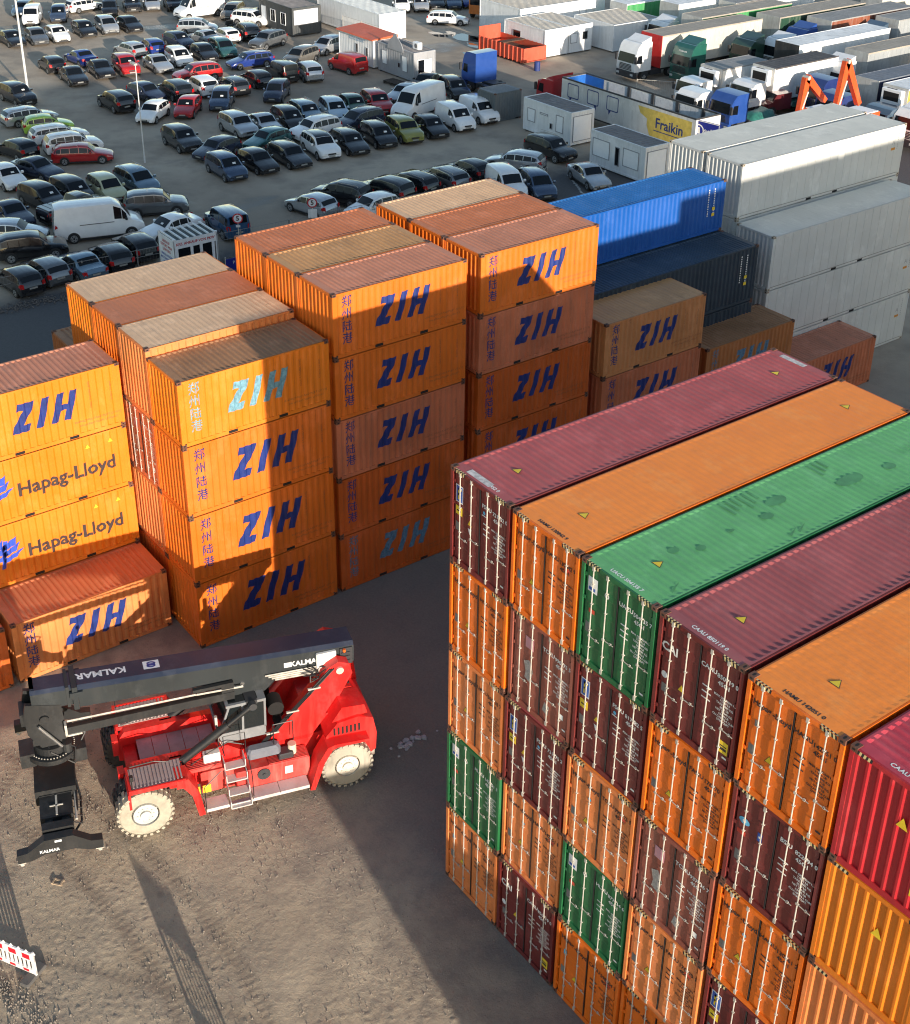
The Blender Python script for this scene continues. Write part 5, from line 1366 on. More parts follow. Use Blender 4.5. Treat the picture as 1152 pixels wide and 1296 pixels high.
    def wsq(a, b, y0, y1, z_in0, z_in1, off):
        # glass across the car between ring a (low) and ring b (high), using joints 5..7
        for s in (1, -1):
            pts_a = [a[5], a[6], a[7]]; pts_b = [b[5], b[6], b[7]]
            for j in range(2):
                q = [pts_a[j], pts_a[j + 1], pts_b[j + 1], pts_b[j]]
                q2 = [lerp(q[0], q[3], z_in0), lerp(q[1], q[2], z_in0), lerp(q[1], q[2], 1 - z_in1), lerp(q[0], q[3], 1 - z_in1)]
                yield [(p[0] + off[0], p[1] * s, p[2] + off[1]) for p in q2]
    nx, nz = .012, .012
    for q in wsq(A, B, 0, 0, .06, .05, (nx, nz)): wins['windscreen'].add(q, [(0, 1, 2, 3)])
    # the steep first stretch of roof belongs to the windscreen too when long
    C_, D_ = rings[g1], rings[g1 + 1]
    if kind not in ('van',):
        for q in wsq(D_, C_, 0, 0, .16, .06, (-.014, .010)): wins['rear_window'].add(q, [(0, 1, 2, 3)])
    if roofm == 0 and random.random() < 0: pass
    cp = carpaint('car_' + ('white' if color == 'whiteblack' else color), CC[color], .55 if color in CMETAL else 0)
    mats = [cp, carpaint('car_black', CC['black']), TRIM]
    out = {}; arches = []
    for kx, mbx in wins.items():
        if mbx.f: out[kx] = [mbx.mesh(kx, [WIN], 40, True)]
    out['side_window'] = [q.mesh('side_window', [WIN]) for q in sides]
    # wheel
    r = c['r']; wm = MB(); wm.cyl((0, -.10, 0), (0, .10, 0), r, 18, 0); wm.cyl((0, .10, 0), (0, .108, 0), r * .66, 14, 1); wm.cyl((0, .108, 0), (0, .112, 0), r * .2, 8, 0)
    for i in range(5):
        a = i * 1.2566 + .3; wm.add([(math.cos(a) * r * .3, .110, math.sin(a) * r * .3), (math.cos(a + .35) * r * .58, .110, math.sin(a + .35) * r * .58), (math.cos(a + .85) * r * .58, .110, math.sin(a + .85) * r * .58)], [(0, 1, 2)], 0)
    out['wheel'] = cached(('carwheel', r), lambda: wm.mesh('wheel', [TYR, ALLOY]))
    am = None
    for s in (1, -1):
        for t in c['wb']:
            x = L / 2 - t * L
            pts = [(x + math.cos(a) * (r + .055), s * (Wd / 2 + .004), r + math.sin(a) * (r + .055)) for a in [i * math.pi / 10 - .35 for i in range(11)]] + []
            pts = [(x + math.cos(a) * (r + .055), s * (Wd / 2 + .004), r + .01 + math.sin(a) * (r + .055)) for a in [-.4 + i * (math.pi + .8) / 12 for i in range(13)]]
            arches.append(pts)
    for pts in arches: body.add(pts, [tuple(range(13))], 2)
    out['body'] = body.mesh('body', mats, 38)
    z = st[1][1]
    zl = z - .06
    hls = []; tls = []; gr = MB()
    w0 = half(.01)
    for s in (1, -1):
        q = [(L / 2 - .005, s * w0 * .58, zl - .06), (L / 2 - .10, s * (w0 * .985), zl - .02), (L / 2 - .26, s * (w0 * 1.03), zl + .10), (L / 2 - .10, s * w0 * .62, zl + .09)]
        hl = MB(); hl.add([(p[0] + .015, p[1] * 1.005, p[2]) for p in q], [(0, 1, 2, 3)]); hls.append(hl.mesh('headlight', [HEADL]))
    zt = st[-2][1]
    w1 = half(.985)
    for s in (1, -1):
        xr = -L / 2
        hi = .42 if kind in ('mpv', 'smallmpv', 'suv', 'jeep', 'wagon', 'hatch', 'van', 'smallvan') else .20
        q = [(xr + .0, s * w1 * .72, zt - .22), (xr + .06, s * w1 * 1.0, zt - .22), (xr + .10, s * w1 * .99, zt + hi * .25), (xr + .03, s * w1 * .74, zt + hi * .12)]
        tl = MB(); tl.add([(p[0] - .022, p[1] * 1.01, p[2]) for p in q], [(0, 1, 2, 3)])
        q = [(xr + .04, s * (w1 * 1.0 + .006), zt - .2), (xr + .24, s * (w1 * 1.03 + .006), zt - .10), (xr + .16, s * (w1 * 1.02 + .006), zt + hi * .12), (xr + .10, s * (w1 * 1.0 + .006), zt + hi * .2)]
        tl.add(q, [(0, 1, 2, 3)]); tls.append(tl.mesh('tail_light', [TAIL]))
    out['headlight'] = hls; out['tail_light'] = tls
    gr.box(L / 2 - .03, L / 2 + .012, -w0 * .42, w0 * .42, zl - .16, zl - .04, 0); gr.box(L / 2 - .04, L / 2 + .014, -w0 * .66, w0 * .66, .28, .40, 0)
    gr.box(-L / 2 - .012, -L / 2 + .05, -w1 * .7, w1 * .7, .26, .42, 0)
    out['grille'] = [gr.mesh('grille', [TRIM])]
    b1 = MB(); b1.box(L / 2 + .013, L / 2 + .022, -.26, .26, .42, .53, 0); b2 = MB(); b2.box(-L / 2 - .024, -L / 2 - .014, -.26, .26, .62, .73, 0)
    out['number_plate'] = [b1.mesh('number_plate', [PLATE]), b2.mesh('number_plate', [PLATE])]
    out['wing_mirror'] = []; xm = rings[g0 - 1][3][0] - .35; zm = rings[g0][3][2] + .06
    for s in (1, -1):
        mm = MB(); mm.bbox(xm - .05, xm + .10, min(s * Wd * .5, s * (Wd * .5 + .2)), max(s * Wd * .5, s * (Wd * .5 + .2)), zm - .05, zm + .10, 0, .02)
        out['wing_mirror'].append(mm.mesh('wing_mirror', [cp if color not in ('beige', 'white') or kind != 'van' else TRIM]))
    pp = MB(); a = lerp(A[7], B[7], .22); a2 = lerp(A[7], B[7], .42)
    pp.quad((a[0] + .022, .05, a[2] + .02), (a[0] + .022, .30, a[2] + .02), (a2[0] + .022, .30, a2[2] + .02), (a2[0] + .022, .05, a2[2] + .02))
    out['windscreen_paper'] = pp.mesh('windscreen_paper', [PAPER])
    rr = MB(); zr = max(q[2] for q in st)
    x0 = rings[g0 + 1][3][0]; x1 = rings[g1][3][0]
    for s in (1, -1): rr.tube([(x0, s * Wd * .36, zr - .06), (x0 - .1, s * Wd * .36, zr + .035), (x1 + .1, s * Wd * .36, zr + .025), (x1, s * Wd * .36, zr - .06)], .018, 5)
    out['roof_rails'] = rr.mesh('roof_rails', [GALV])
    if kind == 'pickup':
        bb = MB()
        for i in range(5): bb.bbox(-L / 2 + .08 + i * .42, -L / 2 + .46 + i * .42, -.78, .78, 1.20, 1.29, 0, .02)
        out['bed_cover'] = [bb.mesh('bed_cover', [carpaint('car_black', CC['black'])])]
    if kind in ('van',):
        dd = MB()
        for s in (1, -1): dd.box(-L * .22, L * .16, min(s * Wd * .500, s * (Wd * .5 + .012)), max(s * Wd * .500, s * (Wd * .5 + .012)), 1.22, 1.26)
        out['door_rail'] = [dd.mesh('door_rail', [TRIM])]
    return out
rc = random.Random(21)
for (x, y, h, kind, color, lab) in CARS:
    ms = cached(('car', kind, color), lambda: car_meshes(kind, color))
    c = CT[kind]; L, Wd, r = c['L'], c['W'], c['r']
    catn = {'van': 'van', 'smallvan': 'van', 'pickup': 'pickup truck'}.get(kind, 'car')
    root_c = thing({'van': 'panel_van', 'smallvan': 'delivery_van', 'pickup': 'pickup_truck'}.get(kind, 'parked_car'), lab, catn, (x, y, 0), R(h), 'vehicles parked in the car park')
    b = obj('body', ms['body'], root_c)
    for kx in ('side_window', 'windscreen', 'rear_window', 'wheel_arch', 'headlight', 'tail_light', 'grille', 'number_plate', 'wing_mirror', 'bed_cover', 'door_rail'):
        for me_ in ms.get(kx, []): obj(kx, me_, root_c)
    if rc.random() < .4: obj('windscreen_paper', ms['windscreen_paper'], root_c)
    if kind in ('wagon', 'suv', 'mpv') and rc.random() < .5: obj('roof_rails', ms['roof_rails'], root_c)
    for s in (1, -1):
        for t in c['wb']: obj('wheel', ms['wheel'], root_c, (L / 2 - t * L, s * (Wd / 2 - .085), r), (0, rc.uniform(0, 6), 0 if s > 0 else math.pi))

# ------------------------------------------------------------------ site cabins
CABW = paint('cabin_white', (.80, .81, .81), .5, .06, .35, .1, (.42, .41, .38))
CABR = paint('cabin_roof_grey', (.19, .18, .18), .7, .2, .5, .3, (.10, .09, .09), True)
ROOFG = paint('flat_roof_pale', (.42, .40, .36), .7, .1, .45, .2, (.30, .28, .24), True)
CABD = paint('cabin_dark', (.045, .052, .056), .5, .12, .2, .05)
CABGR = paint('cabin_grey', (.33, .34, .36), .5, .08, .35, .1, (.22, .21, .2))
SHUT = plain('shutter_white', (.90, .91, .92), .5, 0, .03)
def cabin(x, y, L, D, H, name, label, wall, roofm, openings=(), group=None, rib=True, cat='site cabin', axis='x', z0=.12):
    """length along x, depth along y; (x, y) the centre. openings: (side, u, z, w, h, kind)"""
    c = thing(name, label, cat, (x, y, 0), 0 if axis == 'x' else R(90), group)
    mb = MB(); l, d = L / 2, D / 2
    def face(fn, n):
        vs = []; fs = []; us = []
        p = .30 if rib else .6
        m_ = max(3, int(n / p))
        for i in range(m_):
            a = -n / 2 + .08 + i * (n - .16) / m_
            us += [(a, 0), (a + p * .3, .014), (a + p * .6, .014)] if rib else [(a, 0), (a + .008, .006), (a + .02, .006), (a + .028, 0)]
        us.append((n / 2 - .08, 0))
        for u, dd in us: vs += [fn(u, dd, z0 + .14), fn(u, dd, H - .12)]
        for i in range(len(us) - 1): fs.append((2 * i, 2 * i + 2, 2 * i + 3, 2 * i + 1))
        mb.add(vs, fs)
    face(lambda u, q, z: (u, -d + .03 + q, z), L); face(lambda u, q, z: (u, d - .03 - q, z), L)
    face(lambda u, q, z: (-l + .03 + q, u, z), D); face(lambda u, q, z: (l - .03 - q, u, z), D)
    obj('wall', mb.mesh('wall', [wall]), c)
    mb = MB()
    for sx in (-1, 1):
        for sy in (-1, 1): mb.box(min(sx * l, sx * (l - .11)), max(sx * l, sx * (l - .11)), min(sy * d, sy * (d - .11)), max(sy * d, sy * (d - .11)), z0 + .14, H - .13)
    for za, zb in ((z0, z0 + .14), (H - .13, H)):
        mb.box(-l, l, -d, -d + .1, za, zb); mb.box(-l, l, d - .1, d, za, zb); mb.box(-l, -l + .1, -d + .1, d - .1, za, zb); mb.box(l - .1, l, -d + .1, d - .1, za, zb)
    obj('frame', mb.mesh('frame', [wall]), c)
    mb = MB(); mb.box(-l + .1, l - .1, -d + .1, d - .1, H - .08, H - .03)
    n_ = int(L / .45)
    for i in range(n_): mb.box(-l + .2 + i * (L - .4) / n_, -l + .25 + i * (L - .4) / n_, -d + .12, d - .12, H - .03, H - .005)
    obj('roof', mb.mesh('roof', [roofm]), c)
    mb = MB()
    for sx in (-1, 0, 1):
        for sy in (-1, 1): mb.box(sx * (l - .3) - .15, sx * (l - .3) + .15, sy * (d - .2) - .12, sy * (d - .2) + .12, -.05, z0)
    obj('footing', mb.mesh('footing', [DARK]), c)
    for side, u, z, w_, h_, kind in openings:
        F = {'f': lambda a, e, q: (a, -d + .03 - e, q), 'b': lambda a, e, q: (a, d - .03 + e, q), 'l': lambda a, e, q: (-l + .03 - e, a, q), 'r': lambda a, e, q: (l - .03 + e, a, q)}[side]
        fr = MB()
        for (a0, a1, q0, q1) in ((u - w_ / 2 - .05, u + w_ / 2 + .05, z - .05, z), (u - w_ / 2 - .05, u + w_ / 2 + .05, z + h_, z + h_ + .05), (u - w_ / 2 - .05, u - w_ / 2, z, z + h_), (u + w_ / 2, u + w_ / 2 + .05, z, z + h_)):
            P = [F(a0, .0, q0), F(a1, .0, q0), F(a1, .0, q1), F(a0, .0, q1), F(a0, .045, q0), F(a1, .045, q0), F(a1, .045, q1), F(a0, .045, q1)]
            fr.add(P, [(0, 3, 2, 1), (4, 5, 6, 7), (0, 1, 5, 4), (1, 2, 6, 5), (2, 3, 7, 6), (3, 0, 4, 7)])
        wo = obj({'door': 'door', 'dark': 'window', 'win': 'window', 'shut': 'shutter', 'panel': 'wall_panel'}[kind], fr.mesh('window_frame', [SHUT if kind in ('win', 'door') else plain('shutter_frame_grey', (.30, .31, .33), .6)]), c)
        pn = MB(); pn.quad(F(u - w_ / 2, .022, z), F(u + w_ / 2, .022, z), F(u + w_ / 2, .022, z + h_), F(u - w_ / 2, .022, z + h_))
        if kind == 'shut':
            for i in range(int(h_ / .12)):
                q = z + i * .12; pn.quad(F(u - w_ / 2, .022, q), F(u + w_ / 2, .022, q), F(u + w_ / 2, .034, q + .02), F(u - w_ / 2, .034, q + .02))
        if kind == 'win': 
            mu = MB(); mu.quad(F(u - .02, .03, z), F(u + .02, .03, z), F(u + .02, .03, z + h_), F(u - .02, .03, z + h_)); obj('mullion', mu.mesh('mullion', [SHUT]), wo)
        obj('pane' if kind in ('win', 'dark') else 'panel', pn.mesh('pane', [{'door': WIN, 'dark': WIN, 'win': WIN, 'shut': SHUT, 'panel': SHUT}[kind]]), wo)
    return c
cabin(-58.2, 53.9, 6.05, 2.45, 2.8, 'site_cabin', 'white site cabin with grey roof beside a black SUV, left of its twin', CABW, CABR, [('f', -2.0, 1.0, .9, 1.0, 'shut'), ('f', 1.6, .9, .8, 1.3, 'shut'), ('f', .55, .95, .22, .38, 'dark'), ('f', -.4, 1.9, .9, .06, 'panel'), ('r', .0, .4, 1.9, 2.0, 'panel')], 'site cabins')
cabin(-47.9, 52.2, 6.05, 2.45, 2.8, 'site_cabin', 'white site cabin with narrow dark window behind the silver saloon and blue container', CABW, CABR, [('f', -1.8, .9, 1.8, 1.3, 'panel'), ('f', .0, .7, .38, 1.35, 'dark'), ('f', 1.5, .9, 1.6, 1.3, 'panel'), ('r', 0, .4, 1.9, 2.0, 'panel')], 'site cabins')
cabin(-82.1, 55.2, 6.05, 2.5, 2.8, 'site_office', 'pale grey site office with arched sign board and air conditioner on its roof', CABGR, CABR, [('f', -1.9, .9, .75, 1.25, 'shut'), ('f', .55, 1.0, .3, .4, 'dark'), ('f', 1.5, .8, .75, 1.4, 'shut'), ('r', -.4, .15, .7, 1.9, 'door'), ('r', .45, .15, .8, 1.9, 'panel')], 'site cabins')
o = [q for q in bpy.data.objects if q.name.startswith('site_office')][0]
mb = MB(); pts = []
for i in range(13):
    t = i / 12; pts.append((-1.3 + 2.6 * t, 2.8 + 1.0 * math.sin(math.pi * t) ** .7 + (.25 if 5 <= i <= 7 else 0)))
mb.prism([(-1.3, 2.5)] + pts + [(1.3, 2.5)], 'y', -1.30, -1.25); obj('sign_board', mb.mesh('sign_board', [CABGR]), o)
ac = thing('air_conditioner', 'white air conditioning unit standing on the pale grey office roof', 'air conditioner', (-80.4, 55.3, 2.8))
mb = MB(); mb.bbox(-.45, .45, -.25, .25, 0, .62, 0, .03); obj('casing', mb.mesh('casing', [SHUT]), ac)
mb = MB(); mb.cyl((.1, -.255, .31), (.1, -.262, .31), .22, 14); obj('fan_grille', mb.mesh('fan_grille', [CABR]), ac)
oc = cabin(-88.9, 55.1, 6.3, 2.6, 2.75, 'site_office', 'white site office with an orange-red tin roof beside a red van', CABW, paint('tin_roof_red', (.62, .105, .035), .5, .08, .3, .2), [('f', .2, 1.15, .3, .75, 'dark'), ('f', 2.0, 1.05, .3, .75, 'dark')], 'site cabins')
mb = MB(); mb.prism([(-1.55, 2.76), (1.55, 2.76), (1.5, 3.05), (-1.45, 2.86)], 'x', -3.3, 3.3); obj('tin_roof', mb.mesh('tin_roof', [MATS['tin_roof_red']]), oc)
mb = MB(); put_text(mb, 'AUTO EXPORT', .2, -1.30, 2.35, (1, 0, 0), (0, 0, 1), .42, bold=.01); obj('lettering', mb.mesh('lettering', [plain('pale_blue_print', (.30, .45, .60), .6)]), oc)
cabin(-105.9, 56.2, 7.2, 3.6, 3.0, 'site_office', 'black site office with white framed windows and a white end panel at the top', CABD, CABR, [('f', -.6, 1.0, .95, 1.2, 'win'), ('f', 1.6, 1.0, .95, 1.2, 'win'), ('f', -2.6, .3, .9, 2.0, 'panel'), ('r', -.1, 1.25, 2.9, 1.45, 'panel')], 'site cabins')
cabin(-101.0, 62.2, 12.4, 3.4, 2.95, 'storage_unit', 'long white storage unit behind the red-roofed office', CABW, paint('unit_roof_pale', (.55, .58, .58), .6, .05, .25, .05, up=True), [('r', 0, .3, 2.8, 2.2, 'panel')], 'site cabins', rib=False)
cabin(-82.9, 71.9, 6.6, 3.1, 2.8, 'site_cabin', 'white cabin with pale flat roof behind the red skip, nearer one of the pair', CABW, ROOFG, [('f', -1.2, .9, 1.2, 1.1, 'dark'), ('r', -.5, 1.0, .9, 1.0, 'shut')], 'site cabins', rib=False)
cabin(-82.9, 75.1, 6.6, 3.1, 2.82, 'site_cabin', 'white cabin with pale flat roof behind the red skip, farther one with framed notices', CABW, ROOFG, [('r', -.9, 1.1, .8, .9, 'shut'), ('r', .6, 1.3, .6, .75, 'dark')], 'site cabins', rib=False)
cabin(-80.6, 81.0, 6.2, 6.6, 2.8, 'site_cabin', 'broad white cabin behind the white truck with red stripe', CABW, ROOFG, [('f', -1.2, .8, 1.4, 1.3, 'shut')], 'site cabins', rib=False)
cabin(-91.0, 79.5, 7.0, 12.0, 3.2, 'white_building', 'sunlit white flat-roofed building at the top edge beyond the cabins', CABW, ROOFG, [('r', -3.5, 1.0, .8, 1.0, 'dark'), ('r', 2.8, 1.6, .9, .9, 'shut')], rib=False, cat='building')
# grey container
container(-65.4, 53.4, 0, 2.9, 2.5, paint('grey_steel', (.12, .135, .14), .5, .1, .2, .1), paint('grey_steel_roof', (.20, .21, .22), .6, .1, .3, .1, up=True), 'grey steel store container between the white vans and a white cabin', 'small stores', yaw=0)
# kiosk
kx, ky = -48.9, 15.7
k_ = thing('sales_kiosk', 'white kiosk with slatted roof and red lettering by the wire fence', 'kiosk', (kx, ky, 0))
mb = MB(); l, d = 1.1, 1.5
for sx in (-1, 1):
    for sy in (-1, 1): mb.box(min(sx * l, sx * (l - .12)), max(sx * l, sx * (l - .12)), min(sy * d, sy * (d - .12)), max(sy * d, sy * (d - .12)), 0, 2.7)
mb.box(-l, l, -d + .02, -d + .06, .1, 2.6); mb.box(-l, l, d - .06, d - .02, .1, 2.6); mb.box(-l + .02, -l + .06, -d, d, .1, 2.6); mb.box(l - .06, l - .02, -d, d, 2.05, 2.62); mb.box(l - .06, l - .02, -d, d, .1, .25)
for y in (-1.38, -.36, .28, 1.1): mb.box(l - .06, l - .02, y, y + .18, .25, 2.05)
obj('wall', mb.mesh('wall', [CABW]), k_)
mb = MB(); mb.box(-l + .1, l - .1, -d + .1, d - .1, 2.50, 2.54); obj('roof', mb.mesh('roof', [plain('kiosk_roof_dark', (.10, .12, .12), .6)]), k_)
for i in range(7):
    mb = MB(); mb.box(-l, l, -d + .1 + i * .44, -d + .19 + i * .44, 2.60, 2.70); obj('roof_slat', cached('kslat', lambda: (lambda b: (b.box(-1.1, 1.1, -.045, .045, 2.60, 2.70), b.mesh('roof_slat', [CABW]))[1])(MB())), k_, (0, -d + .15 + i * .45, 0))
for y0, y1 in ((-1.18, -.38), (-.16, .26), (.48, 1.08)):
    mb = MB(); mb.quad((l - .05, y0, .25), (l - .05, y1, .25), (l - .05, y1, 2.05), (l - .05, y0, 2.05)); obj('door_pane', mb.mesh('door_pane', [WIN]), k_)
RP = plain('red_print', (.50, .02, .03), .5); BP = plain('blue_print', (.03, .06, .35), .5)
mb = MB(); put_text(mb, 'KFZ. ANKAUF VON PKW', l - .015, .0, 2.33, (0, 1, 0), (0, 0, 1), .235, bold=.008)
vs = []; 
obj('lettering', mb.mesh('lettering', [RP]), k_)
mb = MB()
for i, s in enumerate(('ANKAUF', 'EXPORT PKW', 'LKW BUS')): put_text(mb, s, 0, -d + .015, 2.25 - i * .28, (1, 0, 0), (0, 0, 1), .26, bold=.006)
obj('lettering', mb.mesh('lettering', [RP]), k_)
mb = MB()
for i, s in enumerate(('UNFALLWAGEN', 'MOTORSCHADEN', 'JEDES ALTER', 'BARZAHLUNG')): put_text(mb, s, 0, -d + .015, 1.35 - i * .27, (1, 0, 0), (0, 0, 1), .22, bold=.006)
obj('lettering', mb.mesh('lettering', [BP]), k_)
bn = thing('fence_banner', 'dark blue banner tied to the fence right of the kiosk', 'banner', (-46.9, 17.4, 0))
mb = MB(); mb.box(-.02, .02, -.2, 1.9, .25, 1.05); obj('banner_cloth', mb.mesh('banner_cloth', [plain('banner_blue', (.012, .02, .22), .5)]), bn)
mb = MB(); put_text(mb, 'P', .024, .35, .75, (0, 1, 0), (0, 0, 1), .3); put_text(mb, 'Parken', .024, 1.1, .5, (0, 1, 0), (0, 0, 1), .28); obj('lettering', mb.mesh('lettering', [WHITE]), bn)
mb = MB(); mb.cyl((-.03, -.2, 0), (-.03, -.2, 1.2), .03, 6); mb.cyl((-.03, 1.9, 0), (-.03, 1.9, 1.2), .03, 6); obj('post', mb.mesh('post', [GALV]), bn)
# wire fence along the car park
fe = thing('wire_fence', 'low wire fence on steel posts along the near side of the car park', 'fence', (-51.4, 0, 0))
pm = (lambda b: (b.box(-.04, .04, -.04, .04, 0, 1.32), b.mesh('fence_post', [plain('fence_steel', (.22, .21, .20), .6)]))[1])(MB())
for i in range(16):
    y = -8.2 + i * 3.55; obj('fence_post', pm, fe, (0.0 + .06 * y - .35, y, 0))
mb = MB()
for z in (.8, 1.28):
    for i in range(15):
        y = -8.2 + i * 3.55; mb.cyl((.06 * y - .35, y, z), (.06 * (y + 3.55) - .35, y + 3.55, z - .0), .016, 5)
obj('fence_rail', mb.mesh('fence_rail', [plain('fence_steel', (.22, .21, .20), .6)]), fe)
mb = MB()
for i in range(260):
    y = -8.2 + i * .205; x = .06 * y - .35
    mb.cyl((x, y, .1), (x, y, 1.26), .004, 3, 0, None, False)
wm_ = obj('fence_wire', mb.mesh('fence_wire', [plain('fence_steel', (.22, .21, .20), .6)]), fe); wm_['kind'] = 'stuff'
# rubble edge in front of the fence
mb = MB(); rnd = random.Random(8)
for i in range(2600):
    y = rnd.uniform(-8, 30); x = -49.9 + .06 * y + rnd.gauss(0, .35); r = rnd.uniform(.02, .09)
    mb.add([(x + r, y, 0), (x, y + r, 0), (x - r, y, 0), (x, y - r, 0), (x, y, r * .8)], [(0, 1, 4), (1, 2, 4), (2, 3, 4), (3, 0, 4)])
o = obj('rubble_strip', mb.mesh('rubble_strip', [plain('rubble', (.12, .105, .095), .9, 0, .4, 6)])); o['kind'] = 'stuff'; o['label'] = 'strip of small rubble along the wire fence'
# speed signs
def speed_sign(x, y, lab, plate):
    s = thing('speed_sign', lab, 'road sign', (x, y, 0), R(-30), 'round speed signs')
    mb = MB(); mb.cyl((0, 0, 0), (0, 0, 2.5), .03, 8); obj('post', mb.mesh('post', [GALV]), s)
    mb = MB(); mb.cyl((.035, 0, 2.35), (.055, 0, 2.35), .34, 24); o = obj('sign_disc', mb.mesh('sign_disc', [RP]), s)
    mb = MB(); mb.cyl((.055, 0, 2.35), (.060, 0, 2.35), .26, 24); obj('sign_face', mb.mesh('sign_face', [PAPER]), o)
    mb = MB(); put_text(mb, '5', .064, 0, 2.35, (0, 1, 0), (0, 0, 1), .44, bold=.02); obj('numeral', mb.mesh('numeral', [INK]), o)
    mb = MB(); w_ = .30 if plate else .14; mb.box(.035, .05, -w_, w_, 1.30 if plate else 1.75, 1.9); obj('plate', mb.mesh('plate', [PAPER]), s)
speed_sign(-49.9, 19.75, 'round white speed sign with red ring and black 5, right of the kiosk', False)
speed_sign(-49.75, 25.25, 'round speed sign with black 5 above a larger white plate by the silver hatchback', True)
# lamp posts
def lamp_post(x, y, h, r, lab, brown=False):
    s = thing('lamp_post', lab, 'lamp post', (x, y, 0))
    mb = MB(); mb.cyl((0, 0, 0), (0, 0, h), r, 10, 0, r * .6); mb.cyl((0, 0, 0), (0, 0, .5), r * 1.35, 10)
    obj('pole', mb.mesh('pole', [plain('pole_white', (.62, .62, .60), .5)]), s)
    mb = MB(); mb.bbox(-.7, .1, -.14, .14, h - .02, h + .12, 0, .03); obj('lamp_head', mb.mesh('lamp_head', [GALV]), s)
lamp_post(-96.5, 23.0, 12, .12, 'tall white lamp post rising through the top left corner')
lamp_post(-71.0, 22.8, 7.6, .055, 'thin pale lamp post in front of the white hatchback')
lamp_post(-93.2, 75.4, 9, .10, 'pale pole at the top edge beside the orange lorry')
# ------------------------------------------------------------------ lorries
TW_ = dict(white=(.85, .85, .84), green=(.012, .10, .075), dkgreen=(.02, .055, .035), blue=(.018, .07, .30), navy=(.02, .04, .17), red=(.42, .012, .018), maroon=(.13, .02, .025), orange=(.62, .15, .02), slate=(.06, .10, .15))
def tyre8(): return cached('lorrytyre', lambda: (lambda b: (b.cyl((0, -.15, 0), (0, .15, 0), .50, 18, 0), b.cyl((0, .15, 0), (0, .16, 0), .28, 14, 1), b.cyl((0, .16, 0), (0, .22, 0), .11, 8, 1), b.mesh('wheel', [TYR, ALLOY]))[3])(MB()))
def tractor(x, y, rz, col, label, H=3.6, tail=3.4, name='lorry_tractor', low=False, group='lorries at the right', visor=True, text=None):
    """nose at -y end of local frame: local +x is forward; (x, y) is the nose"""
    t = thing(name, label, 'lorry', (x, y, 0), rz, group)
    m = carpaint('lorry_' + col, TW_[col], 0, .3)
    h = H; W2 = 1.22
    mb = MB()
    pr = [(-2.15, .95), (-.06, .95), (0, 1.2), (-.02, 1.75), (-.20, 2.65), (-.42, h - .35), (-.75, h - .05), (-1.1, h), (-2.15, h)]
    mb.prism(pr, 'y', -W2, W2, 0)
    cab = obj('cab', mb.mesh('cab', [m], 30), t)
    mb = MB(); mb.bbox(-.35, .06, -W2, W2, .38, .98, 0, .05); obj('bumper', mb.mesh('bumper', [DARK if col in ('white',) else m]), t)
    mb = MB(); mb.quad((.012, -1.08, 1.78), (.012, 1.08, 1.78), (-.175, 1.04, 2.62), (-.175, -1.04, 2.62)); obj('windscreen', mb.mesh('windscreen', [WIN]), t)
    for s in (1, -1):
        mb = MB(); mb.quad((-.25, s * (W2 + .006), 1.75), (-.95, s * (W2 + .006), 1.68), (-.95, s * (W2 + .006), 2.45), (-.42, s * (W2 + .006), 2.45)); obj('side_window', mb.mesh('side_window', [WIN]), t)
        mb = MB(); mb.box(-.1, .06, min(s * W2, s * (W2 + .22)), max(s * W2, s * (W2 + .22)), 1.8, 2.45); obj('mirror', mb.mesh('mirror', [DARK]), t)
        mb = MB(); mb.quad((.066, s * .75, .60), (.066, s * 1.12, .60), (.066, s * 1.12, .80), (.066, s * .75, .80)); obj('headlight', mb.mesh('headlight', [HEADL]), t)
        mb = MB(); mb.box(-1.9, -1.0, min(s * W2, s * (W2 - .3)), max(s * W2, s * (W2 - .3)), .45, .95); mb.box(-3.6, -2.2, min(s * 1.18, s * .7), max(s * 1.18, s * .7), .45, .95); obj('side_skirt', mb.mesh('side_skirt', [DARK]), t)
    mb = MB()
    for i in range(5): mb.box(.005, .035, -.85 + .02 * i, .85 - .02 * i, 1.08 + i * .12, 1.15 + i * .12)
    obj('grille', mb.mesh('grille', [DARK]), t)
    if visor:
        mb = MB(); mb.add([(-.95, -1.0, h), (-.95, 1.0, h), (-2.1, 1.12, h + .45), (-2.1, -1.12, h + .45), (-2.1, 1.12, h), (-2.1, -1.12, h)], [(0, 1, 2, 3), (0, 3, 5), (1, 4, 2), (3, 2, 4, 5)]); obj('roof_deflector', mb.mesh('roof_deflector', [m]), t)
    mb = MB(); mb.box(-2.3 - tail, -2.1, -.45, .45, .55, .95); mb.box(-2.3 - tail, -2.3 - tail + 1.4, -.5, .5, .95, 1.1); obj('chassis', mb.mesh('chassis', [DARK]), t)
    if text:
        mb = MB(); put_text(mb, text, .0, 0, 0, (0, 1, 0), (-.18, 0, 1), .26, bold=.008); me = mb.mesh('lettering', [WHITE]); obj('lettering', me, t, (-.30, 0, 2.98))
    for s in (1, -1):
        for xx in (-1.35, -2.3 - tail + 1.0): obj('wheel', tyre8(), t, (xx, s * 1.05, .5), (0, 0, 0 if s > 0 else math.pi))
    return t
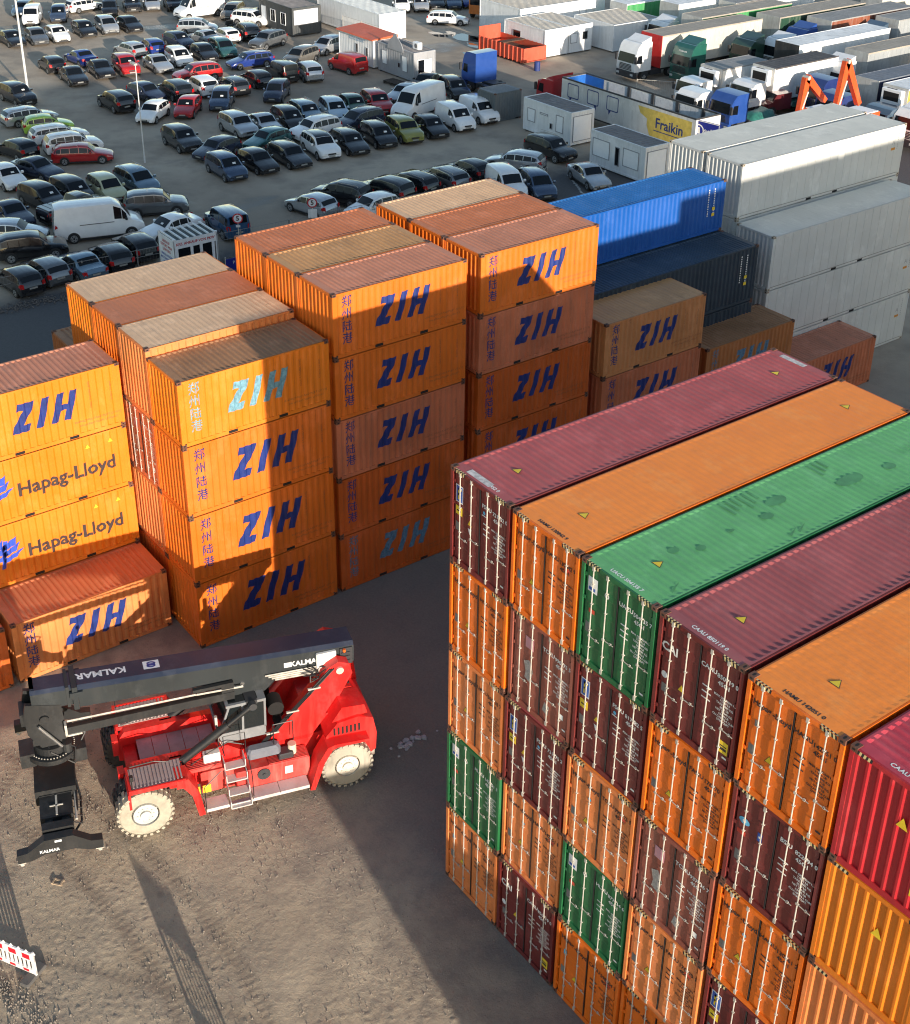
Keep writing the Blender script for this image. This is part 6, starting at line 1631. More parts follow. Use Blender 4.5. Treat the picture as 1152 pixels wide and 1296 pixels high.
def trailer(x0, x1, y0, y1, H, side, roof, label, front=None, reefer=False, name='box_trailer', floor=1.0, red=False, side_h=None):
    """axis-aligned box body between x0..x1, y0..y1"""
    t = thing(name, label, 'lorry trailer', ((x0 + x1) / 2, (y0 + y1) / 2, 0), 0, 'lorry trailers at the right')
    w_, l = (x1 - x0) / 2, (y1 - y0) / 2
    sm_ = paint('trailer_' + side, {'white': (.78, .79, .78), 'cream': (.52, .50, .44), 'green': (.05, .28, .09), 'dkgreen': (.015, .06, .035), 'brown': (.24, .07, .035), 'navy': (.015, .03, .12), 'grey': (.30, .32, .33), 'yellow': (.55, .33, .03)}[side], .5, .06, .3, .05, (.40, .38, .34))
    rm_ = paint('trailer_roof_' + roof, {'beige': (.36, .32, .27), 'dark': (.055, .05, .055), 'grey': (.27, .27, .27), 'white': (.80, .82, .83), 'slate': (.16, .18, .22)}[roof], .65, .12, .5, .1, (.24, .22, .20), True)
    mb = MB(); mb.box(-w_, w_, -l, l, floor, H - .02)
    for s in (-1, 1):
        for i in range(int(2 * l / .62)):
            y = -l + .3 + i * .62; mb.box(min(s * w_, s * (w_ + .012)), max(s * w_, s * (w_ + .012)), y, y + .03, floor + .1, H - .15)
    obj('body', mb.mesh('body', [sm_]), t)
    mb = MB()
    n = int(2 * l / .6)
    for i in range(n): mb.box(-w_ + .06, w_ - .06, -l + .1 + i * (2 * l - .2) / n, -l + .1 + (i + .93) * (2 * l - .2) / n, H - .02, H + .01)
    for s in (-1, 1): mb.box(min(s * w_, s * (w_ - .06)) - (.01 if s < 0 else 0), max(s * w_, s * (w_ - .06)) + (.01 if s > 0 else 0), -l, l, H - .10, H + .03)
    obj('roof', mb.mesh('roof', [rm_]), t)
    mb = MB(); mb.box(-w_ - .015, w_ + .015, -l - .03, -l + .04, floor, H + .02); obj('front_frame', mb.mesh('front_frame', [paint('trailer_front_' + (front or side), {'red': (.55, .015, .015), 'black': (.02, .022, .024)}.get(front, (.50, .50, .48)), .5)]), t)
    if reefer:
        mb = MB(); mb.bbox(-w_ * .8, w_ * .8, -l - .50, -l - .04, H - 1.5, H - .15, 0, .06); c_ = obj('cooling_unit', mb.mesh('cooling_unit', [SHUT]), t)
        mb = MB(); mb.quad((-w_ * .6, -l - .506, H - 1.1), (w_ * .6, -l - .506, H - 1.1), (w_ * .6, -l - .506, H - .4), (-w_ * .6, -l - .506, H - .4)); mb.quad((-w_ * .5, -l - .4, H - .145), (w_ * .3, -l - .4, H - .145), (w_ * .3, -l - .2, H - .145), (-w_ * .5, -l - .2, H - .145)); obj('vent', mb.mesh('vent', [BLACK]), c_)
    mb = MB(); mb.box(-w_ * .8, w_ * .8, -l + .5, l - .2, floor - .25, floor); mb.box(-w_ * .7, -w_ * .6, -l + 1.5, -l + 1.62, .1, floor); mb.box(w_ * .6, w_ * .7, -l + 1.5, -l + 1.62, .1, floor); obj('chassis', mb.mesh('chassis', [DARK]), t)
    for s in (1, -1):
        for q in (1.5, 2.8, 4.1): obj('wheel', tyre8(), t, (s * (w_ - .18), l - q, .5), (0, 0, -math.pi / 2 * 0 + (math.pi / 2 if s < 0 else -math.pi / 2)))
    return t
D90 = R(-90)
tractor(-68.5, 71.0, D90, 'white', 'white lorry tractor unit facing the camera, coupled to a cream curtain trailer', text=None)
trailer(-69.9, -67.1, 74.2, 88.0, 4.0, 'cream', 'beige', 'long cream curtain-sided trailer with red front edge behind the white tractor', front='red')
tractor(-64.7, 74.3, D90, 'green', 'dark green lorry tractor unit parked right of the white one', H=3.7, text='STERNER')
tractor(-64.4, 82.0, D90, 'dkgreen', 'very dark green lorry tractor beside the tail of the cream trailer', H=3.2)
tractor(-57.4, 67.6, D90, 'white', 'low white lorry cab in front of the short white box body', H=2.75, visor=False, tail=1.2)
trailer(-58.8, -56.2, 70.9, 77.0, 3.5, 'white', 'grey', 'short white box body with pale blue front behind a low cab', reefer=True)
tractor(-54.2, 64.3, D90, 'white', 'white flat-roofed lorry cab left of a bright blue one', H=3.0, visor=False, tail=2)
tractor(-51.2, 65.4, D90, 'blue', 'bright blue lorry cab just behind the white container stack', H=3.3, visor=False, tail=2.4)
tractor(-53.9, 70.6, D90, 'white', 'small white lorry cab in front of the dark-roofed refrigerated trailer', H=2.9, visor=False, tail=1.5)
trailer(-55.2, -52.7, 73.6, 82.0, 3.9, 'white', 'dark', 'white refrigerated trailer with a dark roof and cooling unit', reefer=True)
trailer(-59.9, -57.1, 81.8, 95.0, 4.0, 'white', 'white', 'clean white box trailer with a black front panel', front='black')
tractor(-62.4, 84.2, D90, 'white', 'white lorry cab with tall deflector left of the clean white trailer', H=3.3)
trailer(-54.1, -51.5, 84.6, 98.0, 4.0, 'grey', 'beige', 'grey trailer with beige roof behind a white sloping deflector')
tractor(-52.8, 81.0, D90, 'white', 'white lorry cab with sloping deflector in front of the grey trailer', H=3.5)
trailer(-47.0, -44.6, 77.2, 90.0, 4.0, 'navy', 'slate', 'navy trailer with slate roof beside the orange crane arms')
tractor(-50.0, 75.2, D90, 'navy', 'royal blue lorry cab between the two orange crane arms', H=3.4, visor=False)
tractor(-46.4, 73.0, D90, 'navy', 'dark blue lorry cab right of the second crane arm', H=3.1, visor=False)
trailer(-44.0, -41.5, 77.0, 90.0, 4.0, 'yellow', 'white', 'yellow trailer with a white cooling unit at the right edge', reefer=True)
tractor(-41.8, 73.2, D90, 'slate', 'dark lorry cab under the white cooling unit at the right edge', H=3.0, visor=False)
tractor(-39.3, 74.0, D90, 'white', 'white lorry cab cut off by the right edge of the picture', H=3.2)
trailer(-73.5, -70.7, 83.2, 96.5, 4.0, 'green', 'beige', 'trailer with bright green front and beige roof near the top edge')
tractor(-75.6, 81.6, D90, 'white', 'white lorry cab left of the bright green trailer', H=3.0)
trailer(-69.5, -66.4, 89.8, 103, 4.0, 'dkgreen', 'beige', 'dark green trailer with beige roof behind the cream one')
tractor(-64.4, 89.6, D90, 'blue', 'blue lorry cab with sloping top in front of the brown trailer', H=3.3)
trailer(-65.5, -62.4, 92.8, 106, 4.0, 'brown', 'grey', 'red-brown trailer with grey roof near the top right')
trailer(-61.6, -58.8, 98.6, 111, 4.0, 'grey', 'grey', 'grey box trailer behind the red-brown one at the top right')
tractor(-60.6, 95.8, D90, 'slate', 'slate lorry cab with sloping top near the top right', H=3.3)
trailer(-79.5, -76.8, 86.0, 99, 4.0, 'white', 'white', 'white trailer at the top edge beyond the green one')
trailer(-84.8, -82.2, 83.8, 90.5, 3.4, 'green', 'white', 'bright green box body at the top edge behind the broad cabin')
trailer(-76.3, -73.9, 91.5, 104, 4.0, 'white', 'grey', 'white trailer with grey roof at the very top right')
trailer(-57.6, -54.9, 104.0, 116, 4.0, 'white', 'white', 'pale trailer beyond the grey ones at the top right')
trailer(-70.8, -68.0, 108.0, 121, 4.0, 'cream', 'beige', 'cream trailer at the top right edge, farthest of the trailers')
trailer(-50.6, -48.0, 92.0, 105, 4.0, 'grey', 'grey', 'grey trailer at the right edge beyond the beige-roofed one')
# older maroon pickup and teal flatbed between the cabs
v = thing('flatbed_lorry', 'low lorry with a maroon cab and green side boards before the dark-roofed trailer', 'lorry', (-52.6, 73.2, 0), R(-100), 'lorries at the right')
mb = MB(); mb.prism([(-.2, .5), (1.2, .5), (1.25, 1.1), (.75, 1.25), (.35, 1.85), (-1.2, 1.9), (-1.25, .5)], 'y', -.95, .95); obj('cab', mb.mesh('cab', [carpaint('lorry_maroon', TW_['maroon'])]), v, (-.4, 0, .1))
mb = MB(); mb.quad((.36, -.85, 1.33), (.36, .85, 1.33), (.0, .8, 1.88), (.0, -.8, 1.88)); obj('windscreen', mb.mesh('windscreen', [WIN]), v, (.03, 0, .12))
mb = MB(); mb.box(-4.6, -1.8, -1.0, 1.0, .7, .8); mb.box(-4.6, -1.8, -1.0, -.95, .8, 1.2); mb.box(-4.6, -1.8, .95, 1.0, .8, 1.2); mb.box(-4.6, -4.55, -1, 1, .8, 1.2); obj('load_bed', mb.mesh('load_bed', [carpaint('lorry_green', TW_['green'])]), v)
for s in (1, -1):
    for q in (.4, -3.6): obj('wheel', tyre8(), v, (q, s * .85, .45), (0, 0, 0 if s > 0 else math.pi))
v = thing('tarped_trailer', 'small trailer under a wrinkled teal sheet behind the white stack', 'trailer', (-50.6, 69.6, 0), R(-80))
mb = MB(); rnd = random.Random(4)
nx, ny = 9, 6; vs = [((i / (nx - 1) - .5) * 3.4, (j / (ny - 1) - .5) * 1.9, 1.35 + rnd.uniform(-.08, .1) - (.5 if i in (0, nx - 1) or j in (0, ny - 1) else 0)) for i in range(nx) for j in range(ny)]
mb.add(vs, [(i * ny + j, i * ny + j + 1, (i + 1) * ny + j + 1, (i + 1) * ny + j) for i in range(nx - 1) for j in range(ny - 1)]); obj('tarpaulin', mb.mesh('tarpaulin', [plain('tarp_teal', (.03, .16, .13), .5, 0, .3, 3)], 60), v)
mb = MB(); mb.box(-1.7, 1.7, -.9, .9, .5, .9); obj('trailer_box', mb.mesh('trailer_box', [DARK]), v)
for s in (1, -1): obj('wheel', tyre8(), v, (0, s * .95, .42), (0, 0, 0 if s > 0 else math.pi))
# open bulk trailer with printed side
t = thing('open_trailer', 'open-topped white bulk trailer with speech bubbles and a yellow panel', 'lorry trailer', (-54.2, 58.9, 0))
mb = MB(); x0, x1, d = -7.9, 7.9, 1.35; zt = 3.6
mb.box(x0, x1, -d, -d + .05, 1.0, zt - .12); mb.box(x0, x1, d - .05, d, 1.0, zt - .12); mb.box(x0, x0 + .05, -d + .05, d - .05, 1.0, zt - .12); mb.box(x1 - .05, x1, -d + .05, d - .05, 1.0, zt - .12); mb.box(x0 + .05, x1 - .05, -d + .05, d - .05, 1.0, 1.1)
obj('side_walls', mb.mesh('side_walls', [paint('bulk_white', (.58, .58, .56), .5, .08, .5, .15, (.30, .28, .26))]), t)
mb = MB()
for s in (-1, 1): mb.box(x0, x1, min(s * d, s * (d - .09)) , max(s * d, s * (d - .09)), zt - .12, zt)
mb.box(x0, x0 + .1, -d + .09, d - .09, zt - .12, zt); mb.box(x1 - .1, x1, -d + .09, d - .09, zt - .12, zt)
obj('top_rail', mb.mesh('top_rail', [DARK]), t)
for i in range(22):
    if i % 5 == 4: continue
    b_ = cached('bulkpanel', lambda: (lambda b: (b.box(-.27, .27, -.02, .02, 1.5, 3.4), b.mesh('inner_panel', [plain('inner_panel_pale', (.52, .54, .56), .5)]))[1])(MB()))
    obj('inner_panel', b_, t, (-4.6 + i * .565, d - .08, 0))
for i in range(4):
    obj('inner_post', cached('bulkpost', lambda: (lambda b: (b.box(-.14, .14, -.07, .03, 1.1, 3.5), b.mesh('inner_post', [DARK]))[1])(MB())), t, (-4.6 + (4 + 5 * i) * .565, d - .09, 0))
mb = MB(); mb.quad((x0 + .06, -d + .06, 1.6), (x0 + .06, d - .06, 1.6), (x0 + .06, d - .06, zt - .15), (x0 + .06, -d + .06, zt - .15)); mb.quad((x0 + .1, d - .075, 1.6), (x0 + 2.4, d - .075, 1.6), (x0 + 2.4, d - .075, zt - .15), (x0 + .1, d - .075, zt - .15)); obj('blue_bulkhead', mb.mesh('blue_bulkhead', [plain('bulkhead_blue', (.02, .12, .42), .4)]), t)
yy = -d - .006
for i, bx in enumerate((-6.4, -3.9, -1.5)):
    mb = MB(); w_, h_ = .72, .62; zc = 2.65; e = .085
    def rr(w_, h_, r_=.16): return [(bx + sx * (w_ - r_) + r_ * math.cos(a), zc + sz * (h_ - r_) + r_ * math.sin(a)) for sx, sz, a0 in ((1, 1, 0), (-1, 1, 1.571), (-1, -1, 3.1416), (1, -1, 4.712)) for a in (a0, a0 + .785, a0 + 1.571)]
    A = rr(w_, h_); B = rr(w_ - e, h_ - e, .10)
    vs = [(p[0], yy, p[1]) for p in A] + [(p[0], yy, p[1]) for p in B]
    mb.add(vs, [(j, (j + 1) % 12, 12 + (j + 1) % 12, 12 + j) for j in range(12)])
    sx = -1 if i != 1 else 1
    mb.add([(bx + sx * .45, yy, zc - h_ + .01), (bx + sx * .15, yy, zc - h_ + .01), (bx + sx * .40, yy, zc - h_ - .36)], [(0, 1, 2)])
    obj('speech_bubble', mb.mesh('speech_bubble', [plain('bubble_navy', (.02, .04, .17), .5)]), t)
mb = MB(); mb.add([(3.0, yy, 1.05), (7.5, yy, 1.05), (7.5, yy, 3.25), (1.5, yy, 3.25), (1.8, yy, 2.7), (2.6, yy, 2.4), (2.6, yy, 1.9)], [tuple(range(7))]); obj('yellow_panel', mb.mesh('yellow_panel', [plain('panel_yellow', (.62, .46, .10), .5, 0, .2, 2)]), t)
mb = MB(); put_text(mb, 'Fraikin', 5.1, yy - .004, 2.25, (1, 0, 0), (0, 0, 1), 1.15, bold=.02); mb.quad((3.4, yy - .004, 1.62), (6.9, yy - .004, 1.62), (6.9, yy - .004, 1.69), (3.4, yy - .004, 1.69)); obj('company_name', mb.mesh('company_name', [plain('bubble_navy', (.02, .04, .17), .5)]), t)
mb = MB(); mb.box(x0 + 1, x1 - .3, -.9, .9, .7, 1.0); mb.box(x0 + .8, x0 + 1, -.9, -.7, .1, .7); obj('chassis', mb.mesh('chassis', [DARK]), t)
for s in (1, -1):
    for q in (4.0, 5.3, 6.6): obj('wheel', tyre8(), t, (q, s * 1.0, .5), (0, 0, 0 if s > 0 else math.pi))
bs = thing('blue_sign_board', 'blue sign board with a white round emblem at the end of the bulk trailer', 'sign', (-45.6, 57.9, 0), R(8))
mb = MB(); mb.box(-1.3, 1.3, -.03, .03, 1.9, 3.5); obj('board', mb.mesh('board', [plain('banner_blue', (.012, .02, .22), .5)]), bs)
mb = MB()
for i in range(12):
    a0, a1 = i * .5236, (i + 1) * .5236
    mb.add([(-.6 + .5 * math.cos(a0), -.035, 2.7 + .5 * math.sin(a0)), (-.6 + .5 * math.cos(a1), -.035, 2.7 + .5 * math.sin(a1)), (-.6 + .40 * math.cos(a1), -.035, 2.7 + .40 * math.sin(a1)), (-.6 + .40 * math.cos(a0), -.035, 2.7 + .40 * math.sin(a0))], [(0, 1, 2, 3)])
mb.add([(-.75, -.035, 2.45), (-.45, -.035, 2.45), (-.5, -.035, 2.95), (-.7, -.035, 2.95)], [(0, 1, 2, 3)])
put_text(mb, 'Spedition', .55, -.035, 2.85, (1, 0, .2), (0, 0, 1), .34, bold=.01)
for (a0, a1, q0, q1) in ((-1.28, 1.28, 3.42, 3.48), (-1.28, 1.28, 1.92, 1.98), (-1.28, -1.22, 1.98, 3.42), (1.22, 1.28, 1.98, 3.42)): mb.quad((a0, -.034, q0), (a1, -.034, q0), (a1, -.034, q1), (a0, -.034, q1))
obj('emblem', mb.mesh('emblem', [WHITE]), bs)
mb = MB(); mb.cyl((-1.1, 0, 0), (-1.1, 0, 1.9), .05, 8); mb.cyl((1.1, 0, 0), (1.1, 0, 1.9), .05, 8); obj('post', mb.mesh('post', [GALV]), bs)
tractor(-65.6, 58.9, R(180), 'red', 'red lorry tractor coupled to the open bulk trailer, facing left', H=2.9, visor=True, tail=2.6)
tractor(-75.0, 57.7, R(180), 'blue', 'deep blue lorry tractor standing behind the white vans', H=3.6, visor=False, tail=1.6)
# red tipping skip
t = thing('open_skip', 'open orange-red steel skip with ribbed sides in front of a white cabin', 'skip', (-82.3, 68.3, 0))
RS = paint('skip_red', (.55, .085, .04), .55, .15, .35, .5)
mb = MB(); l, d, h = 3.7, 1.45, 1.6
mb.box(-l, l, -d, -d + .06, .25, h); mb.box(-l, l, d - .06, d, .25, h); mb.box(-l, -l + .06, -d + .06, d - .06, .25, h + .9); mb.box(l - .06, l, -d + .06, d - .06, .25, h); mb.box(-l, l, -d + .06, d - .06, .2, .3)
obj('skip_walls', mb.mesh('skip_walls', [RS]), t)
for i in range(11):
    for s in (-1, 1): obj('side_rib', cached('skiprib', lambda: (lambda b: (b.box(-.05, .05, -.06, .06, .2, 1.6), b.mesh('side_rib', [RS]))[1])(MB())), t, (-l + .3 + i * .68, s * (d + .055), 0))
mb = MB(); mb.box(-.4, .4, -d, d, h - .05, h + .03); mb.box(-l + 1.2, l - .1, -d + .07, d - .07, .9, .95); obj('load', mb.mesh('load', [plain('scrap_brown', (.10, .05, .03), .9, 0, .4, 5)]), t)
# orange lorry at the top
t = thing('orange_lorry', 'orange lorry front with ribbed body at the top edge', 'lorry', (-98.0, 76.0, 0), R(-60), 'lorries at the top')
OR_ = paint('lorry_orange_paint', (.62, .16, .02), .5, .15, .3, .4)
mb = MB(); mb.bbox(-2.0, 0, -1.2, 1.2, .6, 2.9, 0, .12); obj('cab', mb.mesh('cab', [OR_]), t)
mb = MB(); mb.quad((.01, -1.0, 1.6), (.01, 1.0, 1.6), (.01, 1.0, 2.5), (.01, -1.0, 2.5)); obj('windscreen', mb.mesh('windscreen', [WIN]), t)
mb = MB(); mb.box(-7.0, -2.2, -1.2, 1.2, .9, 1.1)
for i in range(8):
    for s in (-1, 1): mb.box(-7 + i * .65, -6.9 + i * .65, s * 1.15 - .04, s * 1.15 + .04, 1.1, 2.6)
for z in (1.6, 2.1, 2.6):
    for s in (-1, 1): mb.box(-7.0, -2.2, s * 1.15 - .03, s * 1.15 + .03, z, z + .1)
obj('stake_body', mb.mesh('stake_body', [OR_]), t)
for s in (1, -1):
    for q in (-1.0, -5.6): obj('wheel', tyre8(), t, (q, s * 1.05, .5), (0, 0, 0 if s > 0 else math.pi))
# two folded loading cranes
def crane(x, y, a, b, c, lab):
    t = thing('loading_crane', lab, 'loading crane', (x, y, 0), 0, 'orange loading cranes')
    OC = paint('crane_orange', (.75, .085, .015), .4, .08, .2, .15)
    def arm(p, q, w0, w1, name):
        p = Vector(p); q = Vector(q); d_ = (q - p).normalized(); s_ = Vector((1, 0, 0)); n_ = d_.cross(s_).normalized()
        mb = MB(); vs = []
        for pt_, w_ in ((p, w0), (q, w1)):
            for u, v_ in ((-1, -1), (1, -1), (1, 1), (-1, 1)): vs.append(pt_ + s_ * u * .21 + n_ * v_ * w_)
        mb.add(vs, [(0, 3, 2, 1), (4, 5, 6, 7), (0, 1, 5, 4), (1, 2, 6, 5), (2, 3, 7, 6), (3, 0, 4, 7)]); obj(name, mb.mesh(name, [OC]), t)
    arm(a, b, .24, .30, 'main_arm'); arm(b, c, .30, .2, 'folding_arm')
    mb = MB(); mb.cyl((a[0] + .25, a[1], a[2] + .3), (b[0] + .25, b[1] * .6 + a[1] * .4 + .25, b[2] * .6 + a[2] * .4), .07, 8); mb.cyl((-.3, b[1], b[2]), (.3, b[1], b[2]), .17, 12); obj('ram', mb.mesh('ram', [GALV]), t)
    mb = MB(); mb.cyl((0, a[1], 0), (0, a[1], a[2]), .28, 12, 0, .2); mb.box(-1.2, 1.2, -2.5, 3.5, .7, 1.1); obj('column', mb.mesh('column', [OC]), t)
    mb = MB(); mb.box(-1.1, 1.1, 1.6, 3.6, 1.1, 3.0); obj('crane_truck_body', mb.mesh('crane_truck_body', [OC]), t)
    mb = MB(); mb.box(-1.0, 1.0, 1.7, 3.5, 3.0, 3.06); obj('body_roof', mb.mesh('body_roof', [SHUT]), t)
    for s in (1, -1):
        for q in (-1.6, 2.6): obj('wheel', tyre8(), t, (s * 1.0, q, .5), (0, 0, -math.pi / 2 if s > 0 else math.pi / 2))
crane(-44, 67.0, (0, -.3, 3.2), (0, .05, 5.9), (0, 2.6, 3.7), 'orange folded loading crane, left and lower of the two behind the white stack')
crane(-42, 69.2, (0, -.6, 3.6), (0, -.1, 7.3), (0, 2.1, 3.6), 'orange folded loading crane, right and taller of the two behind the white stack')

# ------------------------------------------------------------------ yard bits
def barrier(x, y, rz, label, h=1.0, L=2.1, ns=13, th=.02):
    t = thing('plastic_barrier', label, 'barrier', (x, y, 0), rz, 'plastic fence barriers')
    BW = plain('barrier_white', (.72, .70, .68), .5); BR = plain('barrier_red', (.55, .012, .025), .45)
    mb = MB(); mb.box(0, L, -.025, .025, h * .62, h * .93); mb.box(0, L, -.025, .025, h * .12, h * .28); mb.box(0, .05, -.03, .03, .04, h); mb.box(L - .05, L, -.03, .03, .04, h)
    n = int(L / .26)
    for i in range(n + 1):
        x_ = i * L / n; mb.add([(x_ - .06, -.02, h * .93), (x_ + .06, -.02, h * .93), (x_, -.02, h * 1.0), (x_ - .06, .02, h * .93), (x_ + .06, .02, h * .93), (x_, .02, h * 1.0)], [(0, 1, 2), (3, 5, 4), (0, 2, 5, 3), (1, 4, 5, 2)])
    obj('board', mb.mesh('board', [BW]), t)
    for i in range(ns + 1):
        obj('slat', cached(('slat', h, th), lambda: (lambda b: (b.add([(0, -.02, h * .28), (.055, -.02, h * .28), (.055, -.02, h * .62), (0, -.02, h * .62), (0, -.02 + 2 * th, h * .28), (.055, -.02 + 2 * th, h * .28), (.055, -.02 + 2 * th, h * .62), (0, -.02 + 2 * th, h * .62)], [(0, 1, 2, 3), (7, 6, 5, 4), (0, 3, 7, 4), (1, 5, 6, 2)]), b.mesh('slat', [BW]))[1])(MB())), t, (.06 + i * (L - .16) / ns, 0, 0))
    for i in range(4):
        x_ = .14 + i * (L - .2) / 4
        mb = MB(); mb.box(x_, x_ + .26, -.029, .029, h * .67, h * .86); obj('red_block', mb.mesh('red_block', [BR]), t)
        mb = MB(); mb.box(x_ + .1, x_ + .30, -.029, .029, h * .15, h * .24); obj('red_block', mb.mesh('red_block', [BR]), t)
    for x_ in (.15, L - .15):
        mb = MB(); mb.bbox(x_ - .16, x_ + .16, -.42, .42, 0, .11, 0, .03); obj('rubber_foot', mb.mesh('rubber_foot', [plain('rubber_foot', (.10, .095, .09), .9)]), t)
barrier(-3.62, -11.62, math.atan2(-.65, -1.1), 'red and white plastic barrier with slats at the lower left edge')
barrier(4.15, -8.55, math.atan2(-.154, -.988), 'tall slatted barrier whose long striped shadow crosses the yard', h=1.45, L=2.25, ns=8, th=.006)
# broken grey concrete and ice heap
t = thing('rubble_heap', 'small heap of whitish broken lumps on the dark ground right of the machine', 'rubble', (-5.35, 2.3, 0))
rnd = random.Random(12); mb = MB()
for i in range(26):
    a = rnd.uniform(0, 6.28); q = abs(rnd.gauss(0, .38)); x, y = math.cos(a) * q, math.sin(a) * q * 1.4; r = rnd.uniform(.04, .14)
    vs = [(x + r * rnd.uniform(.6, 1.1) * math.cos(b), y + r * rnd.uniform(.6, 1.1) * math.sin(b), 0) for b in (0, 1.25, 2.5, 3.77, 5.0)]
    vs += [(v_[0] * .75 + x * .25, v_[1] * .75 + y * .25, r * .55 * rnd.uniform(.6, 1.2)) for v_ in vs]
    mb.add(vs, [(k, (k + 1) % 5, 5 + (k + 1) % 5, 5 + k) for k in range(5)] + [(5, 6, 7, 8, 9)])
obj('lumps', mb.mesh('lumps', [plain('pale_lumps', (.42, .41, .43), .7, 0, .25, 6)]), t)
t = thing('wood_block', 'small broken pallet piece lying on the gravel below the spreader', 'wood block', (-6.55, -9.85, .0), R(40))
mb = MB(); mb.box(-.17, .17, -.11, -.06, 0, .03); mb.box(-.17, .17, .06, .11, 0, .03); mb.box(-.17, -.12, -.11, .11, .03, .05); mb.box(.10, .15, -.11, .11, .03, .05); obj('planks', mb.mesh('planks', [plain('wood_pale', (.42, .32, .22), .8, 0, .25, 8)]), t)
# dead bush by the black office
t = thing('dead_bush', 'brown bare bush beside the black site office', 'bush', (-108.7, 53.0, 0))
mb = MB(); rnd = random.Random(6)
for i in range(160):
    a = rnd.uniform(0, 6.28); e = rnd.uniform(.1, 1.3); L_ = rnd.uniform(.5, 1.2); p = (rnd.gauss(0, .5), rnd.gauss(0, .8), 0)
    mb.cyl(p, (p[0] + math.cos(a) * math.cos(e) * L_, p[1] + math.sin(a) * math.cos(e) * L_, math.sin(e) * L_), .02, 3, 0, .006)
obj('twigs', mb.mesh('twigs', [plain('twig_brown', (.12, .09, .06), .9)]), t)
# pallets and scrap by the grey office
t = thing('pallet_stack', 'low stack of dark pallets in front of the grey office', 'pallet stack', (-79.8, 52.3, 0), R(5))
mb = MB()
for z in (0, .15): 
    for i in range(6): mb.box(-1.1, 1.1, -.6 + i * .22, -.45 + i * .22, z + .10, z + .13)
    for x in (-1.0, 0, .9): mb.box(x, x + .1, -.6, .65, z, z + .10)
obj('pallet_boards', mb.mesh('pallet_boards', [plain('pallet_dark', (.07, .055, .045), .9, 0, .3, 5)]), t)
# painted marks in the car park
mb = MB(); rnd = random.Random(14)
for i in range(16):
    x = -49.9 + i * .28; y = 47.9 - i * .14 + rnd.uniform(-.06, .06); mb.add([(x, y - .1, -.055), (x + .24, y - .13 + rnd.uniform(-.04, .04), -.055), (x + .26, y + .03, -.055), (x + .02, y + .08, -.055)], [(0, 1, 2, 3)])
o = structure('painted_line', mb.mesh('painted_line', [plain('worn_paint', (.45, .45, .43), .7, 0, .3, 7)])); 
# puddles on the lane behind
def puddle(cx, cy, rx, ry, seed):
    rnd = random.Random(seed); mb = MB()
    n = 18; mb.add([(cx + rx * math.cos(i * 2 * math.pi / n) * rnd.uniform(.6, 1.15), cy + ry * math.sin(i * 2 * math.pi / n) * rnd.uniform(.6, 1.15), -.054) for i in range(n)], [tuple(range(n))])
    m = MATS.get('puddle')
    if not m:
        m, t_, b = nmat('puddle'); b.inputs['Base Color'].default_value = (.05, .05, .05, 1); b.inputs['Roughness'].default_value = .04; b.inputs['Specular IOR Level'].default_value = .9; MATS['puddle'] = m
    structure('puddle', mb.mesh('puddle', [m]))
for i, a in enumerate([(-92, 69.5, 3.2, 1.2), (-89.5, 70.5, 2.6, .9), (-87.5, 68.0, 2.2, .7), (-94.5, 68.0, 1.8, .8), (-84.5, 65.2, 2.0, .5)]): puddle(*a, i)

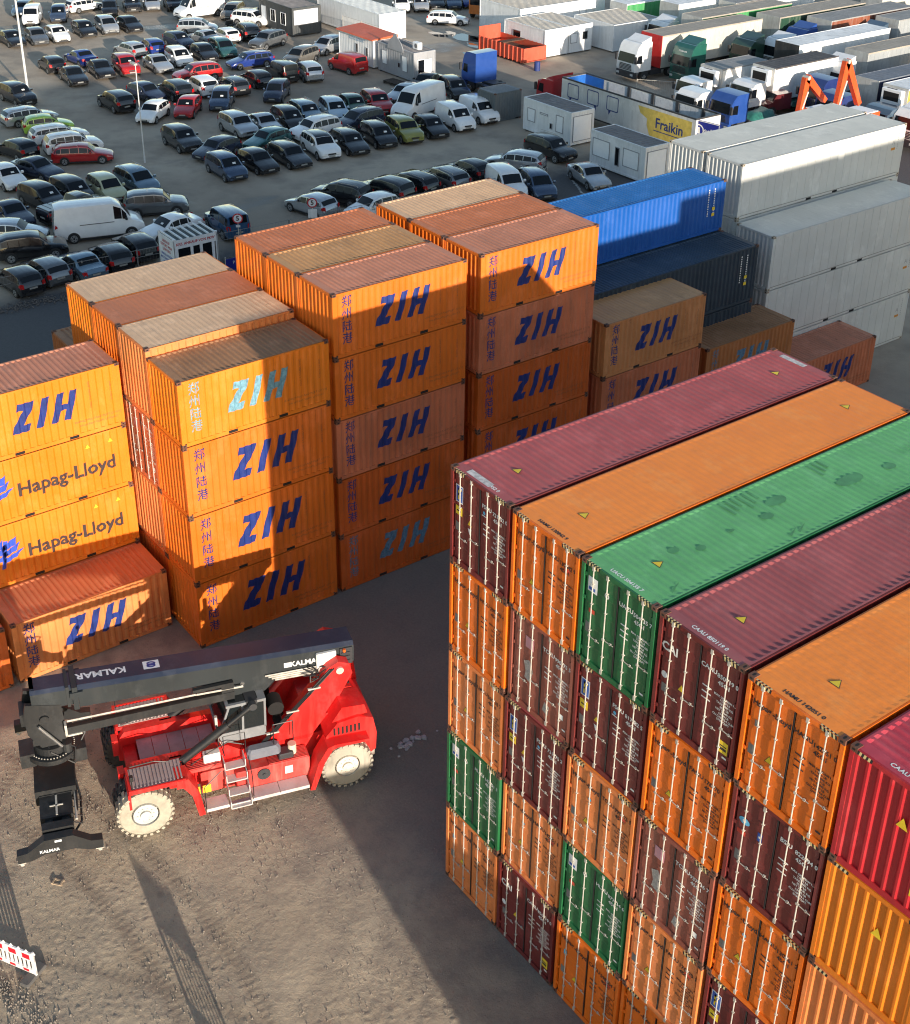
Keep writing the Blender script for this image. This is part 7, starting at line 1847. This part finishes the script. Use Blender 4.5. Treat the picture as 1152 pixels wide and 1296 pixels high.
# clutter between the lorries and cabins
def drum(x, y, lab, col):
    t = thing('steel_drum', lab, 'drum', (x, y, 0)); mb = MB(); mb.cyl((0, 0, 0), (0, 0, .88), .29, 14)
    for z in (.28, .58): mb.cyl((0, 0, z), (0, 0, z + .03), .305, 14)
    obj('drum_body', mb.mesh('drum_body', [plain('drum_' + col, TW_[col], .5)]), t)
drum(-76.2, 66.6, 'blue steel drum standing on the muddy lane near the red skip', 'navy')
drum(-79.0, 79.4, 'red steel drum standing beside the white cabins', 'red')
def tyres(x, y, lab, n):
    t = thing('tyre_pile', lab, 'tyre pile', (x, y, 0)); rnd = random.Random(int(x))
    for i in range(n):
        me = cached('loosetyre', lambda: (lambda b: (b.cyl((0, 0, 0), (0, 0, .24), .42, 16, 0, None, False), b.cyl((0, 0, 0), (0, 0, .24), .22, 16, 0, None, False), b.add([(r_ * math.cos(i_ * .3927), r_ * math.sin(i_ * .3927), .24) for r_ in (.42, .22) for i_ in range(16)], [(k, (k + 1) % 16, 16 + (k + 1) % 16, 16 + k) for k in range(16)]), b.mesh('tyre', [TYR]))[3])(MB()))
        obj('tyre', me, t, (rnd.uniform(-.3, .3) + (i % 2) * .8, rnd.uniform(-.2, .2), (i // 2) * .25), (rnd.uniform(-.06, .06), rnd.uniform(-.06, .06), 0))
tyres(-69.5, 61.8, 'pile of old lorry tyres behind the red tractor unit', 6)
tyres(-110.5, 51.2, 'pile of old tyres left of the black office', 5)
def fence_panel(x, y, rz, lab):
    t = thing('site_fence', lab, 'fence', (x, y, 0), rz, 'wire site fence panels')
    mb = MB(); L_ = 7.0
    for q in (0, L_ / 2, L_): mb.cyl((q, 0, 0), (q, 0, 2.0), .035, 6)
    for z in (.15, 1.95): mb.cyl((0, 0, z), (L_, 0, z), .02, 5)
    obj('fence_frame', mb.mesh('fence_frame', [GALV]), t)
    mb = MB()
    for i in range(45): mb.cyl((i * L_ / 45, 0, .15), (i * L_ / 45, 0, 1.95), .005, 3, 0, None, False)
    w_ = obj('fence_wire', mb.mesh('fence_wire', [GALV]), t); w_['kind'] = 'stuff'
fence_panel(-62.5, 66.8, R(40), 'wire fence panel between the green tractor and the bulk trailer')
fence_panel(-100.5, 59.6, R(2), 'wire fence panel in front of the long white storage unit')

# everything beyond the raised gravel sheet stands on the lower ground
for o in bpy.data.objects:
    if o.parent is None and o.get('category') and (o.location.x < -25 or o.location.y > 17.5): o.location.z -= .055
